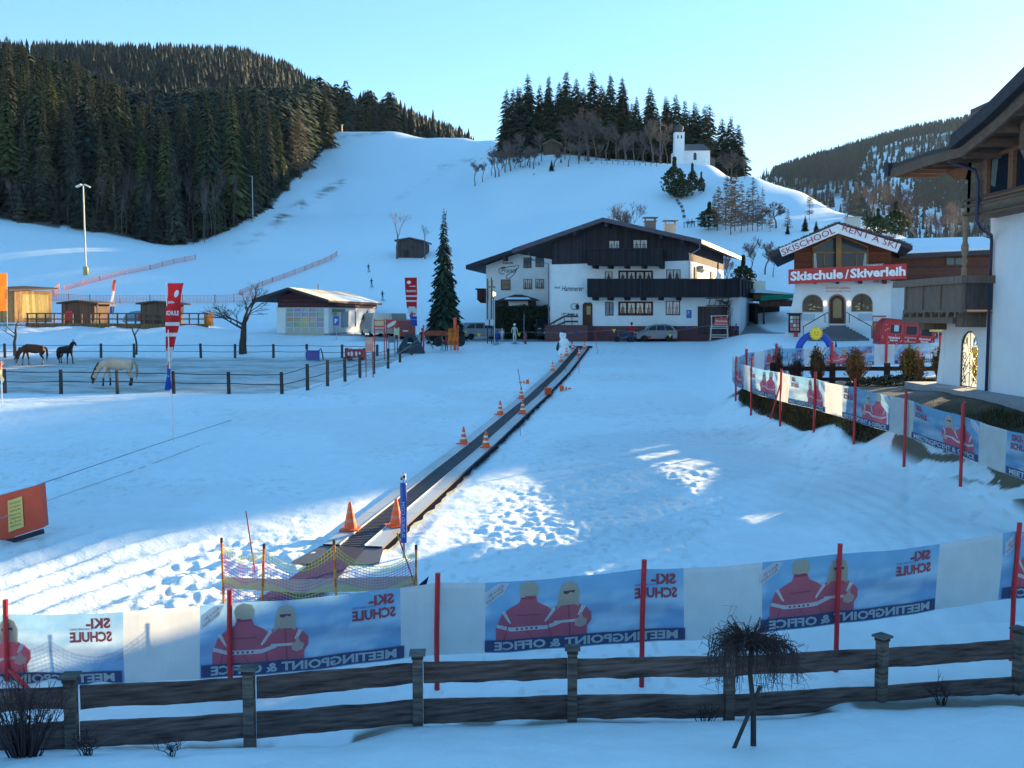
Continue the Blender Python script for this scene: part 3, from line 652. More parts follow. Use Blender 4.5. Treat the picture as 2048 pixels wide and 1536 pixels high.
plant(BF,1462,210,300,'reddish bare bush tree on the crest right of the chapel',None,1,wide=1.2)
plant(BF,1490,208,318,'small bare bush at the end of the crest',None,2,wide=1.2)
for px,Y,top,i in [(1575,150,445,1),(1610,152,430,0),(1632,150,440,0),(1650,150,470,1),(1598,160,455,1)]:
    plant(SP,px,Y,top,'small dark conifer behind the ski school roof','small conifers behind the ski school',i,wide=1.9)
for px,Y,top in [(1619,165,362),(1690,172,350),(1712,172,345),(1655,180,395)]:
    plant(LT,px,Y,top,'thin bare larch on the sunlit spur behind the ski school','larches on the sunlit spur',wide=.7)
plant(PT,1755,150,418,'olive pine right behind the ski school ridge',None,2,wide=1.2)
plant(PT,1790,155,405,'green pine right of the olive pine behind the ski school',None,2,wide=1.1)
plant(PT,1735,165,430,'pale green pine bush on the left of the olive pine',None,2,wide=1.2)
for px,Y,top in [(1770,190,360),(1810,185,365),(1835,190,380),(1880,180,410),(1905,178,400),(1860,176,418),(1780,170,390),(1740,200,350),(1895,200,395)]:
    plant(BF,px,Y,top,'pale bare tree between the ski school and the far mountain','bare trees behind the ski school wing',wide=.9)
# tawny hedge of grass on the knoll
plant(BF,1720,125,462,'tawny bush on the knoll behind the ski school roof',None,2,wide=3.0)
plant(BF,1775,126,468,'wide tawny bush above the ski school wing roof',None,2,wide=3.0)
# bare trees between the guesthouse and the ski school
for px,Y,top,i in [(1500,118,470,0),(1530,122,480,1),(1546,120,500,0),(1450,112,500,2),(1515,112,560,1)]:
    plant(BF,px,Y,top,'bare tree between the guesthouse and the ski school','bare trees between the two buildings',i,wide=1.0)
plant(PT,1485,108,512,'round green pine beside the guesthouse terrace',None,0,wide=1.0,dz=1.2)
plant(BF,1228,150,402,'pale bare tree behind the guesthouse ridge, on the left','bare trees behind the guesthouse ridge',2)
plant(BF,1256,150,402,'pale bare tree behind the guesthouse ridge, on the right','bare trees behind the guesthouse ridge',0)
# trees by the barn, the freestanding spruce, orchard trees
plant(BT,794,157,418,'bare round tree left of the wooden barn',None,1,wide=1.0)
plant(BT,850,157,447,'smaller bare tree right of the wooden barn',None,1,wide=1.0)
e=empty('spruce_tree',G(889,84),0,'tall slender spruce standing alone left of the guesthouses','tree')
hh=CAMZ+zpy(413,84)-gz(e.location.x,84)
trunk_mesh(hh,.2,seed=3).build('trunk',M_BARK,e)
spruce_mesh(77,hh,1.75,(0.024,0.040,0.026),lv=60,nb=17,base=.05,power=.95,wfac=.16).build('crown',M_NEED,e)
def orchard(px,Y,top,label,seed,wd,lean=0,**k):
    g=G(px,Y); e=empty('orchard_tree',g,0,label,'tree'); h=CAMZ+zpy(top,Y)-g.z
    tr,tw=bare_mesh(seed,h,**k); norm_h(tr,tw,h)
    for m in (tr,tw): m.v=[(a*wd+lean*c,b*wd,c) for a,b,c in m.v]
    tr.build('trunk',M_BARK,e); tw.build('branches',M_TWIG,e)
orchard(486,80,560,'wide bare fruit tree with dark branches by the paddock fence',21,1.35,spread=.75,levels=5,first=.22,nsplit=(3,4),col=(.06,.05,.045),ups=.15,r0=.17,tubes=4)
orchard(30,79,612,'small bare fruit tree behind the brown horse',26,1.3,spread=.7,levels=4,first=.35,nsplit=(2,3),col=(.10,.08,.06),r0=.10)
orchard(273,80,610,'small crooked bare fruit tree below the second hut',29,1.3,lean=.05,spread=.8,levels=4,first=.4,nsplit=(2,3),col=(.07,.06,.05),r0=.07)

# spruce stand added out of view to throw its shadow over the field
def shade_stand():
    rnd=random.Random(31); a=Vector((116,152.1)); b=Vector((100,175)); n=(b-a).normalized(); d=Vector((-n.y,n.x))
    for k in range(44):
        q=a.lerp(b,(k%22)/21.0)+Vector((math.sin(R(SUN_AZ)),math.cos(R(SUN_AZ))))*(rnd.uniform(-3,3)+12*(k//22))
        p,h0=SP[k%5]; s=rnd.uniform(24,27)/h0
        dup(p,(q.x,q.y,gz(q.x,q.y)),rnd.uniform(0,6),'unseen tall spruce added right of the street to shade the field','added shade stand right of the street',(s*1.25,s*1.25,s))
shade_stand()
# ------------------------------------------------------------------ buildings
M_PLA=mat('plaster',rough=0.85,var=0.07,vscale=1.2,bump=0.006,bscale=25,spec=0.2)
M_TIM=mat('timber',rough=0.8,var=0.3,vscale=3,bump=0.004,bscale=30,spec=0.2,stretch=(1,1,4))
M_TIMV=mat('vertical_boards',rough=0.85,var=0.35,vscale=4,bump=0.004,bscale=30,spec=0.15,stretch=(5,5,0.6),planks=('X',0.16))
M_TIMH=mat('horizontal_boards',rough=0.8,var=0.3,vscale=4,spec=0.2,stretch=(0.6,0.6,5),planks=('Z',0.17))
M_ROOF=mat('roof_tiles',rough=0.75,var=0.3,vscale=5,bump=0.01,bscale=12,spec=0.2)
M_GLASS=mat('window_glass',rough=0.10,var=0.1,spec=0.28)
M_MET=mat('metal',rough=0.4,var=0.1,metal=0.6)
M_PAINT=mat('paint',rough=0.45,var=0.08,vscale=4,spec=0.4)
M_CLOTH=mat('fabric',rough=0.9,var=0.12,vscale=5,spec=0.1)
M_STONE=mat('stone',rough=0.9,var=0.2,vscale=8,bump=0.004)
M_SNOWC=mat('snow_cap',rough=0.6,var=0.04,bump=0.02,bscale=3,spec=0.2)
WHITE=(0.72,0.77,0.80); DK=(0.030,0.026,0.030); BR=(0.10,0.05,0.035); SNOWC=(0.80,0.88,0.93)

class Fac:
    """facade frame: photo pixels measured at depth Y0 become local metres; t runs back along (skew,1)"""
    def __init__(s,px,py,Y0,skew=0.0):
        s.Y0=Y0; s.o=P(px,py,Y0); s.k=skew
    def q(s,px,py,t=0.0,flat=None):
        """point that shows at (px,py) on the facade plane, then moved back by t"""
        v=P(px,py,s.Y0)-s.o; return Vector((v.x+s.k*t,v.y+t,v.z))
    def at(s,px,py,t=0.0):
        """point t metres behind the facade that still shows at (px,py)"""
        return P(px,py,s.Y0+t)-s.o
    def slab(s,mb,poly,t0,t1,col=None):
        return mb.prism(poly,lambda u,v,t:s.q(u,v,t),col,t0,t1)
    def rect(s,mb,a,b,c,d,t0,t1,col=None): return s.slab(mb,[(a,d),(b,d),(b,c),(a,c)],t0,t1,col)
def window(F,par,a,b,c,d,n=2,rows=2,frame=(0.055,0.03,0.025),curt=True,glass=(0.05,0.07,0.09),name='window',t=0.0,curtc=(0.55,0.56,0.56),shut=None):
    w=(b-a); fw=max(1.2,w*0.05); m=MB(frame)
    F.rect(m,a,b,c,c+fw,t-.06,t+.02); F.rect(m,a,b,d-fw*1.2,d,t-.09,t+.02); F.rect(m,a,a+fw,c+fw,d-fw*1.2,t-.06,t+.02); F.rect(m,b-fw,b,c+fw,d-fw*1.2,t-.06,t+.02)
    for i in range(1,n):
        x=a+w*i/n; F.rect(m,x-fw*.5,x+fw*.5,c+fw,d-fw*1.2,t-.055,t+.01)
    for j in range(1,rows):
        y=c+(d-c)*j/rows; F.rect(m,a+fw,b-fw,y-.35,y+.35,t-.045,t+.01)
    wo=m.build(name,M_TIM,par)
    g=MB(glass); g.quad(F.q(a+fw,d-fw,t-.012),F.q(b-fw,d-fw,t-.012),F.q(b-fw,c+fw,t-.012),F.q(a+fw,c+fw,t-.012))
    if curt:
        for i in range(n):
            x0=a+w*i/n+fw*.6; x1=a+w*(i+1)/n-fw*.6; xm=(x0+x1)/2; h=d-c
            for (e0,e1,s) in ((x0,xm,1),(x1,xm,-1)):
                pts=[(e0,c+fw),(e1,c+fw),(e1-s*(xm-x0)*.35,c+h*.45),(e0+s*(xm-x0)*.25,d-fw*1.5),(e0,d-fw*1.5)]
                if s<0: pts=pts[::-1]
                g.add([F.q(u,v,t-.018) for u,v in pts],[tuple(range(len(pts)))],curtc)
    g.build('pane',M_GLASS,wo); return wo
def balcony(F,par,a,b,c,d,out,brk,col=DK,board='X',bt=6,floor=True,name='balcony'):
    m=MB(col); F.rect(m,a,b,c,d-4,-out,-out+.06); F.rect(m,a-1,b+1,c-1.6,c+.6,-out-.07,-out+.12,tuple(q*1.5 for q in col)); F.rect(m,a,b,d-4,d,-out-.05,0.0)
    F.rect(m,a,a+1.2,c,d-4,-out+.06,0); F.rect(m,b-1.2,b,c,d-4,-out+.06,0)
    n=int((b-a)/24)
    for i in range(n+1):
        x=a+(b-a)*i/max(n,1); F.rect(m,x-.8,x+.8,c,d-4,-out-.04,-out)
    o=m.build(name,mat('dark_boards',rough=.85,var=.3,vscale=4,planks=('X',.13),spec=.15),par)
    mb=MB(col)
    for x in brk:
        F.slab(mb,[(x-2.6,d+bt),(x+2.6,d+bt),(x+3.2,d),(x-3.2,d)],-out*.8,0.0)
    mb.build('bracket',M_TIM,o); return o

# ---- the big guesthouse with the dark timber gable
def hammerer():
    F=Fac(1100,680,88,0.38); e=empty('guesthouse',F.o,0,'big guesthouse with dark timber gable, two balconies and white ground floor','house')
    w=MB(WHITE)
    F.slab(w,[(1100,690),(1480,690),(1480,592),(1100,592)],0,10)
    F.slab(w,[(1100,592),(1378,592),(1378,521),(1185,524),(1100,529)],0,20)
    w.build('wall',M_PLA,e)
    t=MB((0.045,0.042,0.052)); F.slab(t,[(1104,529),(1378,521),(1378,478),(1217,447),(1104,486)],-.06,20); t.build('timber_gable',M_TIMV,e)
    sw=MB((0.35,0.22,0.12)); 
    p=MB((0.13,0.055,0.06)); F.rect(p,1100,1478,652,690,-.08,0); F.rect(p,1102,1186,650,690,-1.7,-.08); p.build('plinth',M_STONE,e)
    # roof: two thick slabs running back
    r=MB((0.05,0.045,0.055)); ov=-1.8
    def rs(x0,y0,x1,y1,back,th=7,col=None):
        F.slab(r,[(x0,y0),(x1,y1),(x1,y1+th),(x0,y0+th)],ov,back,col)
    rs(1040,501,1217,440,22); rs(1217,440,1410,483,24)
    ro=r.build('roof',M_ROOF,e)
    s=MB(SNOWC); F.slab(s,[(1219,438.6),(1409,481),(1409,483),(1219,440.5)],1.0,23.5); s.build('roof_snow',M_SNOWC,e)
    vb=MB((0.10,0.09,0.11)); F.slab(vb,[(1040,500),(1217,439),(1217,447),(1040,509)],ov-.08,ov-.02); F.slab(vb,[(1217,439),(1410,482),(1410,491),(1217,447)],ov-.08,ov-.02); vb.build('verge_board',M_TIM,ro)
    fb=MB((0.55,0.50,0.42)); 
    a=F.q(1410.6,482,ov);b=F.q(1410.6,482,24);c=F.q(1410.6,490,24);d=F.q(1410.6,490,ov); fb.quad(d,c,b,a); fb.build('fascia',M_PAINT,ro)
    for px,w_ in ((1222,10),(1160,8),(1330,8),(1372,8)):
        m=MB((0.04,0.036,0.045)); F.rect(m,px-3,px+3,np.interp(px,[1104,1217,1378],[482,447,481])+1,np.interp(px,[1104,1217,1378],[482,447,481])+9,ov+.1,0); m.build('purlin',M_TIM,ro)
    # windows
    for a,b,c,d,n in [(1218,1240,481,499,2),(1266,1296,479,500,2),(1210,1225,543,566,1),(1237,1306,541,566,4),(1333,1361,539,561,2),(1211,1227,604,631,2),(1237,1306,603,631,4),(1332,1360,602,630,2)]:
        top=c<500
        window(F,e,a,b,c,d,n,2,frame=(0.045,0.03,0.035) if not (c>600) else (0.07,0.035,0.03),t=-.06 if top else 0,glass=(0.16,0.24,0.30) if top or a in(1211,1332) else (0.06,0.06,0.07),curt=not(a==1211))
    balcony(F,e,1185,1330,500,532,1.5,[1195,1225,1258,1292,1327])
    bl=balcony(F,e,1185,1480,560,595,1.5,[1195,1225,1258,1290,1325,1360])
    m=MB(DK); 
    for (t0,t1) in ((-1.5,9.5),):
        a=F.q(1482,558,t0);b=F.q(1482,558,t1);c=F.q(1482,594,t1);d=F.q(1482,594,t0); m.quad(d,c,b,a)
        m.beam(F.q(1482,558,t0),F.q(1482,558,t1),.2,.12)
        for k in range(6):
            tt=t0+(t1-t0)*k/5; m.beam(F.q(1483,558,tt),F.q(1483,592,tt),.12,.12)
    m.build('side_rail',M_TIM,bl)
    pp=MB((0.75,0.68,0.52)); pp.box(0,1.5,-.06,.06,0,1.35); pp.box(.3,1.3,-.07,.05,-.6,0); pp.build('wind_screen',M_PAINT,e,loc=F.at(1501,600,9)+Vector((0,0,0.6)))
    ds=MB((0.30,0.32,0.34)); ds.tube([F.q(1404,484,-1.4),F.q(1402,498,-.6),F.q(1380,510,-.15),F.q(1379.5,556,-.12)],.06,n=6); ds.build('drainpipe',M_MET,e)
    ds=MB((0.16,0.17,0.20)); ds.tube([F.q(1068,507,-1.4),F.q(1070,520,-.8),F.q(1098,528,-.2),F.q(1099,678,-.15)],.06,n=6); ds.build('drainpipe',M_MET,e)
    # entrance: arched door, lamp, stairs with brown parapet
    d=MB((0.10,0.045,0.03)); F.slab(d,[(1166,652),(1185,652),(1185,609),(1182,605),(1170,605),(1166,609)],-.10,0.02); do=d.build('door',M_TIM,e)
    g=MB((0.28,0.22,0.12)); F.rect(g,1174,1182,612,629,-.125,-.10); g.build('door_glass',M_GLASS,do)
    st=MB((0.11,0.055,0.045))
    for (x0,y0,x1,y1) in ((1102,652,1140,631),(1140,631,1167,631),(1112,655,1144,641),(1144,641,1167,641)):
        F.slab(st,[(x0,y0),(x1,y1),(x1,y1+3.6),(x0,y0+3.6)],-1.75,-1.6)
    for x in (1104,1120,1140,1155): F.rect(st,x,x+1,np.interp(x,[1102,1140,1167],[652,631,631]),656,-1.72,-1.66)
    st.build('stair_railing',M_TIM,e)
    fl=MB((0.06,0.045,0.05)); rnd=random.Random(2)
    for k in range(60):
        x=rnd.uniform(1136,1168); c=F.q(x,629+rnd.uniform(-2,2),-1.7+rnd.uniform(-.1,.1)); fl.add([c+Vector((rnd.uniform(-.15,.15),rnd.uniform(-.1,.1),rnd.uniform(-.12,.12))) for _ in range(3)],[(0,1,2)])
    fl.build('window_box_plants',M_NEED,e)
    la=MB((0.03,0.03,0.03)); la.lathe([(.02,0),(.13,.1),(.17,.4),(.03,.55),(.01,.7)],F.q(1157,620,-.35),6); la.beam(F.q(1157,610,-.35),F.q(1157,610,0),.03,.03); la.build('wall_lamp',M_MET,e)
    ci=MB((0.25,0.27,0.28)); c0=F.q(1148,613,-.03); ci.tube([c0+Vector((.28*math.cos(a),0,.28*math.sin(a))) for a in np.linspace(0,6.283,13)],.03,n=4); ci.build('wall_ring',M_MET,e)
    # lettering painted on the wall
    L=MB((0.05,0.06,0.07)); fn=lambda x,z,t:F.q(1100+x,680-z,-.02)
    put_text(L,'Hammerer',fn,23,98,15,None,shear=.35,bold=.22,width=44); put_text(L,'HAUS',fn,9,103,5.5,None,width=12,bold=.15)
    L.build('lettering',M_PAINT,e)
    gd=MB((0.065,0.04,0.04)); F.rect(gd,1396,1455,613,668,-.14,.02); gd.build('garage_door',mat('garage_boards',rough=.7,var=.25,planks=('X',.2)),e)
    ld=MB((0.07,0.06,0.06)); 
    for y in (597,611): ld.beam(F.q(1413,y,-.25),F.q(1461,y+(-1 if y<600 else 0),-.25),.07,.07)
    for x in (1420,1432,1444,1456): ld.beam(F.q(x-2,611,-.25),F.q(x+2,597,-.25),.05,.05)
    ld.build('trellis',M_TIM,e)
    vn=MB((0.07,0.05,0.045)); rnd=random.Random(5)
    for k in range(26):
        x=rnd.uniform(1453,1462); pts=[F.q(x,672,-.2)]
        for j in range(6): pts.append(F.q(x+rnd.uniform(-6,6)*(j/4),660-j*11+rnd.uniform(-3,3),-.2+rnd.uniform(-.15,.1)))
        if k%2: pts=[F.q(rnd.uniform(1435,1460),608,-.2),F.q(rnd.uniform(1430,1465),600,-.3),F.q(rnd.uniform(1435,1468),rnd.uniform(596,625),-.2)]
        vn.tube(pts,.018,n=3,cap=False)
    vn.build('climbing_vine',M_TWIG,e)
    ps=MB((0.03,0.12,0.42)); F.rect(ps,1373,1383,620,636,-.05,-.01); po=ps.build('parking_sign',M_PAINT,e)
    tx=MB((.8,.82,.85)); put_text(tx,'P',lambda x,z,t:F.q(1373+x,636-z,-.06),2.3,7,9,None,bold=.02); tx.build('letter',M_PAINT,po)
    # lit side wall details
    sv=MB((0.45,0.38,0.28)); sv.cbox(F.q(1380,530,6)+Vector((.25,0,0)),(.5,4,.35),-0.36); sv.build('awning_box',M_PAINT,e)
    for tt in (3.0,12.0):
        sd=MB((0.12,0.09,0.06)); sd.cbox(F.q(1378,552,tt)+Vector((.04,0,0)),(.1,1.4,1.9),-0.36); sd.build('side_door',M_TIM,e)
    # chimneys
    for px,py,t,c in ((1300,456,6,(0.16,0.12,0.11)),(1340,462,7,(0.45,0.36,0.30))):
        ch=MB(c); b=F.at(px,py,t); ch.box(-.5,.5,-.5,.5,-1.2,.6); ch.box(-.6,.6,-.6,.6,.58,.68); ch.box(-.72,.72,-.6,.6,.95,1.02,(0.1,0.1,0.1)); 
        for x in(-.5,.45): ch.box(x,x+.05,-.4,.4,.68,.96)
        ch.build('chimney',M_STONE,ro,loc=b)
    return e
hammerer()

# ---- white guesthouse behind it, to the left
def franzl():
    F=Fac(972,672,99,0.15); e=empty('guesthouse',F.o,0,'white guesthouse with scroll lettering behind the dark gabled one, left','house')
    w=MB(WHITE); F.slab(w,[(972,690),(1112,690),(1112,488),(1045,503),(972,531)],0,14); w.build('wall',M_PLA,e)
    r=MB((0.04,0.038,0.048)); F.slab(r,[(938,532),(1120,470),(1120,479),(938,540)],-1.7,16); F.slab(r,[(1120,470),(1210,500),(1210,508),(1120,479)],-1.7,16); ro=r.build('roof',M_ROOF,e)
    m=MB((0.05,0.04,0.05)); F.rect(m,1010,1016,514,522,-1.6,0); F.rect(m,1055,1061,498,506,-1.6,0); m.build('purlin',M_TIM,ro)
    for a,b,c,d in [(1047,1063,515,536),(1071,1088,514,534),(1002,1021,559,580),(1047,1064,558,578),(1071,1088,558,577)]:
        window(F,e,a,b,c,d,2 if a!=1002 else 1,2,frame=(0.11,0.06,0.045),curt=a>1030 and c>550,glass=(0.16,0.10,0.09) if a==1002 else (0.10,0.12,0.14))
    L=MB((0.08,0.085,0.09)); fn=lambda x,z,t:F.q(972+x,672-z,-.02)
    put_text(L,'HAUS',fn,34,144,6.0,None,width=20,bold=.25)
    put_text(L,'Franzl',fn,29,127,13,None,shear=.5,width=33,bold=.12)
    def sw(pts): L.tube([F.q(a,b,-.03) for a,b in pts],.035,n=4,cap=False)
    sw([(1010,534),(1003,535),(998,539),(998,544),(1002,548),(1008,548)]); sw([(1002,537),(1016,534),(1032,532)])
    sw([(1034,537),(1030,546),(1023,554),(1016,558),(1012,556),(1014,550),(1022,545),(1036,536),(1038,531),(1034,530)])
    L.build('lettering',M_PAINT,e)
    b=MB((0.09,0.035,0.035)); F.rect(b,956,972,578,600,-.5,3); F.rect(b,953,972,577,580,-.6,3.1); F.slab(b,[(962,606),(972,606),(972,600),(956,600)],-.3,3); b.build('balcony',M_TIMV,e)
    # porch with shingled hip roof
    pr=MB((0.05,0.055,0.07)); A=[F.at(992,602,-5.5),F.at(1082,602,-5.5),F.at(1075,598,-1),F.at(1000,598,-1)]; T=[F.at(1030,589,-3.5),F.at(1044,589,-3.5)]
    pr.add(A+T,[(0,1,5,4),(1,2,5),(2,3,4,5),(3,0,4),(0,3,2,1)]); pr.build('porch_roof',M_ROOF,e)
    sn=MB(SNOWC); sn.add([v+Vector((0,-.03,.04)) for v in (F.at(1008,599.5,-5.3),F.at(1062,599.5,-5.3),F.at(1056,595.5,-4.6),F.at(1014,595.5,-4.6))],[(0,1,2,3)]); sn.build('roof_snow',M_SNOWC,e)
    pw=MB((0.06,0.04,0.045)); F.rect(pw,1003,1072,602,690,-4.6,0); pw.build('porch',M_TIM,e)
    wh=MB(WHITE); F.rect(wh,1031,1068,603,690,-4.75,-4.6); wh.build('porch_wall',M_PLA,e)
    ar=MB((0.12,0.14,0.12)); F.slab(ar,[(1041,620)]+[(1048+7*math.cos(a),620-9*math.sin(a)) for a in np.linspace(3.14,0,9)]+[(1055,620)],-4.82,-4.75); ar.build('arched_window',M_GLASS,e)
franzl()

# ---- dark hedge in front of it
def hedge():
    e=empty('hedge',G(1050,92.5),0,'tall dark clipped hedge in front of the white guesthouse','hedge'); rnd=random.Random(8); mb=MB((0.022,0.030,0.018))
    a=P(995,617,92.5)-e.location; b=P(1098,613,92.5)-e.location; x0,x1,zt=a.x,b.x,(a.z)
    mb.box(x0,x1,-.5,.5,-1.5,zt-.15)
    for k in range(5200):
        f=rnd.random(); x=rnd.uniform(x0,x1); z=rnd.uniform(-.3,zt+.12); y=-.5-rnd.uniform(-.05,.2)
        if f<.25: z=zt+rnd.uniform(-.15,.12); y=rnd.uniform(-.5,.5)
        kc=rnd.uniform(.5,1.7); c=Vector((x,y,z)); q=rnd.uniform(.08,.17)
        mb.add([c+Vector((rnd.gauss(0,q),rnd.gauss(0,q*.6),rnd.gauss(0,q))) for _ in range(3)],[(0,1,2)],tuple(v*kc for v in mb.col))
    mb.build('foliage',M_NEED,e)
hedge()

# ---- ski school
def skischool():
    F=Fac(1570,676,72,0.32); e=empty('ski_school_building',F.o,0,'ski school with arched windows, steps and long red sign under the gable','building')
    w=MB(WHITE); F.slab(w,[(1566,684),(1782,684),(1782,556),(1591,556),(1586,600),(1572,660)],0,12); w.build('wall',M_PLA,e)
    t=MB((0.17,0.055,0.035)); F.slab(t,[(1588,556),(1782,556),(1782,494),(1675,458),(1588,494)],.0,12); t.build('timber_gable',M_TIMH,e)
    r=MB((0.05,0.04,0.045)); ov=-1.6
    F.slab(r,[(1541,509),(1675,449),(1675,456),(1541,517)],ov,13); F.slab(r,[(1675,449),(1821,494),(1821,502),(1675,456)],ov,13); ro=r.build('roof',M_ROOF,e)
    # uneven roof stones/snow along the verge
    rb=MB((0.10,0.08,0.08)); rnd=random.Random(4)
    for k in range(46):
        u=k/45; px=1545+u*270; py=np.interp(px,[1541,1675,1821],[509,449,494])-1.0
        rb.cbox(F.q(px,py,ov+.1),(rnd.uniform(.12,.3),.3,rnd.uniform(.05,.16)),0)
    rb.build('verge_stones',M_STONE,ro)
    # verge banner with lettering
    vb=MB((0.74,0.74,0.76)); F.slab(vb,[(1560,500.5),(1675,452.5),(1675,470.5),(1566,516)],ov-.1,ov-.03); F.slab(vb,[(1675,452.5),(1798,491.5),(1791,508.5),(1675,470.5)],ov-.1,ov-.03); vo=vb.build('gable_sign',M_PAINT,e)
    L=MB((0.36,0.02,0.05))
    def along(x0,y0,x1,y1,txt,size,wd):
        l=math.hypot(x1-x0,y1-y0); c,s=(x1-x0)/l,(y1-y0)/l
        put_text(L,txt,lambda x,z,t:F.q(x0+c*x+s*z,y0+s*x-c*z,ov-.13),0,0,size,None,width=wd,bold=.012)
    along(1567,514,1668,470,'SKISCHOOL',17,112); L.build('letters',M_PAINT,vo); L=MB((0.36,0.02,0.05)); along(1681,464,1792,502,'RENT A SKI',17,113)
    L.build('letters',M_PAINT,vo)
    # gable glazing
    g=MB((0.05,0.06,0.08)); F.slab(g,[(1624,536),(1736,536),(1736,496),(1680,474),(1671,474),(1628,497)],-.03,-.01); go=g.build('gable_window',M_GLASS,e)
    fr=MB((0.34,0.17,0.07))
    F.rect(fr,1672,1683,462,536,-.35,-.03)
    for x in (1625,1647,1711,1734): F.rect(fr,x,x+2.5,505 if x in(1647,1711) else 498,536,-.1,-.03)
    F.rect(fr,1625,1672,504,506.5,-.1,-.03); F.rect(fr,1683,1736,504,506.5,-.1,-.03)
    F.slab(fr,[(1625,498),(1672,474),(1672,471),(1625,495)],-.1,-.03); F.slab(fr,[(1683,474),(1736,496),(1736,493),(1683,471)],-.1,-.03); fr.build('frame',M_TIM,go)
    cu=MB((0.42,0.50,0.50)); F.slab(cu,[(1628,536),(1634,536),(1632,507),(1628,507)],-.05,-.035); F.slab(cu,[(1725,536),(1733,536),(1733,507),(1729,507)],-.05,-.035); cu.build('curtain',M_CLOTH,go)
    # balcony beams + big red sign
    b=MB((0.09,0.045,0.035)); F.rect(b,1578,1810,552,560,-1.5,0)
    for x in (1585,1630,1675,1720,1768,1800): F.slab(b,[(x-3,568),(x+3,568),(x+4,560),(x-4,560)],-1.3,0)
    b.build('balcony',M_TIM,e)
    s=MB((0.50,0.03,0.03)); F.slab(s,[(1578,570),(1809,559),(1809,529.5),(1578,541)],-1.62,-1.55); so=s.build('red_sign',M_PAINT,e)
    T=MB((0.82,0.82,0.84)); fn=lambda x,z,t:F.q(1582+x,565-z-x*0.047,-1.65)
    for tx,*ar,kw in (('Skischule',0,2.5,24,dict(width=103,bold=.9)),('/',107,1.5,24,dict(bold=.6)),('Skiverleih',117,2.5,24,dict(width=108,bold=.9)),('SCHNEESPORT',149,23.5,5,dict(width=33))):
        T=MB((0.82,0.82,0.84)); put_text(T,tx,fn,*ar,None,**kw); T.build('letters',M_PAINT,so)
    ss=MB((0.74,0.74,0.76)); F.rect(ss,1648,1704,571,587,-.06,-.01); sso=ss.build('office_sign',M_PAINT,e)
    T=MB((0.5,0.04,0.04)); fn=lambda x,z,t:F.q(1648+x,587-z,-.075)
    put_text(T,'SCHISCHULBÜRO',fn,3,9,6,None,width=50,bold=.05); put_text(T,'SKISCHOOL RENT A SKI',fn,3,3,4.2,None,width=50); T.build('letters',M_PAINT,sso)
    def arch(a,b,c,d,n=12): 
        m=(a+b)/2; r_=(b-a)/2; return [(a,d),(b,d)]+[(m+r_*math.cos(t),c+r_*.95-r_*.95*math.sin(t)) for t in np.linspace(0,math.pi,n)]
    for a,b,c,d in ((1606,1645,590,623),(1704,1744,588,622)):
        f=MB((0.40,0.28,0.22)); F.slab(f,arch(a-1.5,b+1.5,c-1.5,d+1.5),-.05,.0); fo=f.build('arched_window',M_STONE,e)
        g=MB((0.05,0.045,0.04)); F.slab(g,arch(a,b,c,d),-.08,-.05)
        rnd=random.Random(int(a))
        go=g.build('pane',M_GLASS,fo)
        wm=MB((0.62,0.50,0.22))
        for k in range(9):
            x=rnd.uniform(a+4,b-8); y=rnd.uniform(d-14,d-3); wm.add([F.q(x,y,-.084),F.q(x+rnd.uniform(3,9),y-rnd.uniform(-2,2),-.084),F.q(x+rnd.uniform(3,8),y-rnd.uniform(1,3),-.084)],[(0,1,2)])
        wm.build('window_display',M_PAINT,fo)
        mm=MB((0.04,0.03,0.03)); F.rect(mm,(a+b)/2-.5,(a+b)/2+.5,c+1,d,-.10,-.08); F.rect(mm,a,b,c+13,c+13.8,-.10,-.08); mm.build('glazing_bar',M_TIM,fo)
    dr=MB((0.33,0.20,0.16)); F.slab(dr,arch(1657,1692,588,647),-.05,.0); F.slab(dr,arch(1660,1689,591,647),-.09,-.05,(0.09,0.04,0.035)); do=dr.build('door',M_TIM,e)
    g=MB((0.22,0.17,0.09)); F.slab(g,arch(1666,1683,597,636),-.11,-.09); g.build('door_glass',M_GLASS,do)
    for x in (1650,1698):
        l=MB((0.9,0.8,0.7)); l.lathe([(.05,0),(.12,.08),(.12,.3),(.04,.38)],F.q(x,612,-.15),8); l.build('wall_lamp',mat('lamp_glow',emit=(1,.85,.65,.45)),e)
    # steps
    st=MB((0.13,0.14,0.16)); n=8
    for i in range(n):
        hw=np.interp(i,[0,n-1],[58,17]); z0=684-i*0; y1=674.5-i*3.4; t0=-3.6+i*.42
        F.rect(st,1675-hw,1675+hw,y1,y1+3.4+(8 if i==0 else .0),t0,0)
    st.build('steps',M_STONE,e)
    for sgn,x0,x1 in ((-1,1650,1608),(1,1698,1738)):
        rl=MB((0.06,0.06,0.08)); a=F.q(x0,628,-.6); b=F.q(x1,652,-3.4); rl.tube([a+Vector((0,0,.0)),b],.035,n=6); rl.tube([F.q(x0,645,-.6),a],.03,n=5); rl.tube([F.q(x1,674,-3.4),b],.03,n=5)
        rl.tube([a,a+Vector((-sgn*.0+.15*sgn*-1,0,.12)),a+Vector((.3*-sgn,0,.05))],.03,n=5); rl.build('handrail',M_MET,e)
    ca=MB((0.03,0.028,0.035)); F.rect(ca,1577,1601,628,665,-.25,0); F.rect(ca,1574,1604,626,628.5,-.3,0); co=ca.build('notice_case',M_TIM,e)
    pg=MB((.3,.2,.15)); rnd=random.Random(6)
    for i in range(3):
        for j in range(4):
            c=(rnd.uniform(.25,.6),rnd.uniform(.15,.3),rnd.uniform(.1,.25)) if rnd.random()<.7 else (.55,.55,.55); x=1580.5+i*6.3; y=632+j*7.7; F.rect(pg,x,x+5.3,y,y+6.4,-.27,-.25,c)
    pg.build('posters',M_PAINT,co)
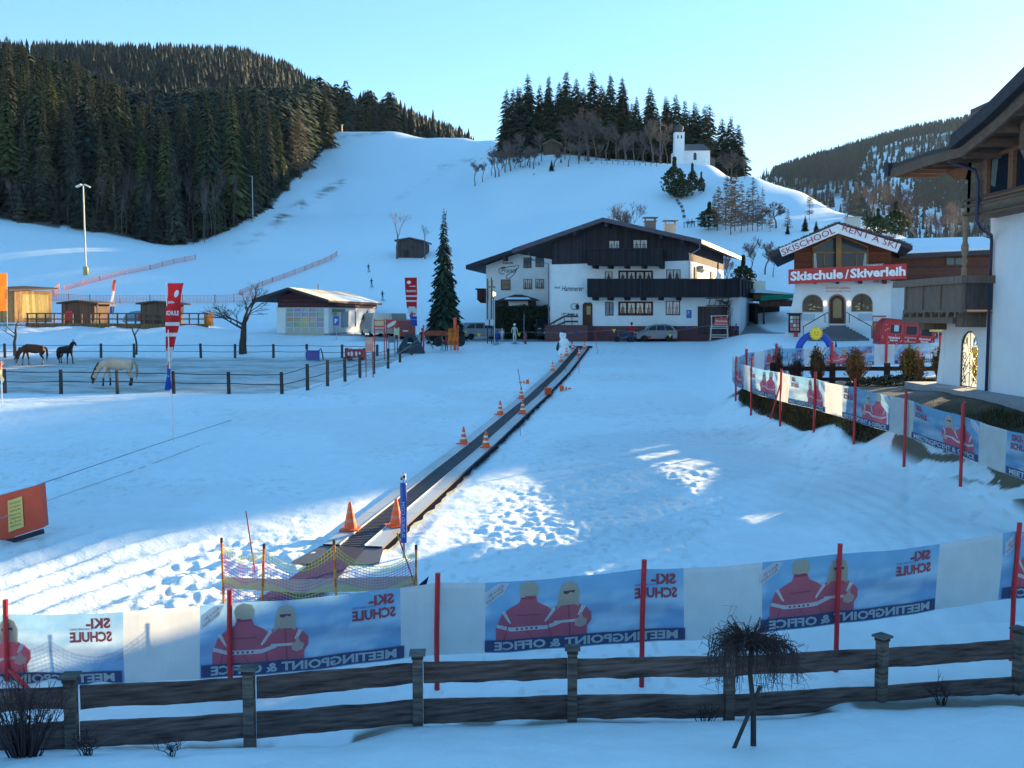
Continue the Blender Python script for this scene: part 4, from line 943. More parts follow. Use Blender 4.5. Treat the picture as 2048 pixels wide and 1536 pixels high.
    for a,b,c,d in ((1602,1630,628,641),(1716,1745,627,641)):
        pn=MB((0.42,0.50,0.58)); F.rect(pn,a,b,c,d,-.04,0); pn.build('wall_panel',M_PAINT,e)
    ex=MB((.5,.03,.03)); ex.lathe([(.15,0),(.17,.1),(.15,.45),(.05,.5)],F.q(1592,677,-.6),8); ex.build('fire_bucket',M_PAINT,e)
    mb=MB(WHITE); F.slab(mb,[(1747,566),(1757,566),(1757,560.5),(1747,560.5)],-.1,0,(0.5,0.45,0.38)); mb.build('vent',M_PAINT,e)
skischool()
def ski_wing():
    F=Fac(1783,672,79,0.0); e=empty('ski_school_wing',F.o,0,'low timber wing with snowy roof right behind the ski school','building')
    w=MB((0.60,0.65,0.70)); F.slab(w,[(1770,690),(2010,690),(2010,560),(1770,560)],0,9); w.build('wall',M_PLA,e)
    t=MB((0.13,0.055,0.04)); F.slab(t,[(1770,562),(2010,562),(2010,500),(1770,508)],-.3,9); t.build('timber_storey',M_TIMH,e)
    r=MB((0.06,0.05,0.05)); 
    a,b=F.q(1785,512,-1.4),F.q(2020,501,-1.4); c,d=F.q(2020,465,5),F.q(1785,470,5); dn=Vector((0,0,-.3))
    r.add([a,b,c,d,a+dn,b+dn,c+dn,d+dn],[(0,1,2,3),(7,6,5,4),(0,4,5,1),(1,5,6,2),(2,6,7,3),(3,7,4,0)]); c2,d2=F.q(2020,500,11),F.q(1785,505,11); r.add([d,c,c2,d2],[(0,1,2,3)]); r.build('roof',M_ROOF,e)
    s=MB(SNOWC); up=Vector((0,0,.14)); k=[a.lerp(d,.06)+up,b.lerp(c,.06)+up,b.lerp(c,.93)+up,a.lerp(d,.93)+up]; s.add(k+[v-up for v in k],[(0,1,2,3),(0,4,5,1),(1,5,6,2),(3,2,6,7),(0,3,7,4)]); s.build('roof_snow',M_SNOWC,e)
    window(F,e,1888,1925,515,532,2,1,frame=(.12,.07,.05),t=-.3,curt=False,glass=(.10,.15,.17))
    ch=MB((0.62,0.60,0.55)); 
    b=P(1705,452,86)-e.location; ch.box(-.55,.55,-.5,.5,-3,.7); ch.box(-.65,.65,-.6,.6,.7,.78); ch.tube([(-.55,0,.78),(-.4,0,1.1),(0,0,1.22),(.4,0,1.1),(.55,0,.78)],.06,n=5,col=(.05,.05,.05)); ch.build('chimney',M_PLA,e,loc=b)
ski_wing()
def carport():
    F=Fac(1520,664,92,0.0); e=empty('carport',F.o,0,'open carport with dark inside and green roof edge between the two buildings','carport')
    w=MB((0.05,0.035,0.035)); F.rect(w,1512,1600,606,668,7,7.3); F.rect(w,1512,1516,606,668,0,7); w.build('back_wall',M_TIMV,e)
    f=MB((0.14,0.05,0.04)); F.rect(f,1518,1600,601,613,-.2,0); f.build('fascia',M_TIMV,e)
    r=MB((0.05,0.05,0.05)); a,b,c,d=F.q(1512,603,-.3),F.q(1600,600,-.3),F.q(1600,594,7.5),F.q(1512,596,7.5); r.add([a,b,c,d],[(0,1,2,3)]); r.build('roof',M_ROOF,e)
    g=MB((0.02,0.36,0.22)); F.slab(g,[(1518,602),(1600,596),(1600,588),(1524,590)],-.25,-.2); g.build('green_sheet',mat('green_sheet',rough=.4,transl=.4),e)
    s=MB(SNOWC); F.slab(s,[(1510,585),(1600,590),(1600,588),(1512,577)],.2,6); s.build('roof_snow',M_SNOWC,e)
    p=MB((0.05,0.04,0.04)); F.rect(p,1526,1529,610,668,-.1,.1); p.build('post',M_TIM,e)
carport()

# ---- big house at the right edge
def right_house():
    e=empty('chalet',(16.4,33,gz(16.4,33)),0,'white chalet with weathered timber upper floor filling the right edge','house'); O=e.location
    W=lambda x,y,z:Vector((x,y,CAMZ+z))-O
    TB=(0.20,0.13,0.09)
    # ground floor wall in the plane x=16.4 with the arched gateway; y from 36.2 towards the viewer
    w=MB(WHITE); X=16.4; th=.45; zb=-3.6; zt=3.35
    ya,yb=33.45,34.75; za=-.55   # arch opening
    def wall(y0,y1,z0,z1,x0=X,x1=X+th):
        vs=[W(x,y,z) for z in(z0,z1) for y in(y0,y1) for x in(x0,x1)]
        w.add(vs,[(0,2,3,1),(4,5,7,6),(0,1,5,4),(2,6,7,3),(0,4,6,2),(1,3,7,5)])
    wall(18,32.85,zb,zt); wall(32.85,ya,zb,.3); wall(yb,36.0,zb,.3)
    r_=(yb-ya)/2; ym=(ya+yb)/2; zs=za-r_
    N=14; arc=[(ym-r_*math.cos(t),zs+r_*math.sin(t)) for t in np.linspace(0,math.pi,N)]
    for i in range(N-1):
        (a,b),(c,d)=arc[i],arc[i+1]
        w.add([W(X,a,b),W(X,c,d),W(X,c,.3),W(X,a,.3),W(X+th,a,b),W(X+th,c,d),W(X+th,c,.3),W(X+th,a,.3)],[(0,1,2,3),(4,7,6,5),(0,4,5,1)])
    # battered buttress at the far corner and return walls
    w.add([W(X-.02,36.0,zb),W(X-.02,36.75,zb),W(X-.02,36.1,0),W(X-.02,36.0,0),W(X+th,36.0,zb),W(X+th,36.75,zb),W(X+th,36.1,0),W(X+th,36.0,0)],[(0,1,2,3)[::-1],(4,5,6,7),(1,5,6,2),(0,4,7,3)])
    wall(18,18.3,zb,zt,X,27); wall(32.55,32.85,zb,zt,X+th,27)
    wo=w.build('wall',M_PLA,e)
    fl=MB((0.30,0.32,0.34)); vs=[W(x,y,z) for z in(-3.6,-2.62) for y in(17,37.4) for x in(15.5,24)]; fl.add(vs,[(0,2,3,1),(4,5,7,6),(0,1,5,4),(2,6,7,3),(0,4,6,2),(1,3,7,5)]); fl.build('plinth',M_STONE,e)
    # ironwork gate
    g=MB((0.02,0.02,0.025)); xg=X+.05
    g.tube([W(xg,a,b) for a,b in [(ya+.04,-2.6)]+[(ym-(r_-.04)*math.cos(t),zs+(r_-.04)*math.sin(t)) for t in np.linspace(0,math.pi,14)]+[(yb-.04,-2.6)]],.03,n=6)
    def scr(cy,cz,r,s0,turn,n=16): g.tube([W(xg,cy+r*(1-.7*i/n)*math.cos(s0+turn*i/n),cz+r*(1-.7*i/n)*math.sin(s0+turn*i/n)) for i in range(n+1)],.014,n=4,cap=False)
    for s in(-1,1):
        for cz in (-.95,-1.5,-1.95,-2.35): scr(ym+s*.42,cz,.17,0 if s>0 else 3.14,s*7.5)
        g.tube([W(xg,ym+s*(.1+.35*math.sin(i*.55)),-2.6+i*.2) for i in range(10)],.014,n=4,cap=False)
        g.tube([W(xg,ym+s*.62*math.cos(i*.35),-2.6+i*.13) for i in range(12)],.013,n=4,cap=False)
    scr(ym,-1.25,.2,1.57,6.28); scr(ym,-1.85,.22,-1.57,6.28); g.tube([W(xg,ym,-2.6),W(xg,ym,-.6)],.014,n=4); g.tube([W(xg,ya,-2.58),W(xg,yb,-2.58)],.02,n=4)
    g.build('gate',M_MET,e)
    # timber upper storey, projecting
    t=MB(TB); Xt=15.45
    def tb(x0,x1,y0,y1,z0,z1,col=None):
        vs=[W(x,y,z) for z in(z0,z1) for y in(y0,y1) for x in(x0,x1)]
        t.add(vs,[(0,2,3,1),(4,5,7,6),(0,1,5,4),(2,6,7,3),(0,4,6,2),(1,3,7,5)],col)
    # window opening y 29.9..31.5 , z 3.95..5.35
    tb(Xt,Xt+.2,18,32.6,2.75+.6,3.75); tb(Xt,Xt+.2,18,32.6,5.15,6.9); tb(Xt,Xt+.2,31.35,32.6,3.75,5.15); tb(Xt,Xt+.2,18,27.6,3.75,5.15)
    tb(Xt,27,32.4,32.6,3.35,6.4); tb(Xt,27,18,18.2,3.35,6.4)
    for z,d in ((3.35,.10),(3.62,.05),(3.82,.07)): tb(Xt-d,Xt,18,32.6+d,z,z+.09,(0.13,0.09,0.07))
    tb(X-.97,X,18,32.5,3.28,3.35); 
    t.build('timber_storey',M_TIMH,e)
    # window
    wf=MB((0.24,0.11,0.06)); 
    def wb(y0,y1,z0,z1,x0=Xt-.06,x1=Xt+.12,m=wf,c=None):
        vs=[W(x,y,z) for z in(z0,z1) for y in(y0,y1) for x in(x0,x1)]; m.add(vs,[(0,2,3,1),(4,5,7,6),(0,1,5,4),(2,6,7,3),(0,4,6,2),(1,3,7,5)],c)
    wb(27.6,31.35,3.75,3.87); wb(27.6,31.35,5.03,5.15)
    for y in (31.2,29.75,29.6,28.15,27.6): wb(y,y+.13,3.87,5.03)
    wo2=wf.build('window',M_TIM,e)
    gl=MB((0.015,0.02,0.035)); wb(27.7,31.3,3.87,5.03,Xt+.06,Xt+.08,gl); gl.build('pane',M_GLASS,wo2)
    cu=MB((0.12,0.15,0.14)); cu.add([W(Xt+.05,31.1,5.0),W(Xt+.05,30.7,5.0),W(Xt+.05,30.85,4.1),W(Xt+.05,31.15,4.2)],[(0,1,2,3)]); cu.build('curtain',M_CLOTH,wo2)
    # roof: kinked eave seen from the side; profile in the y-z plane, extruded along x
    r=MB((0.07,0.06,0.06)); prof=[(36.3,5.62),(33.2,5.58),(30.4,5.46),(28.4,5.88),(26.3,6.45),(22,7.6),(17,9.0)]
    def ext(prof,x0,x1,th,mb,col=None):
        for (a,b),(c,d) in zip(prof[:-1],prof[1:]):
            vs=[W(x,y,z) for x in(x0,x1) for (y,z) in((a,b),(c,d),(c,d-th),(a,b-th))]
            mb.add(vs,[(0,1,2,3),(7,6,5,4),(0,4,5,1),(3,2,6,7),(0,3,7,4),(1,5,6,2)],col)
    ext(prof,14.25,27,.16,r); ro=r.build('roof',M_ROOF,e)
    up=MB((0.055,0.05,0.055)); ext([(30.9,5.72),(28.6,6.2),(26.3,6.85),(22,8.0),(17,9.4)],14.0,27,.42,up); up.build('upper_roof',M_ROOF,ro)
    vb=MB((0.16,0.10,0.07)); ext([(p[0],p[1]-.16) for p in prof],14.2,14.32,.30,vb); vb.build('verge_board',M_TIM,ro)
    gt=MB((0.05,0.05,0.055)); gt.cbox(W(14.35,36.3,5.45),(.5,.35,.5)); gt.build('gutter_end',M_MET,ro)
    sf=MB((0.15,0.09,0.06)); ext([(p[0],p[1]-.20) for p in prof],14.32,27,.05,sf); sf.build('soffit',M_TIMH,ro)
    for y in np.arange(19,36,1.05):
        z=float(np.interp(y,[p[0] for p in prof][::-1],[p[1] for p in prof][::-1]))-.36
        m=MB((0.17,0.11,0.08)); m.add([W(x,y+dy,z+dz) for x in(14.35,15.9) for dy in(0,.16) for dz in(-.14,.12)],[(0,1,3,2),(4,6,7,5),(0,4,5,1),(2,3,7,6),(0,2,6,4),(1,5,7,3)]); m.build('rafter',M_TIM,ro)
    sn=MB(SNOWC); ext([(36.2,5.68),(33.2,5.64),(30.9,5.53)],14.5,27,.06,sn); sn.build('roof_snow',M_SNOWC,ro)
    br=MB((0.28,0.11,0.05)); br.add([W(15.5,32.7,5.0),W(15.5,34.6,5.25),W(15.5,33.8,4.75),W(15.5,32.9,4.6)]+[W(15.7,32.7,5.0),W(15.7,34.6,5.25),W(15.7,33.8,4.75),W(15.7,32.9,4.6)],[(0,1,2,3),(7,6,5,4),(0,4,5,1),(1,5,6,2),(2,6,7,3)]); br.build('carved_bracket',M_TIM,e)
    br=MB((0.20,0.13,0.09)); br.tube([W(14.9,27.2,5.9),W(14.95,28.2,5.6),W(15.3,28.9,5.0),W(15.4,28.8,4.6)],[.12,.13,.1,.07],n=6); br.build('carved_bracket',M_TIM,e)
    # balcony
    b=MB((0.19,0.14,0.11)); xb=15.35
    def bb(x0,x1,y0,y1,z0,z1,col=None,m=b):
        vs=[W(x,y,z) for z in(z0,z1) for y in(y0,y1) for x in(x0,x1)]; m.add(vs,[(0,2,3,1),(4,5,7,6),(0,1,5,4),(2,6,7,3),(0,4,6,2),(1,3,7,5)],col)
    bb(xb-.08,xb+.14,32.4,38.3,1.08,1.34); bb(xb+.142,X,32.4,32.6,1.08,1.34)      # hand rail
    bb(xb+.02,xb+.08,32.55,37.2,.18,1.08); bb(xb+.08,X,32.52,32.58,.18,1.08,(0.10,0.08,0.08))
    for y in (32.5,34.1,35.6,37.1): bb(xb-.04,xb+.1,y,y+.14,.05,1.1)
    for y in np.arange(32.9,37.4,.62): bb(xb-.02,X,y,y+.16,-.08,.1)               # joists
    bb(xb-.05,xb+.12,32.4,37.3,.1,.2); bb(xb+.1,X,32.5,37.2,.08,.12)
    bb(xb+.2,X,35.9,36.4,-.55,-.1); bb(xb+.2,X-.003,32.9,33.4,-.42,-.082); bb(xb+.05,xb+.3,33.3,37.6,-.3,-.08)
    for k in range(9):
        y=32.6+k*.5; 
        b.add([W(xb-.0,y,.20),W(xb-.10,y+.25,.02),W(xb-.0,y+.5,.20)],[(0,1,2)])
    b.build('balcony',M_TIMV,e)
    cp=MB((0.30,0.20,0.13)); c=W(xb+.12,32.70,1.345); cp.lathe([(.10,0),(.10,.25),(.06,.3),(.12,.5),(.07,.62),(.12,.8),(.13,1.0),(.08,1.15),(.10,1.5),(.12,1.9),(.12,2.05)],c,8); cp.build('carved_post',M_TIM,e)
    for y in (36.9,):
        cp=MB((0.30,0.20,0.13)); cp.build
    # drain pipe
    dp=MB((0.035,0.04,0.085)); dp.tube([W(14.45,31.9,5.3),W(14.5,31.85,5.05),W(15.25,31.7,4.75),W(15.33,31.65,4.4),W(15.33,31.65,3.1),W(15.5,31.7,2.85),W(16.2,32.4,2.7),W(16.3,32.55,2.5),W(16.3,32.55,-2.6)],.055,n=8); dp.build('drainpipe',M_PAINT,e,smooth=True)
right_house()

# ---- garage at the left with the gridded door
def garage():
    F=Fac(553,671,90,0.09); e=empty('garage_building',F.o,0,'low garage with gridded door and sunlit side wall left of the big spruce','garage')
    w=MB((0.70,0.72,0.70)); F.slab(w,[(553,684),(571,684),(571,616),(648,616),(648,684),(657,684),(657,612),(553,612)],0,19); w.build('wall',M_PLA,e)
    t=MB((0.10,0.04,0.045)); F.slab(t,[(556,615),(657,615),(657,600),(588,582),(556,596)],-.08,19); F.slab(t,[(657,614),(660,614),(660,600),(657,600)],0,19); t.build('timber_gable',M_TIMH,e)
    r=MB((0.05,0.04,0.05)); F.slab(r,[(517,599),(587,576),(587,580.5),(517,604)],-1.8,20); F.slab(r,[(587,576),(668,601),(668,606),(587,580.5)],-1.8,20); ro=r.build('roof',M_ROOF,e)
    s=MB((0.62,0.58,0.45)); F.slab(s,[(588,575.2),(667,599.6),(667,600.6),(588,576)],-1.6,19.8); s.build('sunlit_slope',mat('sunlit_roof_paint',rough=.9,var=.15),e)  # pale yellow slab paints sunlight onto the right roof slope
    s=MB(SNOWC); F.slab(s,[(628,586.5),(668,599),(668,600.5),(628,588)],2,18); s.build('roof_snow',M_SNOWC,e)
    d=MB((0.30,0.32,0.30)); F.rect(d,572,648,616,664,.1,.14); do=d.build('garage_door',M_GLASS,e)
    f=MB((0.62,0.64,0.63)); 
    for i in range(6): x=572+i*15.2; F.rect(f,x-.8,x+.8,616,664,.03,.1)
    for y in (616,624,634,644,655): F.rect(f,572,648,y-.7,y+.7,.03,.1)
    F.rect(f,572,648,656,672,.04,.12,(0.42,0.42,0.36)); f.build('door_frame',M_PAINT,do)
    rnd=random.Random(3); g=MB((.4,.3,.2))
    for i in range(5):
        for j in range(4):
            y0=(617,625,635,645)[j]; y1=(623,633,643,654)[j]; c=(.50,.36,.24) if j>=2 and rnd.random()<.7 else (.28,.36,.42); g.quad(F.q(573.2+i*15.2,y1,.09),F.q(586+i*15.2,y1,.09),F.q(586+i*15.2,y0,.09),F.q(573.2+i*15.2,y0,.09),tuple(q*rnd.uniform(.7,1.2) for q in c))
    g.build('door_panes',M_GLASS,do)
    # side wall: window, lamp canopy, strips
    def side(px,y0,y1,t0,t1,col,nm,out=.05,m=M_GLASS):
        b=MB(col); p=F.q(657,y0,t0); q=F.q(657,y1,t1); vs=[]
        for tt in(t0,t1):
            for yy in(y0,y1):
                v=F.q(657,yy,tt); vs+= [v,v+Vector((out,0,0))]
        b.add(vs,[(0,1,3,2),(4,6,7,5),(0,4,5,1),(2,3,7,6),(1,5,7,3)]); b.build(nm,m,e)
    side(0,622,656,4.5,7.0,(0.16,0.15,0.15),'side_window'); side(0,622,656,9.8,10.1,(0.08,0.07,0.07),'wall_strip'); side(0,622,656,14.6,14.9,(0.08,0.07,0.07),'wall_strip')
    side(0,618,624,1.2,3.0,(0.25,0.2,0.12),'door_canopy',.8,M_TIM); side(0,628,671,1.5,2.6,(0.5,0.5,0.48),'side_door',.04,M_PAINT)
    dp=MB((0.1,0.09,0.09)); dp.tube([F.q(668,604,17),F.q(666,612,17),F.q(659,618,15),F.q(659,664,15)],.05,n=5); dp.build('drainpipe',M_MET,e)
    pl=MB((0.25,0.26,0.28)); F.slab(pl,[(551,684),(571,684),(571,667),(551,667)],-.05,0); F.slab(pl,[(648,684),(660,684),(660,667),(648,667)],-.05,19); pl.build('plinth',M_STONE,e)
    st=MB((0.04,0.04,0.04)); st.tube([F.q(587,578,8),F.q(587,562,8)],.06,n=5); st.build('roof_pipe',M_MET,ro)
garage()
# parking sign on a pole
def psign():
    g=G(673,87); e=empty('parking_sign',g,0,'blue parking sign with white P on a pole before the garage','sign'); z1=CAMZ+zpy(632,87)-g.z; z0=CAMZ+zpy(651,87)-g.z
    p=MB((.4,.42,.45)); p.tube([(0,0,-.3),(0,0,z1)],.035,n=8); p.build('pole',M_MET,e)
    b=MB((0.03,0.10,0.30)); b.box(-.27,.27,-.06,-.03,z0,z1); bo=b.build('panel',M_PAINT,e)
    t=MB((.8,.82,.85)); put_text(t,'P',lambda x,z,tt:Vector((x-.15,-.07,z0+.22+z)),0,0,.55,None,bold=.012); t.build('letter',M_PAINT,bo)
psign()

# ---- barn on the slope
def barn():
    F=Fac(792,514,158,0.1); e=empty('barn',F.o,0,'old dark wooden barn between two bare trees on the slope','barn')
    w=MB((0.075,0.065,0.065)); F.slab(w,[(794,520),(845,519),(845,484),(820,478),(794,482)],0,6); w.build('wall',M_TIMV,e)
    r=MB((0.10,0.10,0.12)); F.slab(r,[(790,480),(820,474.5),(820,476.5),(790,483)],-.5,6.5); F.slab(r,[(820,474.5),(849,481),(849,484),(820,476.5)],-.5,6.5); r.build('roof',M_ROOF,e)
    s=MB(SNOWC); F.slab(s,[(806,475.8),(820,473.4),(838,477.2),(838,478.8),(820,475),(806,477.6)],-.3,6.2); s.build('roof_snow',M_SNOWC,e)
    d=MB((0.03,0.03,0.035)); F.rect(d,808,818,501,516,-.06,0); F.rect(d,822,828,492,497,-.06,0); d.build('door',M_TIM,e)
barn()
# ---- chapel
def chapel():
    F=Fac(1358,329,246,0.0); e=empty('chapel',F.o,0,'small white chapel with onion dome tower on the hilltop','chapel')
    w=MB((0.76,0.78,0.80)); F.slab(w,[(1350,340),(1420,340),(1420,300),(1350,300)],0,6); w.build('wall',M_PLA,e)
    r=MB((0.10,0.11,0.13)); a=F.q(1349,301,-.4);b=F.q(1421,301,-.4);c=F.q(1412,284,3);d=F.q(1364,284,3);f=F.q(1421,301,6.4);g=F.q(1349,301,6.4)
    r.add([a,b,c,d,f,g],[(0,1,2,3),(1,4,2),(4,5,3,2),(5,0,3),(0,5,4,1)]); r.build('roof',M_ROOF,e)
    s=(1366-1347)/1900*246; cx=F.q(1357,330,-.2).x; z0=F.q(0,330,0).z; zt=F.q(0,266,0).z
    t=MB((0.76,0.78,0.80)); t.box(cx-s/2,cx+s/2,-1.2,-1.2+s,z0,zt); to=t.build('tower',M_PLA,e)
    dm=MB((0.07,0.08,0.10)); dm.lathe([(s*.62,0),(s*.60,.15),(s*.34,.5),(s*.42,.8),(s*.5,1.2),(s*.44,1.6),(s*.2,2.0),(.08,2.3),(.04,3.3),(.02,3.6)],(cx,-1.2+s/2,zt),10); dm.build('onion_dome',M_ROOF,to,smooth=True)
    for x in(-.45,.45):
        k=MB((0.04,0.04,0.05)); k.box(cx+x-.16,cx+x+.16,-1.24,-1.2,zt-1.6,zt-.8); k.build('belfry_opening',M_GLASS,to)
    k=MB((0.05,0.05,0.07)); F.slab(k,[(1387,320),(1393,320),(1393,308),(1392,306),(1390,305),(1388,306),(1387,308)],-.06,0); k.build('window',M_GLASS,e)
    k=MB((0.55,0.60,0.65)); F.rect(k,1359,1360,300,330,-.06,0); F.rect(k,1350,1420,299.5,301.5,-.08,0); k.build('cornice',M_PLA,e)
    a=MB((0.09,0.08,0.08)); F.slab(a,[(1419,330),(1432,330),(1432,316),(1419,312)],1,4); a.build('lean_to',M_TIM,e)
chapel()
def hut_on_hill():
    F=Fac(1085,308,278,0); e=empty('hut',F.o,0,'brown hut half hidden by the bare trees of the hilltop wood','hut')
    w=MB((0.10,0.075,0.06)); F.slab(w,[(1087,320),(1121,320),(1121,288),(1104,281),(1087,288)],0,4); w.build('wall',M_TIMV,e)
    r=MB((.16,.13,.12)); F.slab(r,[(1084,288),(1104,278),(1104,280),(1084,291)],-.6,4.5); F.slab(r,[(1104,278),(1124,288),(1124,291),(1104,280)],-.6,4.5); r.build('roof',M_ROOF,e)
hut_on_hill()

# ---- huts with the deck fence, cabin at the left edge
def hut(a,b,top,bot,Y,label,lit=None):
    F=Fac(a,bot,Y,0.1); e=empty('wooden_hut',F.o,0,label,'hut'); m=(a+b)/2
    w=MB((0.15,0.10,0.075)); F.slab(w,[(a+3,bot+4),(b-9,bot+4),(b-9,top+7),(m-3,top+3),(a+3,top+7)],0,3); w.build('wall',M_TIMV,e)
    r=MB((0.10,0.07,0.055)); F.slab(r,[(a-2,top+4),(m-2,top-1),(m-2,top+2.2),(a-2,top+7)],-.5,3.4); F.slab(r,[(m-2,top-1),(b+3,top+4.5),(b+3,top+7.5),(m-2,top+2.2)],-.5,3.4); r.build('roof',M_TIM,e)
    p=MB((0.13,0.09,0.07)); F.rect(p,b-2,b,top+6,bot,-.3,-.15); p.beam(F.q(b-1,top+14,-.2),F.q(b-9,top+7,-.2),.1,.1); F.rect(p,b-9,b-2,bot-10,bot-1,-.3,-.1,(0.45,0.35,0.2)); p.build('porch_post',M_TIM,e)
hut(120,198,601,652,98,'left one of two wooden huts behind the paddock, red chair in front')
hut(278,350,602,656,96,'right one of two wooden huts behind the paddock, partly behind the flag')
def cabin():
    F=Fac(-10,640,100,0.5); e=empty('cabin',F.o,0,'wooden cabin with sunlit side at the left edge','cabin')
    w=MB((0.42,0.24,0.10)); F.slab(w,[(-30,645),(29,645),(29,580),(-30,580)],0,4); w.build('wall',M_TIMV,e)
    r=MB((0.15,0.09,0.06)); a,b,c,d=F.q(-40,577,-.8),F.q(33,580,-.8),F.q(30,573,4.6),F.q(-40,569,4.6); dn=Vector((0,0,-.15)); r.add([a,b,c,d,a+dn,b+dn,c+dn,d+dn],[(0,1,2,3),(7,6,5,4),(0,4,5,1),(1,5,6,2)]); r.build('roof',M_TIM,e)
    k=MB((0.62,0.45,0.16)); v=[F.q(29.3,y,t) for t in(.8,3.6) for y in(636,588)]; k.add(v,[(0,1,3,2)]); k.build('door',M_TIMV,e)
cabin()
# ------------------------------------------------------------------ the magic carpet
CD=(CB-CA).normalized(); CN=Vector((CD.y,-CD.x))
def cpt(s,side,dz=0.0):
    """point on the carpet line: s metres up from the foot, side metres to the right"""
    p=CA+CD*s+CN*side
    q=CA+CD*s
    return Vector((p.x,p.y,CAMZ+float(base_h(p.x,p.y))+dz))
M_BELT=mat('rubber_belt',rough=0.55,var=0.12,vscale=10,spec=0.35)
M_BOARD=mat('edge_board',rough=0.35,var=0.10,vscale=2,spec=0.5)
def carpet():
    e=empty('magic_carpet',cpt(0,0),0,'long black conveyor belt lift with grey side boards running up the snow','conveyor lift'); o=e.location
    n=90; S=[CLEN*i/n for i in range(n+1)]
    def strip(mb,l,r,zl,zr,col,s0=0,s1=None):
        for i in range(n):
            a,b=S[i],S[i+1]
            mb.quad(cpt(a,l,zl)-o,cpt(a,r,zr)-o,cpt(b,r,zr)-o,cpt(b,l,zl)-o,col)
    b=MB((0.03,0.032,0.045)); strip(b,-.28,.28,.055,.055,None)
    # raised cleats across the belt
    k=0.0
    while k<CLEN:
        c=(0.065,0.07,0.09) if k<34 else (0.045,0.048,0.06)
        p=[cpt(k,-.26,.06)-o,cpt(k,.26,.06)-o,cpt(k+.06,.26,.06)-o,cpt(k+.06,-.26,.06)-o]; u=Vector((0,0,.018))
        b.add(p+[v+u for v in p],[(4,5,6,7),(0,1,5,4),(2,3,7,6)],c)
        k+=.14 if k<34 else .5
    b.build('belt',M_BELT,e)
    g=(0.46,0.49,0.50)
    for sgn,w0,w1,nm in ((-1,.28,.66,'side_board'),(1,.28,.67,'side_board')):
        m=MB(g); l,r=(-w1,-w0) if sgn<0 else (w0,w1)
        j=0
        while j<CLEN:     # boards butted end to end with a small gap and slight differences
            j2=min(j+3.0,CLEN); kc=random.uniform(.9,1.08); col=tuple(q*kc for q in g)
            m.quad(cpt(j+.01,l,.085)-o,cpt(j+.01,r,.085)-o,cpt(j2-.01,r,.085)-o,cpt(j2-.01,l,.085)-o,col)
            x=r if sgn>0 else l
            m.quad(cpt(j,x,-.1)-o,cpt(j2,x,-.1)-o,cpt(j2,x,.085)-o,cpt(j,x,.085)-o,(0.2,0.2,0.22))
            y=l if sgn>0 else r
            m.quad(cpt(j,y,.03)-o,cpt(j2,y,.03)-o,cpt(j2,y,.10)-o,cpt(j,y,.10)-o,(0.62,0.64,0.66)); m.beam(cpt(j,y,.10)-o,cpt(j2,y,.10)-o,.025,.02,(0.66,0.68,0.70))
            j=j2
        m.build(nm,M_BOARD,e)
    # uneven dark gap strip along the right edge
    m=MB((0.03,0.032,0.045)); prev=None
    rnd=random.Random(3)
    for i in range(160):
        s=CLEN*i/159; w=.675+.10+.14*rnd.random(); cur=(cpt(s,.675,.02)-o,cpt(s,w,.035)-o)
        if prev: m.quad(prev[0],prev[1],cur[1],cur[0])
        prev=cur
    m.build('edge_gap',mat('gap_strip',rough=1,var=.2,spec=0.0),e)
    # entry ramp mats at the foot
    r=MB((0.10,0.11,0.13)); r.quad(cpt(-.0,-.70,.05)-o,cpt(-.0,.70,.05)-o,cpt(-1.1,.92,.03)-o,cpt(-1.3,-.9,.03)-o); r.build('entry_mat',M_BELT,e)
    r=MB((0.045,0.03,0.05)); r.quad(cpt(-.05,-.30,.07)-o,cpt(-.05,.30,.07)-o,cpt(-3.6,.5,.05)-o,cpt(-3.6,-.6,.05)-o); r.build('entry_carpet',M_BELT,e)
    t=MB((0.03,0.03,0.04)); p=cpt(CLEN,0,0)-o; t.cbox(p+Vector((0,.2,.03)),(2.1,.6,.16),-math.atan2(CD.x,CD.y)); t.tube([p+Vector((-.7,0,0)),p+Vector((-.7,0,.55))],.05,n=6); t.build('drive_unit',M_BELT,e)
carpet()
def cone(loc,lab,grp='traffic cones along the conveyor lift',h=.62,bands=True,first=[None],tilt=None,plain=False):
    key=plain
    OR=(0.90,0.13,0.03); W=(0.80,0.74,0.70)
    e=empty('traffic_cone',loc,random.uniform(0,3),lab,'traffic cone',grp)
    b=MB(OR); b.cbox((0,0,.015),(.42*h/.62,.42*h/.62,.03)); 
    c=MB(OR); k=h/.62
    prof=[(.15,.03),(.145,.05),(.118,.18),(.104,.25),(.082,.36),(.068,.43),(.045,.54),(.03,.60),(.028,.62)]
    cols=[OR,OR,W,OR,W,OR,OR,(.35,.04,.03)]
    if plain: cols=[OR,OR,(.8,.22,.12),OR,(.8,.22,.12),OR,OR,OR]
    c.lathe([(r*k,z*k) for r,z in prof],n=14,cols=cols); b.build('base',M_PAINT,e); c.build('body',M_PAINT,e,smooth=False)
    if tilt: e.rotation_euler=tilt
    return e
def on_carpet(px,py,side):
    """station along the board whose surface shows at photo row py"""
    best=min((abs(FPX*-( (lambda v:(v.z-CAMZ))(cpt(s,side)))/cpt(s,side).y-(py-630)),s) for s in np.arange(-1,CLEN+.5,.1)); return cpt(best[1],side,.085)
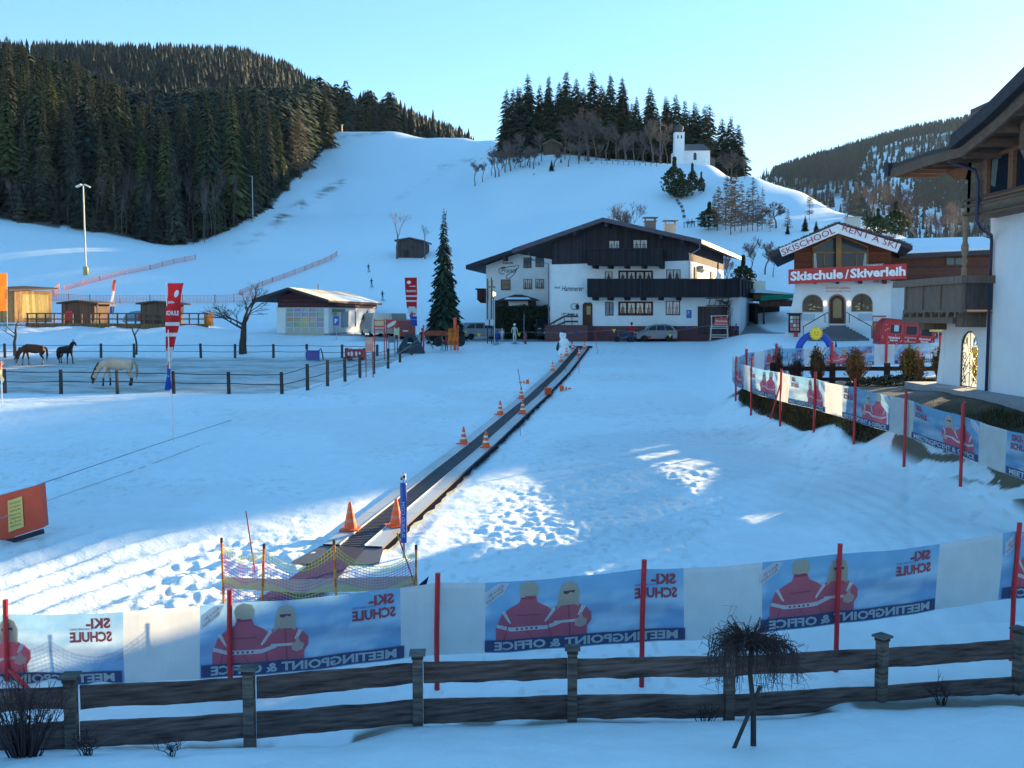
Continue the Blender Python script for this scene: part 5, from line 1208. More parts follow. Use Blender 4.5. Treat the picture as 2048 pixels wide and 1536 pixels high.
for px,py,side,lab in [(728,1071,-.47,'nearest plain orange cone on the left board by the lift entry'),(822,1064,.48,'plain orange cone half hidden behind the blue padded post'),(928,893,-.47,'striped cone on the left board, opposite the nearest striped right one'),(977,901,.48,'nearest striped cone on the right board of the lift'),(996,833,-.47,'striped cone on the left board, second striped one from the near end'),(1046,831,.48,'second striped cone on the right board, below the orange box'),(1032,800,-.47,'striped cone on the left board just below the fallen cone'),(1096,744,-.47,'striped cone on the left board halfway to the snowman'),(1117,725,-.47,'striped cone on the left board just before the snowman'),(1132,713,-.47,'striped cone standing right in front of the snowman'),(1160,713,.48,'striped cone on the right board near the top of the lift'),(1151,700,-.47,'small striped cone beside the snowman at the top of the lift'),(1173,699,.48,'farthest striped cone at the top end of the right board')]:
    near=py>1000
    cone(on_carpet(px,py,side),lab,h=.64 if near else .62,plain=near)
cone(G(1058,57,.12),'fallen striped cone lying left of the lift',tilt=(R(96),0,R(-90)))
cone(cpt(33.5,1.15,.16),'fallen striped cone lying on the right edge of the lift',tilt=(R(94),0,R(100)))
def orange_box():
    p=on_carpet(1079,792,.70); e=empty('orange_box',p,0,'glowing orange plastic box on the right board of the lift','box'); b=MB((0.85,0.10,0.02))
    b.cbox((0,0,.17),(.36,.34,.32)); b.build('body',mat('orange_plastic',rough=.4,transl=.3),e); l=MB((0.9,0.14,0.05)); l.cbox((0,0,.345),(.39,.37,.03)); l.build('lid',M_PAINT,e)
orange_box()
# blue padded post with camera head
def padded_post():
    g=G(808,19.6); e=empty('padded_post',g,0,'slim blue padded post with a camera head beside the lift entry','post'); zt=CAMZ+zpy(966,19.6)-g.z; z0=CAMZ+zpy(1085,19.6)-g.z
    p=MB((0.012,0.07,0.33)); p.lathe([(.066,z0),(.07,z0+.03),(.07,zt-.03),(.062,zt)],n=14); po=p.build('padding',mat('vinyl',rough=.35,var=.06),e,smooth=True)
    s=MB((.3,.3,.32)); s.tube([(0,0,-.2),(0,0,z0)],.03,n=6); s.tube([(0,0,zt),(0,0,zt+.22)],.018,n=6); s.build('pole',M_MET,e)
    c=MB((.62,.63,.62)); c.cbox((0,0,zt+.13),(.10,.12,.12)); c.cbox((.03,-.07,zt+.14),(.05,.05,.05),col=(.05,.05,.05)); c.cbox((-.03,-.06,zt+.10),(.04,.03,.05),col=(.05,.05,.05)); c.build('camera_head',M_PAINT,e)
    t=MB((.45,.55,.75)); 
    for i in (0,):
        put_text(t,'SUNKID.COM',lambda x,z,tt:Vector((-.035*1+z*1-.0,-.0725,z0+.12+x)) ,0,0,.10,None,width=.75)
    t.v=[(a-.0,b,c) for a,b,c in t.v]; t.build('letters',M_PAINT,po)
padded_post()
# thin marker poles
def pole(a,b,Y,r,col,lab,grp=None,col2=None,cat='pole',name='marker_pole'):
    """pole from photo pixel a (foot) to b (top) at depth Y"""
    A=P(a[0],a[1],Y); B=P(b[0],b[1],Y); A.z-=0.0
    m=MB(col); n=6
    for i in range(n):
        c=col if (i%2==0 or not col2) else col2
        m.tube([A.lerp(B,i/n)-A,A.lerp(B,(i+1)/n)-A],r,n=6,col=c)
    m.tube([(0,0,0),(A-B)*0.12],r,n=6)
    o=m.build(name,M_PAINT,None,loc=A); return tag(o,lab,cat,grp)
pole((509,1138),(492,1022),18.6,.013,(.45,.03,.04),'thin dark red pole stuck in the lumpy snow left of the net',col2=(.12,.03,.05))
pole((830,1170),(794,1066),16.6,.014,(.5,.03,.05),'thin red pole leaning in front of the right net post',col2=(.5,.3,.05))
pole((1047,805),(1036,738),50,.02,(.4,.05,.08),'thin red pole leaning across the middle of the lift',col2=(.10,.10,.16))
pole((1158,742),(1156,696),62,.02,(.45,.05,.08),'thin red pole on the right edge near the top of the lift')
pole((1195,704),(1190,665),76,.02,(.5,.06,.06),'thin red pole right of the top end of the lift')
pole((1041,870),(1040,852),36,.012,(.10,.12,.18),'short dark stick beside the right edge of the lift')
pole((1132,742),(1131,728),60,.018,(.10,.12,.18),'short dark stick beside the upper part of the lift')

# ------------------------------------------------------------------ printed banners
def poly_c(c): return c
ART=None
def banner_art():
    """one print, 2.9 m x 1.07 m, seen from its front: list of (triangulated verts, faces, colour, layer)"""
    L=[]
    def pg(pts,col,l): L.append(([(a,b) for a,b in pts],[tuple(range(len(pts)))],col,l))
    RED=(0.80,0.12,0.19); W=(0.85,0.86,0.90); SK=(0.72,0.52,0.45); DR=(0.50,0.05,0.10); HA=(0.62,0.56,0.44)
    # back-turned instructor (front view: on the right), blonde one left of him
    def body(cx,w,top,ys=0): 
        return [(cx-w*.5,.20),(cx-w*.5,.36),(cx-w*.40,.56),(cx-w*.30,.66),(cx-w*.14,.74),(cx-w*.11,.84),(cx+w*.11,.84),(cx+w*.14,.74),(cx+w*.30,.66),(cx+w*.42,.56),(cx+w*.5,.36),(cx+w*.5,.20)]
    pg(body(2.27,.94,.84),RED,1)
    for a,b,c_,d in ((1.93,.20,2.00,.46),(2.61,.20,2.54,.46)): pg([(a,b),(a+.02,b),(c_+.012,d),(c_,d)],DR,2)
    pg([(2.16,.84),(2.38,.84),(2.36,.79),(2.18,.79)],DR,2); pg([(2.20,.20),(2.215,.20),(2.30,.30),(2.29,.31)],DR,2); pg([(2.10,.56),(2.44,.56),(2.43,.545),(2.11,.545)],DR,2)
    pg([(1.66,.20),(1.68,.20),(1.70,.66),(1.68,.66)],DR,1)
    pg([(2.14,.82),(2.12,.95),(2.16,1.03),(2.28,1.06),(2.38,1.02),(2.41,.93),(2.38,.82)],HA,2)
    pg([(1.82,.44),(2.02,.38),(2.52,.38),(2.72,.44),(2.73,.39),(2.52,.32),(2.02,.32),(1.81,.39)],W,2)
    for k in range(5): pg([(2.14+k*.07,.335),(2.17+k*.07,.335),(2.17+k*.07,.365),(2.14+k*.07,.365)],(0.3,.05,.08),3)
    pg([(1.87,.62),(1.92,.64),(2.04,.45),(2.02,.43)],W,2); pg([(2.66,.62),(2.61,.64),(2.52,.45),(2.54,.43)],W,2)
    pg([(1.42,.20),(1.42,.32),(1.36,.40),(1.36,.52),(1.46,.62),(1.58,.68),(1.60,.78),(1.82,.78),(1.84,.68),(1.92,.60),(1.92,.20)],RED,0)
    pg([(1.54,.62),(1.53,.85),(1.58,.97),(1.68,1.02),(1.78,.97),(1.83,.85),(1.86,.60),(1.80,.66),(1.60,.66)],HA,2)
    pg([(1.60,.78),(1.60,.90),(1.67,.95),(1.76,.90),(1.76,.78),(1.68,.72)],SK,3)
    pg([(1.60,.87),(1.77,.87),(1.76,.83),(1.70,.82),(1.67,.85),(1.61,.83)],(.05,.05,.07),4)
    pg([(1.63,.77),(1.73,.77),(1.68,.745)],(.7,.6,.55),4)
    pg([(1.50,.44),(1.90,.44),(1.90,.40),(1.50,.40)],W,2); pg([(1.44,.62),(1.50,.64),(1.56,.50),(1.52,.48)],W,2)
    pg([(1.44,.34),(1.42,.42),(1.48,.46),(1.50,.52),(1.53,.53),(1.54,.46),(1.60,.42),(1.60,.34),(1.52,.31)],SK,4)
    pg([(2.62,.90),(2.9,.70),(2.9,.92),(2.70,1.05),(2.55,1.05)],W,2)
    # blue band and lettering
    pg([(0,0.02),(2.9,0.02),(2.9,.20),(0,.20)],(0.03,0.045,0.19),5)
    def tx(s,x,y,size,wd,col,l,bold=.01,rot=0):
        v,f,w0=text2d(s,size,bold); k=wd/w0
        v=[(a*k,b) for a,b in v]; c,sn=math.cos(rot),math.sin(rot); L.append(([(x+a*c-b*sn,y+a*sn+b*c) for a,b in v],f,col,l))
    tx('MEETINGPOINT & OFFICE',.10,.05,.17,2.66,(.70,.76,.78),6,.006)
    tx('SKI-',.14,.86,.20,.36,(.50,.03,.05),3,.008); tx('SCHULE',.12,.66,.20,.62,(.50,.03,.05),3,.008); tx('& SNOWBOARD',.40,.83,.045,.34,(.3,.05,.1),3,0)
    tx('Rent a Ski',2.62,1.0,.06,.26,(.5,.1,.1),4,0,-.62); tx('Rent a Board',2.62,.93,.06,.30,(.5,.1,.1),4,0,-.62)
    tx('SKISCHULE',2.08,.50,.06,.36,(.6,.2,.25),3,0)
    out=[]
    for vs,fs,col,l in L:      # cut every shape into small tiles so that it follows the cloth
        bm=bmesh.new(); bv=[bm.verts.new((a,b,0)) for a,b in vs]
        for f in fs:
            try: bm.faces.new([bv[i] for i in f])
            except ValueError: pass
        for k in range(1,29):
            g=list(bm.verts)+list(bm.edges)+list(bm.faces); bmesh.ops.bisect_plane(bm,geom=g,plane_co=(k*.1,0,0),plane_no=(1,0,0))
        for k in range(1,6):
            g=list(bm.verts)+list(bm.edges)+list(bm.faces); bmesh.ops.bisect_plane(bm,geom=g,plane_co=(0,k*.18,0),plane_no=(0,1,0))
        bm.verts.index_update(); col=tuple(q*.80+.085 for q in col); out.append(([(v.co.x,v.co.y) for v in bm.verts],[tuple(v.index for v in f.verts) for f in bm.faces],col,l)); bm.free()
    return out
def sky_print(u,v):
    """cloudy blue mountain picture"""
    u=np.asarray(u);v=np.asarray(v); n=fbm(u*1.6,v*5,4,91)
    base=np.stack([.05+.05*v,.20+.12*v,.42+.12*v],-1)
    cl=sstep(.40,.62,n)*(1-sstep(.62,.95,v)); base=base*(1-cl[...,None]*.8)+np.array([.36,.50,.60])*cl[...,None]*.8
    r1=.50+.09*fbm(u*1.3,0*u,4,93)-.05*np.cos(u*2); m1=sstep(-.02,.02,r1-v)*sstep(.0,.12,v-(r1-.22)); base=base*(1-m1[...,None]*.55)+np.array([.03,.10,.26])*m1[...,None]*.55
    return base*.92+np.array([.11,.125,.13])
def banner_cloth(name,path,label,grp,start=0.0,height=1.07,period=4.06,flip=False,z_of=None,end=None,sag=0.05,edge=(0.62,0.64,0.66),mir=True,lift=1.0):
    """path: list of (X,Y,ztop); cloth hangs from a slightly sagging top line. The print faces the far side when mir."""
    global ART
    if ART is None: ART=banner_art()
    pts=[Vector(p) for p in path]; L=[0]
    for a,b in zip(pts[:-1],pts[1:]): L.append(L[-1]+math.hypot(b.x-a.x,b.y-a.y))
    tot=L[-1]
    xs=np.array([p.x for p in pts]); ys=np.array([p.y for p in pts]); zs=np.array([p.z for p in pts]); Ls=np.array(L)
    rnd=random.Random(len(path)); ph=rnd.uniform(0,6)
    def S(s,v,off):
        s=np.clip(s,-.3,tot+.3); k=int(np.clip(np.searchsorted(Ls,s)-1,0,len(L)-2)); f=(s-L[k])/(L[k+1]-L[k])
        a,b=pts[k],pts[k+1]; d=(b-a).normalized(); n=Vector((-d.y,d.x,0)).normalized()
        bow=4*f*(1-f)
        z=a.z+(b.z-a.z)*f-sag*bow; w=height*(1-.02*bow)
        p=Vector((a.x+(b.x-a.x)*f,a.y+(b.y-a.y)*f,z-(1-v)*w))
        wob=.03*math.sin(s*2.1+ph)*bow+.035*math.sin(s*.9+v*2.2+ph)*(1-v*.5)+.012*math.sin(s*7+v*3)
        return p+n*(wob+off)
    o=pts[0].copy()
    mb=MB((0.55,0.58,0.60)); NV=14; NS=max(8,int(tot/.11))
    us=np.linspace(0,tot,NS+1); vv=np.linspace(0,1,NV+1)
    grid=[[S(s,v,0)-o for v in vv] for s in us]
    for i in range(NS):
        for j in range(NV):
            sm=(us[i]+us[i+1])/2; vm=(vv[j]+vv[j+1])/2; q=(sm-start)%period
            if q<2.9 and .02<vm<.965:
                uu=[]
                for s_ in(us[i],us[i+1]):
                    qq=min(max(q+(s_-sm),0),2.9); uu.append(2.9-qq if mir else qq)
                pr=sky_print(np.array([uu[0],uu[1],uu[1],uu[0]]),np.array([vv[j],vv[j],vv[j+1],vv[j+1]])); col=[tuple(float(x) for x in r) for r in pr]
            else: col=(.58,.60,.60) if vm<.96 else edge
            mb.quad(grid[i][j],grid[i+1][j],grid[i+1][j+1],grid[i][j+1],col)
    # the printed figures and words, a hair in front of and behind the cloth
    n0=int(math.floor(-start/period))-1
    for rep in range(n0,int(tot/period)+2):
        s0=start+rep*period
        if s0+2.9<0.02 or s0>tot-.02: continue
        for v2,fs,col,l in ART:
            for side in(-1,1):
                vs=[];bad=False;
                for a,b in v2:
                    s=s0+((2.9-a) if mir else a)
                    s=min(max(s,0.0),tot)
                    vs.append(S(s,b/1.07,side*(.007+.0016*l))-o)
                ks=[f for f in fs]
                mb.add(vs,ks,col)
    m=mat('printed_mesh_cloth',rough=.8,var=.10,vscale=3,bump=.002,bscale=60,spec=.12,transl=.42,alpha=.93)
    ob=mb.build(name,m,None,loc=o); tag(ob,label,'banner',grp); return ob
RED=(0.50,0.02,0.03)
def post(x,y,top,lab,grp,r=.038,below=.4,col=RED,lean=0,name='fence_post'):
    z=gz(x,y); h=top-z; m=MB(col); m.tube([(0,0,-below),(0,0,h*.5),(lean,0,h)],r,n=8); m.tube([(lean,0,h-.01),(lean,0,h+.004)],r*1.03,n=8,col=tuple(q*.8 for q in col))
    k=MB; o=m.build(name,mat('red_plastic',rough=.4,var=.18,vscale=7,spec=.4),None,loc=(x,y,z)); return tag(o,lab,'post',grp)
# near banner: runs across the foreground (photo pixel, depth, rows of the top edge)
NB=[(-60,13.6,1232),(8,13.5,1228),(457,13.35,1206),(873,13.4,1165),(1285,13.5,1138),(1675,13.9,1108),(2025,14.6,1062),(2110,14.8,1050)]
banner_cloth('fence_banner',[P(a,c,b-.05) for a,b,c in NB],'long printed mesh banner across the foreground, seen from its back','printed banners on red posts',start=-0.61,period=4.06)
for i,(a,b,t,lab) in enumerate([(8,13.5,1200,'red post of the near banner at the left edge of the photo'),(457,13.35,1180,'red post in front of the near banner, below the net'),(873,13.4,1147,'red post of the near banner, left of the middle'),(1285,13.5,1120,'red post of the near banner, right of the middle'),(1675,13.9,1088,'red post of the near banner behind the weeping tree side'),(2027,14.6,1046,'tallest red post of the near banner at the right')]):
    p=P(a,1200,b-.10); p2=P(a,t,b-.10); post(p.x,p.y,p2.z,lab,'red posts of the near banner',lean=(.02 if a<2000 else .05))
m=MB(RED); A=P(20,1340,13.3); B=P(180,1510,12.2); m.tube([(0,0,0),B-A],.035,n=8); o=m.build('brace_post',mat('red_plastic'),None,loc=A); tag(o,'slanting red brace pole behind the fence at the lower left','post')
# right-hand banner along the grass bank
RB=[(1466,44.3,712),(1472,41.5,722),(1503,38.6,733),(1562,35.7,745),(1630,32.8,757),(1711,30.0,775),(1813,27.1,798),(1928,24.6,832),(2048,22.3,868),(2180,20.5,900)]
banner_cloth('fence_banner',[P(a,c,b) for a,b,c in RB],'printed banner curving along the grassy bank at the right','printed banners on red posts',start=1.4,period=4.06,mir=False,sag=.03)
for i,(a,b,t,lab) in enumerate([(1472,41.5,713,'farthest red post at the left end of the right banner'),(1503,38.6,716,'short red post near the far end of the right banner'),(1562,35.7,738,'red post with a slanting brace beside it, right banner'),(1630,32.8,744,'red post of the right banner where the bank starts to rise'),(1711,30.0,758,'red post in the middle of the right banner'),(1813,27.1,781,'red post of the right banner above the dark turf'),(1928,24.6,806,'nearest whole red post of the right banner')]):
    p=P(a,760,b-.08); p2=P(a,t,b-.08); post(p.x,p.y,p2.z,lab,'red posts of the right banner',r=.045)
m=MB(RED); A=P(1560,770,35.6); B=P(1541,838,35.2); m.tube([(0,0,0),B-A],.03,n=6); o=m.build('brace_post',mat('red_plastic'),None,loc=A); tag(o,'slanting red brace beside the third post of the right banner','post')
# second banner behind the shrubs
QB=[(1466,44.5,716),(1493,47,706),(1545,49.5,697),(1664,50.5,694),(1773,50.8,689),(1885,51,684),(1960,51.2,681)]
banner_cloth('fence_banner',[P(a,c,b) for a,b,c in QB],'sunlit printed banner behind the row of garden shrubs','printed banners on red posts',start=.9,period=4.06,mir=True,sag=.03)
for a,b,t,lab in [(1493,47,698,'red post at the bend of the back banner'),(1553,49.5,687,'red post of the back banner behind the first shrub'),(1664,50.5,684,'red post beside the blue arch'),(1773,50.8,670,'red post of the back banner between the third and fourth shrub'),(1880,51,670,'red post of the back banner beside the chalet wall')]:
    p=P(a,700,b-.1); p2=P(a,t,b-.1); post(p.x,p.y,p2.z,lab,'red posts of the back banner',r=.07)

# ------------------------------------------------------------------ wooden fences
M_OLD=mat('weathered_board',rough=.9,var=.75,vscale=5,bump=.012,bscale=30,spec=.12,stretch=(0.5,1,5))
def rail_board(mb,A,B,h,th,col,seed,wav=.02,n=22):
    rnd=random.Random(seed); d=(B-A); nrm=Vector((-d.y,d.x,0)).normalized()*th/2
    top=[];bot=[]
    o1,o2=rnd.uniform(0,9),rnd.uniform(0,9)
    for i in range(n+1):
        f=i/n; p=A+d*f; t=wav*(float(fbm(np.array(o1+f*4),np.array(.5),3,5))-.5)*2.4; b=wav*(float(fbm(np.array(o2+f*5),np.array(3.5),3,5))-.5)*2.4
        top.append(p+Vector((0,0,h/2+t))); bot.append(p+Vector((0,0,-h/2+b)))
    for i in range(n):
        a,b,c,e=bot[i],bot[i+1],top[i+1],top[i]
        for s in(1,-1):
            q=[v+nrm*s for v in(a,b,c,e)]; mb.add(q,[(0,1,2,3) if s<0 else (3,2,1,0)],col)
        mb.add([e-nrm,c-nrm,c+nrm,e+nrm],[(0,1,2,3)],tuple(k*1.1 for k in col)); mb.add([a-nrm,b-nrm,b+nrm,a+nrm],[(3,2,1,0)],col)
    mb.add([bot[0]-nrm,top[0]-nrm,top[0]+nrm,bot[0]+nrm],[(0,1,2,3)],col); mb.add([bot[-1]-nrm,top[-1]-nrm,top[-1]+nrm,bot[-1]+nrm],[(3,2,1,0)],col)
def near_fence():
    FP=[(-330,9.4,1372,1520),(140,9.9,1352,1508),(497,10.3,1336,1480),(835,10.7,1306,1456),(1145,11.05,1296,1464),(1460,11.4,1288,1468),(1765,11.75,1273,1440),(2040,12.15,1258,1402),(2330,12.5,1246,1380)]
    e=empty('wooden_fence',G(1024,10.9),0,'weathered two rail wooden garden fence across the foreground','fence'); o=e.location; c=(0.15,0.10,0.09)
    for i,(px,Y,t,b) in enumerate(FP):
        top=P(px,t,Y)-o; bot=P(px,b+12,Y)-o; m=MB((0.17,0.13,0.11)); rz=(-.15,.1,0,.05,-.05,.1,.55,.6,.5)[i]
        zz=(bot.z-.35); m.cbox((top.x,top.y,(top.z+zz)/2-.02),(.115,.115,top.z-zz-.04),rz)
        po=m.build('post',M_OLD,e)
        k=MB((0.14,0.13,0.125)); k.cbox((top.x,top.y,top.z+.005),(.185,.185,.028),rz); k.cbox((top.x,top.y,top.z-.03),(.135,.135,.05),rz,col=(0.07,0.06,0.055)); k.build('post_cap',M_OLD,po)
    rails=[(1398,1466),(1398,1466),(1382,1452),(1350,1430),(1342,1418),(1336,1408),(1325,1400),(1305,1376),(1282,1355)]
    # centre rows of the upper and lower board at each post
    U=[1420,1402,1383,1352,1343,1338,1322,1303,1285]; Lr=[1500,1478,1458,1430,1420,1418,1400,1379,1362]
    for i in range(len(FP)-1):
        for rows,h,sd in ((U,.245,1),(Lr,.285,2)):
            A=P(FP[i][0],rows[i],FP[i][1]-.10)-o; B=P(FP[i+1][0],rows[i+1],FP[i+1][1]-.10)-o
            d=(B-A).normalized(); m=MB(c); kc=random.uniform(.8,1.2); m.col=tuple(q*kc for q in c)
            off=Vector((0,.10,0)); rail_board(m,A+off+d*.06,B+off-d*.06,h,.035,m.col,i*2+sd,wav=.022)
            m.build('rail',M_OLD,e)
near_fence()
def back_fence():
    e=empty('wooden_fence',G(1700,44),0,'dark garden fence with two rails behind the row of shrubs','fence'); o=e.location; c=(0.05,0.035,0.03)
    P0=[(1545,43.0),(1664,43.6),(1773,44.0),(1885,44.4),(1960,44.7)]
    for px,Y in P0:
        a=P(px,778,Y)-o; b=P(px,728,Y)-o; m=MB((0.06,0.04,0.035)); m.cbox((a.x,a.y,(a.z+b.z)/2),(.22,.2,b.z-a.z+.1)); m.build('post',M_OLD,e)
    for r in (737,758):
        for (a,Ya),(b,Yb) in zip(P0[:-1],P0[1:]):
            A=P(a,r,Ya-.13)-o;B=P(b,r+.5,Yb-.13)-o; m=MB(c); rail_board(m,A,B,.20 if r<750 else .17,.04,c,a+r,wav=.01,n=8); m.build('rail',M_OLD,e)
back_fence()
def paddock():
    c=(0.085,0.07,0.06); e=empty('paddock_fence',G(563,48.6),0,'post and wire fence around the trampled horse paddock','fence'); o=e.location
    near=[(-110,49.2,738,782),(10,49,738,782),(122,48.8,739,780),(235,48.6,740,779),(348,48.5,742,783),(458,48.5,744,783),(564,48.3,744,788)]
    side=[(615,50.5,728,777),(655,53.5,720,764),(690,56.5,714,752),(720,59.5,709,743),(748,62.5,703,736),(776,66,697,727),(800,70,693,718),(823,75,690,713)]
    far=[(-60,77.5,687,715),(10,77.5,687,714),(202,77.5,687,714),(268,77.5,687,714),(402,77.3,687,714),(470,77.3,688,715),(547,77,688,714),(614,77,688,715),(684,76.5,689,717),(754,76,689,715)]
    for L,w in ((near,.16),(side,.16),(far,.18)):
        for i,(px,Y,t,b) in enumerate(L):
            g=G(px,Y)-o; top=P(px,t,Y)-o; kc=random.uniform(.7,1.3); m=MB(tuple(q*kc for q in c)); lean=random.uniform(-.03,.03)
            m.tube([(g.x,g.y,g.z-.4),(g.x+lean,g.y,top.z-.03),(g.x+lean,g.y,top.z)],[w*.62,w*.58,w*.5],n=8); m.build('post',M_BARK,e)
    w=MB((0.04,0.035,0.04))
    for L in (near,near[-1:]+side,far):
        for fr in (.12,.58):
            pts=[]
            for px,Y,t,b in L:
                p=P(px,t+(b-t)*fr,Y-.1)-o; pts.append(p)
            for a,b in zip(pts[:-1],pts[1:]): w.tube([a,a.lerp(b,.5)-Vector((0,0,.03)),b],.022,n=4,cap=False)
    w.build('wire',M_PAINT,e)
paddock()
# ------------------------------------------------------------------ net fence at the foot of the lift
M_NET=mat('net_cord',rough=.7,var=.1,transl=.15)
def net_fence():
    e=empty('safety_net_fence',G(640,16.6),0,'sagging yellow and magenta net fence on orange poles before the lift','net fence'); o=e.location
    PS=[(443,16.4,1078,1190),(528,15.9,1090,1240),(668,15.7,1082,1240),(832,16.6,1092,1190)]
    tops=[];bots=[]
    for i,(px,Y,t,b) in enumerate(PS):
        T=P(px,t,Y)-o; B=P(px+(4,-6,6,-1)[i],b,Y)-o; gz_=gz(B.x+o.x,B.y+o.y)-o.z; B.z=min(B.z,gz_)-.15
        m=MB((.75,.20,.02))
        for k in range(10):
            c=(.72,.12,.02) if k%2 else (.75,.30,.03); m.tube([B.lerp(T,k/10),B.lerp(T,(k+1)/10)],.022,n=8,col=c,cap=False)
        m.tube([T-Vector((0,0,.06)),T+Vector((0,0,.02))],.026,n=8,col=(.03,.03,.03)); m.build('pole',M_PAINT,e); tops.append(T-Vector((0,0,.07))); bots.append(B)
    YE=(.75,.66,.07); MG=(.72,.12,.34); YM=[YE,MG]
    def curve(i,f,h):
        a,b=tops[i],tops[i+1]; sag=(.16,.30,.34)[i]
        top=a.lerp(b,f)-Vector((0,0,sag*4*f*(1-f)))
        low=Vector((top.x,top.y,(bots[i].z*(1-f)+bots[i+1].z*f)+.30+.05*math.sin(f*9)))
        p=top.lerp(low,h); return p+Vector((0,-.05*math.sin(f*3.14)*h,0))
    net=MB(MG)
    for i in range(3):
        n=int((tops[i+1]-tops[i]).length/.055); rows=16
        for r in range(rows+1):
            h=r/rows; c=YE if (r<3 or 8<r<11 or r==rows) else MG
            if r in (5,6,7) and False: continue
            net.tube([curve(i,k/(n/2),h) for k in range(int(n/2)+1)],.0055,n=3,col=c,cap=False)
        for k in range(n+1):
            f=k/n; net.tube([curve(i,f,h) for h in(0,.19)],.0032,n=3,col=YE,cap=False); net.tube([curve(i,f,h) for h in(.19,.55)],.0032,n=3,col=MG,cap=False); net.tube([curve(i,f,h) for h in(.55,.7)],.0032,n=3,col=YE,cap=False); net.tube([curve(i,f,h) for h in(.7,1)],.0032,n=3,col=MG,cap=False)
    net.build('net',M_NET,e)
    # pale board leaning low behind the poles
    b=MB((.50,.52,.40)); A=P(446,1166,16.7)-o; B=P(836,1158,16.9)-o; C=P(838,1182,16.9)-o; D=P(560,1186,16.2)-o; E=P(444,1172,16.5)-o
    A=P(447,1155,16.55)-o;B=P(600,1160,16.3)-o;C=P(834,1152,16.75)-o;D=P(836,1180,16.75)-o;Ee=P(600,1186,16.3)-o;Fq=P(445,1176,16.55)-o
    u=Vector((0,.03,0)); b.add([A,B,C,D,Ee,Fq]+[v+u for v in(A,B,C,D,Ee,Fq)],[(0,5,4,1),(1,4,3,2),(6,7,10,11),(7,8,9,10),(0,1,7,6),(1,2,8,7)]); b.build('padding_board',M_CLOTH,e)
    d=MB((.02,.03,.05)); d.add([P(828,1178,16.7)-o,P(858,1152,16.9)-o,P(850,1180,16.8)-o],[(0,1,2)]); d.build('loose_flap',M_CLOTH,e)
net_fence()

# ------------------------------------------------------------------ plants of the garden
def weeping():
    Y=9.45; g=P(1507,1506,Y); zc=P(1495,1262,Y).z; e=empty('weeping_tree',(g.x,Y,gz(g.x,Y)),0,'small bare weeping tree with a mop of drooping twigs before the fence','tree'); o=e.location
    H=zc-o.z; rnd=random.Random(12); t=MB((.055,.045,.045))
    t.tube([(0,0,-.2),(-.01,0,H*.35),(-.05,0,H*.62),(-.045,0,H*.88)],[.032,.028,.024,.026],n=8); t.build('trunk',M_BARK,e)
    c=MB((.065,.045,.045)); C=Vector((-.045,0,H*.86))
    for k in range(215):
        a=rnd.random()*6.283; r=.47*rnd.uniform(.35,1.08); hgt=rnd.uniform(.05,.15)*H*.9*(1-.3*r/.5); d=Vector((math.cos(a),math.sin(a),0)); wob=lambda q:Vector((rnd.gauss(0,q),rnd.gauss(0,q),rnd.gauss(0,q)))
        p=[C+wob(.01),C+d*r*.35+Vector((0,0,hgt*.8))+wob(.018),C+d*r*.7+Vector((0,0,hgt*.75))+wob(.025),C+d*r*.95+Vector((0,0,hgt*.1))+wob(.025),C+d*r*1.03+Vector((0,0,-rnd.uniform(.12,.38)))+wob(.03)]
        if k%12==0: p=[C,C+d*r*.3+Vector((0,0,.15)),C+d*r*.5+Vector((0,0,.20+.08*rnd.random()))+wob(.02)]
        c.tube(p,[.007,.0065,.0055,.004,.0025][:len(p)],n=3,cap=False)
        for s in range(3):
            i=rnd.randint(1,len(p)-2); b=p[i].lerp(p[i+1],rnd.random()); c.tube([b,b+wob(.05)+d*.03,b+wob(.06)+d*.05+Vector((0,0,-.05))],[.003,.0024,.0016],n=3,cap=False)
    c.build('crown',M_TWIG,e)
    s=MB((.075,.06,.055)); A=P(1454,1502,9.3)-Vector((0,0,.15)); B=P(1521,1372,9.5); s.tube([(0,0,0),B-A],.021,n=8); ob=s.build('stake',M_BARK,None,loc=A); tag(ob,'slanting wooden stake tied to the small weeping tree','stake')
weeping()
def shrub(px,Y,top,wpx,label,seed,col,dens=150,shape='vase',green=0.0):
    g=G(px,Y); e=empty('shrub',g,0,label,'shrub'); h=CAMZ+zpy(top,Y)-g.z; w=wpx/FPX*Y/2; rnd=random.Random(seed); m=MB(col)
    for k in range(dens):
        a=rnd.random()*6.283; f=rnd.random()**.6; lob=.75+.3*math.sin(a*3+seed)+.12*math.sin(a*7); d=Vector((math.cos(a),math.sin(a),0))*w*f*lob; zt=h*(rnd.uniform(.5,1.04))*(1-.22*f*f); kc=rnd.uniform(.6,1.5); c=tuple(q*kc for q in col)
        p=[Vector((0,0,-.1))+d*.12,d*.55+Vector((0,0,zt*.35)),d*(.95 if shape=='vase' else 1.0)+Vector((0,0,zt*.7)),d*.85+Vector((rnd.gauss(0,.04),rnd.gauss(0,.04),zt))]
        m.tube(p,[.025,.02,.014,.007],n=3,col=c,cap=False)
        for s in range(5):
            b=p[1].lerp(p[3],rnd.random()); q=b+Vector((rnd.gauss(0,.10),rnd.gauss(0,.10),rnd.uniform(.02,.22))); m.tube([b,q],[.011,.006],n=3,col=c,cap=False)
            if rnd.random()<green: m.add([q+Vector((rnd.gauss(0,.05),rnd.gauss(0,.05),rnd.gauss(0,.05))) for _ in range(3)],[(0,1,2)],(.10,.085,.03))
    m.build('branches',M_TWIG,e)
shrub(1556,42.6,690,42,'open gnarled bare shrub at the left end of the garden row',1,(.05,.035,.03),45,green=0)
shrub(1592,42.8,712,40,'low reddish bare shrub between the first two tall ones',6,(.09,.045,.04),80)
shrub(1632,42.2,691,36,'narrow upright clipped shrub, second tall one in the garden row',2,(.085,.055,.04),190,green=.3)
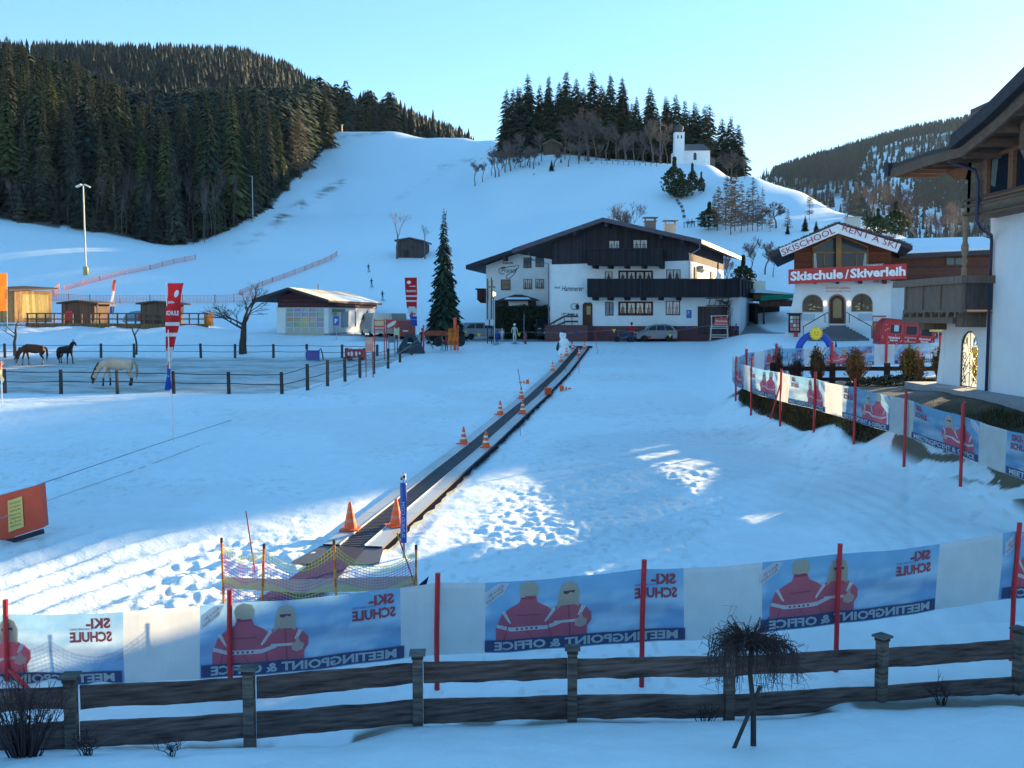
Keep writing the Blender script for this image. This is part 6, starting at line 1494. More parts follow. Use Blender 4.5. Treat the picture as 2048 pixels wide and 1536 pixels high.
shrub(1709,42.0,693,50,'round broom-like clipped shrub in the middle of the garden row',3,(.15,.085,.05),260,green=.5)
shrub(1815,41.5,690,34,'bushy olive shrub with a leafy tip, right of the middle',4,(.09,.08,.04),190,green=.8)
shrub(1836,41.3,712,40,'lower bare shrub touching the olive one',7,(.09,.06,.045),120,green=.3)
shrub(1880,41.0,690,36,'dark bare shrub beside the chalet buttress',5,(.06,.045,.035),130,green=.3)
def rockery():
    g=G(1790,40.5); e=empty('creeping_bush',g,0,'low spreading dark evergreen at the foot of the garden shrubs','bush'); m=MB((.03,.04,.028)); rnd=random.Random(4)
    for k in range(900):
        a=rnd.random()*6.28; r=rnd.random()**.5; c=Vector((math.cos(a)*r*2.1,math.sin(a)*r*.9,(1-r*r)*.32+rnd.uniform(-.05,.08))); kc=rnd.uniform(.5,1.8); m.add([c+Vector((rnd.gauss(0,.08),rnd.gauss(0,.08),rnd.gauss(0,.06))) for _ in range(3)],[(0,1,2)],tuple(q*kc for q in m.col))
    m.build('foliage',M_NEED,e)
rockery()
def twig_bush(px,Y,h,w,label,seed,n,col=(.06,.04,.045),r=.006):
    g=G(px,Y); e=empty('twiggy_bush',g,0,label,'bush'); m=MB(col); rnd=random.Random(seed)
    for k in range(n):
        a=rnd.random()*6.28; f=rnd.random(); d=Vector((math.cos(a),math.sin(a)*.6,0))*w*f; zt=h*rnd.uniform(.5,1)
        p=[Vector((0,0,-.1))+d*.2,d*.5+Vector((rnd.gauss(0,.03),0,zt*.4)),d*.8+Vector((rnd.gauss(0,.04),0,zt*.75)),d+Vector((rnd.gauss(0,.05),0,zt))]
        m.tube(p,[r*1.4,r,r*.7,r*.45],n=3,cap=False)
        for s in range(5):
            b=p[1].lerp(p[3],rnd.random()); m.tube([b,b+Vector((rnd.gauss(0,.06),rnd.gauss(0,.05),rnd.uniform(.02,.12)))],[r*.5,r*.3],n=3,cap=False)
    m.build('branches',M_TWIG,e)
twig_bush(48,9.2,.85,.55,'tangled bare bush in the lower left corner before the fence',3,90)
twig_bush(180,9.3,.22,.25,'small dry twigs in the snow beside the left fence post',5,14)
twig_bush(342,9.3,.15,.12,'tiny dry plant poking through the snow under the fence',6,8)
twig_bush(1885,11.6,.34,.22,'thin bare sprig behind the fence at the right',7,9,r=.008)
twig_bush(1408,11.0,.16,.25,'tuft of dry stalks at the foot of the fence left of the weeping tree',8,14)

def bank_grass():
    rnd=random.Random(14); m=MB((.05,.04,.02)); k=0
    while k<15000:
        Y=rnd.uniform(27,43.5); fx=float(np.interp(Y,[22,24.5,27,30,33,36,38.5,41,43],[12.1,11.7,11.3,10.85,10.5,10.15,9.8,9.7,10.2]))
        X=fx+.12+abs(rnd.gauss(0,.9)) if Y>29.5 else fx+1.2+rnd.random()*3; k+=1
        if X>15.3 and Y<37.5: continue
        z=gz(X,Y); h=rnd.uniform(.05,.20); c=rnd.choice([(.045,.045,.016),(.10,.075,.035),(.03,.035,.012),(.13,.095,.05)]); a=rnd.random()*6.28; w=.016
        dx,dy=math.cos(a)*w,math.sin(a)*w; l=Vector((rnd.gauss(0,.05),rnd.gauss(0,.05)-.03,h)); m.add([(X-dx,Y-dy,z-.02),(X+dx,Y+dy,z-.02),(X+l.x,Y+l.y,z+h)],[(0,1,2)],c)
    o=m.build('dry_grass',M_TWIG); tag(o,'short dry brown and green grass on the bank under the right banner','grass',None,'stuff')
bank_grass()
# ------------------------------------------------------------------ people and animals
M_SKIN=mat('skin_and_clothes',rough=.8,var=.1,vscale=6,spec=.15)
def person(loc,rz,label,h=1.75,jacket=(.3,.02,.04),pants=(.03,.04,.08),hat=(.05,.05,.05),skinc=(.45,.25,.18),pose='stand',skis=False,boots=(.04,.04,.05),group=None):
    e=empty('person',loc,rz,label,'person',group); k=h/1.75
    lean=.0; st=.10; la=Vector((-.24,-.02,0)); 
    hip=.92; W=.10
    P_=[(0,0,hip,.135,.10),(0,0,1.12,.125,.095),(0,-.01,1.32,.165,.11),(0,0,1.45,.09,.08),(0,-.01,1.53,.055,.055),(0,-.02,1.62,.085,.10),(0,-.015,1.70,.07,.085)]
    E_=[(0,1),(1,2),(2,3),(3,4),(4,5),(5,6)]
    def leg(s,fy,ky):
        i=len(P_); P_.extend([(s*.09,0,hip-.06,.088,.088),(s*.11,ky,.50,.062,.065),(s*.12,fy,.12,.048,.05),(s*.13,fy-.02,.05,.05,.05),(s*.14,fy-.17,.035,.038,.03)]); E_.extend([(0,i),(i,i+1),(i+1,i+2),(i+2,i+3),(i+3,i+4)])
    def arm(s,el,ha):
        i=len(P_); P_.extend([(s*.18,0,1.40,.062,.062),(s*el[0],el[1],el[2],.048,.048),(s*ha[0],ha[1],ha[2],.034,.034),(s*(ha[0]),ha[1]-.06,ha[2]-.05,.038,.022)]); E_.extend([(2,i),(i,i+1),(i+1,i+2),(i+2,i+3)])
    if pose=='walk': leg(-1,-.22,-.14); leg(1,.20,-.02); arm(-1,(.25,.10,1.14),(.24,.02,.92)); arm(1,(.25,-.06,1.14),(.22,-.22,.98))
    elif pose=='ski': leg(-1,-.05,-.12); leg(1,.05,-.10); arm(-1,(.30,-.05,1.16),(.26,-.30,1.10)); arm(1,(.30,-.05,1.16),(.26,-.30,1.10))
    elif pose=='hug': leg(-1,0,-.03); leg(1,.04,-.03); arm(-1,(.26,-.05,1.14),(.12,-.24,1.12)); arm(1,(.26,-.05,1.14),(.10,-.24,1.18))
    else: leg(-1,0,-.02); leg(1,0,-.02); arm(-1,(.25,.02,1.14),(.26,-.06,.90)); arm(1,(.25,.02,1.14),(.26,-.06,.90))
    P2=[(a*k,b*k,c*k,*[q*k for q in r]) for a,b,c,*r in P_]
    def cf(c):
        z=c.z/k; r=abs(c.x)/k
        if z>1.50: return skinc
        if z<.13: return boots
        if r>.17 and z<1.0: return skinc if z<.96 else jacket
        return jacket if z>.86 else pants
    b=skin('body',P2,E_,M_SKIN,e,levels=1,colfn=cf)
    ht=MB(hat); ht.lathe([(.100,1.60),(.108,1.66),(.095,1.74),(.055,1.785),(.0,1.80)],(0,0,0),12); ht.v=[(a*k,(b_*1.12+.005)*k,c*k) for a,b_,c in ht.v]; ht.build('hat',M_CLOTH,e,smooth=True)
    fc=MB(skinc); fc.cbox((0,-.115*k,1.615*k),(.022*k,.03*k,.035*k)); 
    for s in(-1,1): fc.cbox((s*.032*k,-.108*k,1.64*k),(.018*k,.012*k,.01*k),col=(.03,.02,.02))
    fc.cbox((0,-.106*k,1.575*k),(.04*k,.01*k,.008*k),col=(.25,.06,.05)); fc.build('face',M_SKIN,e)
    if skis:
        for s in(-1,1):
            m=MB((.05,.06,.09)); m.box(s*.12*k-.04,s*.12*k+.04,-.85,.75,.0,.02); m.add([(s*.12*k-.04,-.85,.0),(s*.12*k+.04,-.85,.0),(s*.12*k+.03,-1.02,.09),(s*.12*k-.03,-1.02,.09)],[(0,1,2,3)]); m.build('ski',M_PAINT,e)
    return e
person(G(1263,85.3,.0),R(-35),'person in red jacket standing between the scooter and the silver car',1.75,(.40,.02,.035),(.04,.06,.12),(.03,.02,.02))
person(G(1029,83.5,.03),R(15),'skier in pale green jacket, white helmet and grey trousers before the hedge',1.72,(.30,.44,.36),(.48,.52,.52),(.75,.77,.78),pose='walk',skis=True)
person(G(994,83,.03),R(-20),'child in bright blue ski suit beside the white lamp post',1.15,(.02,.05,.30),(.02,.04,.22),(.02,.03,.10),pose='stand',skis=True)
person(G(1472,86.3),R(25),'child in dark blue suit beside the white sign rack',1.10,(.03,.08,.22),(.02,.03,.06),(.03,.04,.10))
person(G(1004,85),R(10),'child in white suit holding up boards behind the blue child',1.25,(.50,.54,.56),(.40,.44,.46),(.5,.5,.5),pose='hug')
for px,Y,lab,py in [(737,142,'uppermost of three dark skiers coming down the slope',545),(743,126,'middle one of three dark skiers on the slope',575),(765,114,'lowest of three dark skiers, arms out, above the garage roof',601)]:
    yy=min(np.arange(105,170,.5),key=lambda q:abs(630-(gz((px-1024)/FPX*q,q)-CAMZ)/q*FPX-py))
    person(G(px,float(yy),.03),R(20),lab,1.15,(.03,.04,.09),(.02,.03,.06),(.02,.02,.04),pose='ski',skis=True)
person(G(884,79,0),R(160),'bent child in grey suit beside the orange net by the spruce',1.1,(.25,.27,.26),(.25,.27,.26),(.35,.15,.05),pose='hug')
person(G(893,78.5,0),R(200),'child in red and white jacket inside the orange net area',1.15,(.45,.05,.06),(.03,.04,.12),(.5,.1,.1),pose='stand')
person(G(845,80,0),R(180),'dark dressed person standing left of the big spruce',1.7,(.025,.03,.04),(.02,.02,.03),(.02,.02,.02))

def horse(loc,rz,label,h,coat,mane,lower,pose,belly=1.0,tailc=None):
    e=empty('horse',loc,rz,label,'horse'); k=h/1.5   # facing -x
    B=[(-.62,0,1.18,.24,.30),(-.25,0,1.12,.28,.34),(.15,0,1.10,.28*belly,.35*belly),(.50,0,1.17,.27,.31),(.72,0,1.15,.18,.24)]
    E=[(0,1),(1,2),(2,3),(3,4)]
    i=len(B)
    if pose=='graze': B+=[(-.82,0,1.12,.13,.20),(-1.05,0,.80,.095,.15),(-1.20,0,.47,.10,.14),(-1.27,0,.26,.075,.10),(-1.31,0,.10,.06,.07)]
    else: B+=[(-.80,0,1.38,.13,.20),(-.98,0,1.62,.10,.15),(-1.12,0,1.74,.10,.13),(-1.30,0,1.60,.075,.095),(-1.42,0,1.45,.06,.07)]
    E+=[(0,i),(i,i+1),(i+1,i+2),(i+2,i+3),(i+3,i+4)]; hd=i+2
    def fl(s,off,kx=0):
        j=len(B); B.extend([(-.55,s*.15,.92,.11,.12),(-.56+off,s*.15,.56,.06,.065),(-.55+off*1.5,s*.15,.50,.062,.062),(-.55+off*1.6,s*.15,.18,.04,.042),(-.56+off*1.7,s*.15,.05,.062,.055),(-.59+off*1.7,s*.15,.0,.07,.06)]); E.extend([(0,j)]+[(j+q,j+q+1) for q in range(5)])
    def hl(s,off):
        j=len(B); B.extend([(.60,s*.15,.92,.15,.20),(.52+off,s*.15,.66,.085,.11),(.70+off,s*.15,.46,.052,.06),(.66+off,s*.15,.20,.04,.042),(.63+off,s*.15,.05,.06,.055),(.59+off,s*.15,.0,.07,.06)]); E.extend([(3,j)]+[(j+q,j+q+1) for q in range(5)])
    fl(-1,-.10);fl(1,.06);hl(-1,.08);hl(1,-.10)
    P2=[(a*k,b*k,c*k,*[q*k for q in r]) for a,b,c,*r in B]
    mz=B[hd+2]
    def cf(c):
        x,z=c.x/k,c.z/k
        if z<.10 and abs(c.y)/k>.05: return (.05,.045,.04)
        if z<.42 and abs(c.y)/k>.05: return lower
        if math.hypot(x-mz[0],z-mz[2])<.13: return tuple(q*.6 for q in coat)
        kk=.85+.3*float(vnoise(np.array(x*3),np.array(z*3),5)); return tuple(q*kk for q in coat)
    skin('body',P2,E,mat('horse_coat',rough=.75,var=.15,vscale=5,spec=.2),e,levels=1,colfn=cf,root=1)
    t=MB(tailc or mane); rnd=random.Random(2)
    for q in range(16):
        y=rnd.uniform(-.05,.05); t.tube([(.82*k,y*k,1.25*k),(.95*k,y*1.4*k,1.05*k),(.97*k,y*1.6*k,.7*k),(.93*k,y*k,rnd.uniform(.3,.45)*k)],[.035*k,.05*k,.04*k,.01],n=4)
    t.build('tail',M_TWIG,e)
    m=MB(mane); a=Vector(B[i][:3]); a.z+=.22; b=Vector(B[i+1][:3]); c=Vector(B[i+2][:3])
    dirn=(b-a).normalized(); up=Vector((dirn.z,0,-dirn.x)); up=up if up.z>0 or pose=='graze' and up.x<0 else -up
    if pose=='graze': up=Vector((-.75,0,.45)).normalized(); 
    else: up=Vector((.75,0,.5)).normalized()
    for q in range(34):
        f=q/33; s=(Vector(B[i][:3])).lerp(b,min(1,f*2)) if f<.5 else b.lerp(c,(f-.5)*2); rr=.20-.07*f; root=s+up*rr*.92
        if pose=='graze': tip=root+Vector((-.02,rnd.choice([-1,1])*.10,-.20))
        else: tip=root+Vector((.03,rnd.choice([-1,1])*.12,-.22))
        m.tube([root*k,((root+tip)/2+up*.04)*k,tip*k],[.035*k,.04*k,.012*k],n=4)
    m.build('mane',M_TWIG,e)
    er=MB(tuple(q*.8 for q in coat)); hp=Vector(B[hd][:3])
    for s in(-1,1):
        bs=hp+Vector((.04 if pose!='graze' else .05,s*.06,.10 if pose!='graze' else .12)); tp=bs+(Vector((.02,s*.02,.13)) if pose!='graze' else Vector((-.06,s*.05,.12))); er.tube([bs*k,((bs+tp)/2)*k,tp*k],[.03*k,.032*k,.004],n=5)
    er.build('ear',M_SKIN,e)
    return e
horse(G(237,53.2),R(4),'cream horse with tan tail grazing at the near fence in the sun',1.62,(.66,.46,.33),(.10,.065,.04),(.07,.05,.04),'graze',1.05,tailc=(.42,.27,.16))
horse(G(68,70.5),R(-4),'brown heavy horse with pale feather legs grazing in the shade',1.62,(.095,.035,.022),(.10,.055,.035),(.34,.29,.25),'graze',1.12)
horse(G(131,71.5),R(150),'black horse standing with raised head beside the brown one',1.42,(.022,.018,.022),(.015,.013,.016),(.02,.018,.02),'stand',1.0)

# ------------------------------------------------------------------ vehicles
M_CAR=mat('car_paint',rough=.28,var=.04,metal=.35,spec=.6)
M_TYRE=mat('tyre',rough=.85,var=.1,spec=.2)
def car(loc,rz,label,col,L=4.0,W=1.7,H=1.5,kind='hatch',group=None):
    e=empty('car',loc,rz,label,'car',group)   # nose towards -x
    if kind=='hatch': up=[(-.50,.30),(-.50,.44),(-.45,.52),(-.33,.62),(-.13,.90),(.02,.99),(.22,1.0),(.38,.93),(.46,.68),(.50,.52),(.50,.28)]
    elif kind=='suv': up=[(-.50,.32),(-.50,.52),(-.45,.60),(-.28,.66),(-.16,.95),(-.05,1.0),(.40,1.0),(.47,.94),(.49,.62),(.50,.50),(.50,.28)]
    else: up=[(-.50,.22),(-.50,.45),(-.47,.55),(-.40,.62),(-.30,.92),(-.22,1.0),(.46,1.0),(.49,.97),(.50,.60),(.50,.40),(.50,.22)]
    low=.17; wr=.32 if L<5 else .34; fx,rx=-.31*L,.30*L
    b=MB(col)
    def arch(cx): return [(cx+ (wr+.05)*math.cos(t),low*H+.0+(wr*.95)*math.sin(t)) for t in np.linspace(math.pi,0,9)]
    def sect(y,f):
        o=[(x*L,z*H) for x,z in up]; bt=[(.5*L,low*H)]+arch(rx)[::-1]+arch(fx)[::-1]+[(-.5*L,low*H)]
        pts=o+bt; return [(x*(1-.015*f),y*(1-(.13*max(0,(z/H-.6)/.4) if z>.6*H else 0)),z) for x,z in pts]
    n=None
    ys=[-W/2,-W/2*.97,W/2*.97,W/2]; secs=[sect(y,1 if abs(y)>W*.49 else 0) for y in ys]; n=len(secs[0])
    for i in range(3):
        o=secs[i]+secs[i+1]; b.add(o,[(k,(k+1)%n,n+(k+1)%n,n+k) for k in range(n)])
    b.add(secs[0],[tuple(range(n-1,-1,-1))]); b.add(secs[-1],[tuple(range(n))]); bo=b.build('body',M_CAR,e)
    z0,z1=.655*H,.93*H; 
    if kind=='van': sd=[[(-.40,z0*.98),(-.31,z1),(-.20,z1),(-.20,z0*.98)]]
    else:
        sd=[[(-.27,z0),(-.11,z1*.95),(-.02,z1),(-.02,z0)],[(0,z0),(0,z1),(.18,z1),(.20,z0)],[(.22,z0),(.20,z1),(.33,z1*.96),(.42,z0)]]
    g=MB((.012,.015,.022))
    for s in(-1,1):
        for q in sd:
            vs=[(x*L,s*(W/2*(1-.13*max(0,(z/H-.6)/.4))+.006),z) for x,z in q]; g.add(vs,[tuple(range(4)) if s<0 else (3,2,1,0)])
    fw=[(-.135*L if kind!='van' else -.30*L,.925*H),(-.292*L if kind!='van' else -.385*L,.665*H)]
    if kind=='suv': fw=[(-.165*L,.94*H),(-.275*L,.68*H)]
    for (a,b_) in (fw,[(.435*L,.90*H),(.478*L,.68*H)]) if kind!='van' else (fw,):
        (x1,zz1),(x2,zz2)=a,b_; dx=-.012 if x1<0 else .014
        vs=[(x1+dx,-W*.40,zz1),(x2+dx,-W*.44,zz2),(x2+dx,W*.44,zz2),(x1+dx,W*.40,zz1)]; g.add(vs,[(0,1,2,3)])
    g.build('windows',M_GLASS,bo)
    for s in(-1,1):
        for cx in(fx,rx):
            M=Matrix.Rotation(R(90),3,'X'); t=MB((.02,.02,.022)); c=(cx,s*(W/2-.11),wr)
            t.lathe([(wr*.62,-.10),(wr*.9,-.11),(wr,-.08),(wr,.08),(wr*.9,.11),(wr*.62,.10)],c,16,axis=M); wo=t.build('wheel',M_TYRE,e)
            r=MB((.42,.43,.45)); r.lathe([(0,-.06),(wr*.62,-.085),(wr*.62,.085),(0,.06)],c,10,axis=M); r.build('rim',M_MET,wo)
        hl=MB((.6,.62,.65)); hl.cbox((-.485*L,s*W*.38,.52*H),(.10,.26,.13)); hl.build('headlight',M_GLASS,e)
        tl=MB((.40,.02,.03)); tl.cbox((.487*L,s*W*.43,.60*H),(.09,.16,.26)); tl.build('tail_light',M_GLASS,e)
        mr=MB(col); mr.cbox((-.22*L,s*(W/2+.09),.69*H),(.10,.18,.12)); mr.build('wing_mirror',M_CAR,e)
    bp=MB((.03,.03,.035)); bp.box(-.49*L,-.30*L-wr*0,-W*.46,W*.46,low*H-.02,low*H+.02); bp.box(-.505*L,-.495*L,-.26,.26,.30*H,.36*H,(.7,.7,.68)); bp.box(.495*L,.505*L,-.26,.26,.40*H,.46*H,(.7,.7,.68)); bp.build('number_plate',M_PAINT,e)
    return e
car(G(1310,86.8),R(3),'silver grey hatchback parked before the plinth of the big guesthouse',(.13,.15,.18),3.75,1.7,1.58)
car(G(962,91.5),R(200),'blue grey car partly hidden by posts left of the dark hedge',(.12,.16,.22),4.2,1.75,1.6,'suv')
car(G(1088,91.3,0.05),R(95),'dark car parked in the gap between hedge and guesthouse wall',(.03,.035,.05),4.0,1.75,1.9,'suv')
van1=car(G(752,93),R(-68),'white delivery van parked against the garage end wall',(.55,.55,.52),5.4,2.0,2.35,'van')
car(G(790,95),R(-78),'green grey van behind the red sign frames',(.16,.20,.20),5.2,1.95,2.3,'van')
car(G(812,92),R(-85),'dark red car between the vans and the tall banner flag',(.20,.03,.035),4.2,1.8,1.9,'suv')
car(G(1868,70),R(200),'red car behind the red cabin, beside the chalet balcony',(.30,.03,.03),4.2,1.8,1.75,'suv')
def scooter():
    g=G(1247,85.6); e=empty('scooter',g,R(5),'dark scooter with blue tarpaulin standing left of the man in red','scooter'); M=Matrix.Rotation(R(90),3,'X')
    for x in(-.6,.55):
        t=MB((.02,.02,.02)); t.lathe([(.16,-.05),(.26,-.04),(.26,.04),(.16,.05)],(x,0,.27),12,axis=M); t.build('wheel',M_TYRE,e)
    b=MB((.04,.07,.12)); b.tube([(-.6,0,.27),(-.45,0,.85),(-.38,0,1.05)],[.05,.06,.04],n=6); b.tube([(-.4,0,.4),(0,0,.35),(.35,0,.5),(.6,0,.75)],[.10,.13,.17,.08],n=8); b.tube([(-.1,0,.8),(.2,0,.82),(.6,0,.85)],[.10,.12,.08],n=8); b.build('body',M_PAINT,e)
    h=MB((.03,.03,.03)); h.tube([(-.38,-.32,1.08),(-.38,.32,1.08)],.025,n=5); h.build('handlebar',M_MET,e)
scooter()
def gondola():
    Y=63.5; g=G(1806,Y); e=empty('gondola_cabin',(g.x,Y,g.z),R(-5),'red dotted cabin with three dark windows beside the ski school','cabin'); s=FPX/Y
    m=MB((.45,.02,.03)); w=3.4; h=1.55; z0=.22
    A=[(-1.78,z0),(-1.78,z0+.75),(-1.62,z0+1.45),(-1.45,z0+1.62),(1.45,z0+1.50),(1.60,z0+1.32),(1.76,z0+.68),(1.72,z0+.0)]
    m.prism(A,lambda u,v,t:Vector((u,t-(.12*(v-z0)) if False else t,v)),None,-.75,.75); bo=m.build('body',M_PAINT,e)
    rf=MB((.32,.02,.03)); rf.prism([(-1.5,z0+1.62),(-1.35,z0+1.75),(1.30,z0+1.62),(1.45,z0+1.50)],lambda u,v,t:Vector((u,t,v)),None,-.6,.6); rf.build('roof',M_PAINT,bo)
    for i,x in enumerate((-1.12,-.12,.86)):
        f=MB((.5,.05,.05)); f.box(x-.06,x+.76,-.78,-.75,z0+.72-.04*i,z0+1.40-.05*i); f.build('window_frame',M_PAINT,bo)
        gl=MB((.015,.018,.03)); zb=z0+.78-.04*i; zt=z0+1.34-.05*i; gl.box(x,x+.66,-.80,-.78,zb,zt); wo=gl.build('window',M_PAINT,bo)
        if i==0: k=MB((.45,.5,.6)); k.box(x+.2,x+.5,-.81,-.80,zb+.12,zt-.03); k.build('painted_reflection',M_PAINT,bo)  # pale panel paints a reflection on the first window
    d=MB((.75,.45,.35)); rnd=random.Random(8)
    for k in range(40):
        x=rnd.uniform(-1.65,1.6); z=rnd.uniform(z0+.08,z0+1.45)
        if z>z0+.68 and any(q-.1<x<q+.8 for q in(-1.12,-.12,.86)): continue
        d.add([(x+.035*math.cos(t),-.757,z+.035*math.sin(t)) for t in np.linspace(0,6.283,7)[:-1]],[tuple(range(6))])
    d.build('dots',M_PAINT,bo)
    t=MB((.75,.72,.72)); fn=lambda x,z,tt:Vector((x,-.762,z))
    for x,a,b in ((-1.22,'Kinderland','Express'),(.75,'Kinderland','Express')): put_text(t,a,fn,x,z0+.42,.2,None,width=.72,bold=.006); put_text(t,b,fn,x+.1,z0+.26,.17,None,width=.5,bold=.006)
    put_text(t,'SKISCHULE',fn,-.20,z0+.48,.14,None,width=.75); put_text(t,'SCHNEESPORT',fn,-.20,z0+.22,.12,None,width=.75); t.add([fn(-.0+a*.1,z0+.32+b*.1,0) for a,b in((0,0),(1,0),(.7,1),(.3,1.6),(.2,.8))],[(0,1,2,3,4)]); t.build('letters',M_PAINT,bo)
    l=MB((.06,.06,.08)); l.beam((-1.2,-.5,0),(1.9,-.5,.05),.12,.10); l.beam((-1.2,.5,0),(1.9,.5,.05),.12,.10); l.build('runner',M_MET,e)
    e.rotation_euler.y=R(3)
gondola()
def side_boards():
    m=MB((.35,.10,.06)); m.box(-.45,.45,-.05,.05,.4,2.0); m.box(-.4,.4,-.07,-.05,1.0,1.5,(.55,.25,.1)); m.box(-.45,.45,-.07,-.05,1.6,1.9,(.6,.6,.65)); m.box(-.4,.4,-.07,-.05,.45,.9,(.05,.08,.2)); g=G(1757,66); o=m.build('info_board',M_PAINT,None,loc=g); tag(o,'small orange and blue board at the left end of the red cabin','sign')
    e=empty('yellow_board',G(1877,62),0,'yellow sunlit board on a thin post left of the chalet','sign'); m=MB((.75,.55,.12)); m.box(-.62,.62,-.03,.03,1.10,1.66); m.build('panel',M_PAINT,e); m=MB((.4,.4,.42)); m.tube([(-.05,0,-.2),(-.05,0,1.1)],.03,n=6); m.build('pole',M_MET,e)
side_boards()
def sun_arch():
    Y=52.5; a=P(1593,697,Y); b=P(1666,697,Y); g=(a+b)/2; e=empty('inflatable_arch',(g.x,Y,gz(g.x,Y)),0,'blue arch topped by a yellow sun behind the garden shrubs','arch'); r=(b.x-a.x)/2; o=e.location; zc=a.z-o.z-.15
    m=MB((.015,.07,.42)); pts=[(-(r-.12)*math.cos(t)*1.0,0,zc+ (1.12)*(r)*.82*math.sin(t)) for t in np.linspace(-.25,math.pi+.25,19)]; 
    m.tube([(-(r-.15),0,0)]+pts+[((r-.15),0,0)],.19,n=10); m.build('arch',M_PAINT,e,smooth=True)
    s=MB((.80,.58,.03)); c=Vector((-.02,-.22,zc+r*.98)); n=32; ring=[]
    for k in range(n):
        t=6.283*k/n; q=.38 if k%2 else .29; ring.append((c.x+q*math.cos(t),c.z+q*math.sin(t)))
    s.prism(ring,lambda u,v,t:Vector((u,c.y+t,v)),None,-.05,.05); s.add([(c.x+.24*math.cos(t),c.y-.06,c.z+.24*math.sin(t)) for t in np.linspace(0,6.283,17)[:-1]],[tuple(range(16))],(.85,.66,.05))
    for x in(-.09,.09): s.add([(c.x+x+.025*math.cos(t),c.y-.066,c.z+.05+.045*math.sin(t)) for t in np.linspace(0,6.283,9)[:-1]],[tuple(range(8))],(.05,.03,.02))
    s.tube([(c.x-.12,c.y-.066,c.z-.05),(c.x,c.y-.066,c.z-.11),(c.x+.12,c.y-.066,c.z-.05)],.012,n=4,col=(.3,.06,.03)); s.build('sun',M_PAINT,e)
    f=MB((.03,.03,.05)); f.add([(r+.02,-.1,.9),(r+.10,-.1,1.75),(r+.32,-.1,.9)],[(0,1,2)]); f.build('flag_tip',M_CLOTH,e)
sun_arch()
def snowman():
    Y=74.5; g=G(1128,Y); e=empty('snowman',(g.x,Y,g.z),0,'tall snowman figure in white with black hat beside the top of the lift','snowman'); W=(.74,.78,.80)
    m=MB(W); m.lathe([(.30,-.1),(.50,.1),(.56,.35),(.48,.62),(.36,.78),(.42,.95),(.40,1.18),(.27,1.38),(.22,1.44),(.25,1.55),(.27,1.75),(.20,1.9)],(0,0,0),18)
    m.v=[(a+(.10*max(0,(1.4-abs(c-.2)))*0)+(-.10 if c>1.4 else 0)*1.0,b,c) for a,b,c in m.v]; m.build('body',mat('packed_white',rough=.6,var=.05,bump=.01,bscale=6),e,smooth=True)
    h=MB((.05,.06,.10)); h.lathe([(.24,1.88),(.24,1.91),(.15,1.92),(.14,2.06),(.0,2.07)],(-.05,0,0),14); h.build('hat',M_CLOTH,e)
    k=MB((.03,.03,.04))
    for x,z in((-.22,1.68),(-.02,1.68)): k.lathe([(.0,-.03),(.035,0),(.0,.03)],(x,-.25,z),8)
    k.tube([(-.12,-.22,1.62),(-.13,-.42,1.58)],[.04,.005],n=6,col=(.7,.25,.05)); k.build('face',M_PAINT,e)
    b=MB((.03,.05,.07)); b.tube([(-.42,-.05,.35),(-.52,-.15,.6),(-.50,-.2,.85),(-.44,-.1,1.1)],[.05,.12,.10,.05],n=8); b.build('arm',M_CLOTH,e)
snowman()

# ------------------------------------------------------------------ signs, flags, clutter by the garage
M_FLAG=mat('flag_cloth',rough=.8,var=.08,transl=.35,spec=.1)
def flag(px,Y,pole_top,pole_bot,x0,x1,ytop,ybot,label,seed,mirror=False,lean=0,sections=None,curl=1.0):
    g=G(px,Y) if pole_bot is None else P(px,pole_bot,Y); e=empty('flag',g,0,label,'flag'); o=g
    T=P(px+lean,pole_top,Y)-o; m=MB((.62,.63,.66)); m.tube([(0,0,-.3),T],[.03,.02],n=8); m.build('pole',M_MET,e)
    NV=30; NU=6; c=MB(); secs=sections
    def pt(u,v):
        py=ytop+(ybot-ytop)*v; L=x0(v);Rr=x1(v); x=L+(Rr-L)*u; p=P(x,py,Y)-o; w=.10*curl*math.sin(u*3+v*9+seed)+.05*math.sin(v*17+u*2); return p+Vector((0,w,0))
    for j in range(NV):
        for i in range(NU):
            vm=(j+.5)/NV; um=(i+.5)/NU; col=secs(um,vm); c.quad(pt(i/NU,j/NV),pt(i/NU,(j+1)/NV),pt((i+1)/NU,(j+1)/NV),pt((i+1)/NU,j/NV),col)
    fo=c.build('cloth',M_FLAG,e,smooth=True)
    t=MB((.72,.70,.70))
    def fn(u0,v0,su,sv):
        def f(x,z,tt):
            u=u0+x*su; u=1-u if mirror else u
            q=pt(min(max(u,0.02),.98),v0-z*sv); return q+Vector((0,-.02,0))
        return f
    return e,t,fn,fo
RF=(.50,.025,.035)
def fsec(u,v):
    if .36<v<.40 or .46<v<.485: return (.66,.64,.64)
    if v<.60: return RF
    if v<.80: 
        n=float(fbm(np.array(u*3.0),np.array(v*14),2,7)); return (.5,.08,.07) if n>.56 else (.58,.60,.62)
    return (.03,.08,.36) if v>.80 else RF
def mk_flag(*a,words=True,**k):
    e,t,fn,fo=flag(*a,**k)
    if words:
        put_text(t,'SKI-',fn(.10,.19,1.0,.055),0,0,.5,None,width=.55,bold=.02); put_text(t,'SCHULE',fn(.10,.30,1.0,.095),0,0,.6,None,width=.8,bold=.02)
        # round emblem
        t.add([fn(0,0,1,1)(.66+.17*math.cos(q),-(.10+.035*math.sin(q)),0) for q in np.linspace(0,6.283,13)[:-1]],[tuple(range(12))])
        put_text(t,'RENT A SKI',fn(.06,.875,.9,.05),0,0,.4,None,width=.85)
        t.build('letters',M_PAINT,fo)
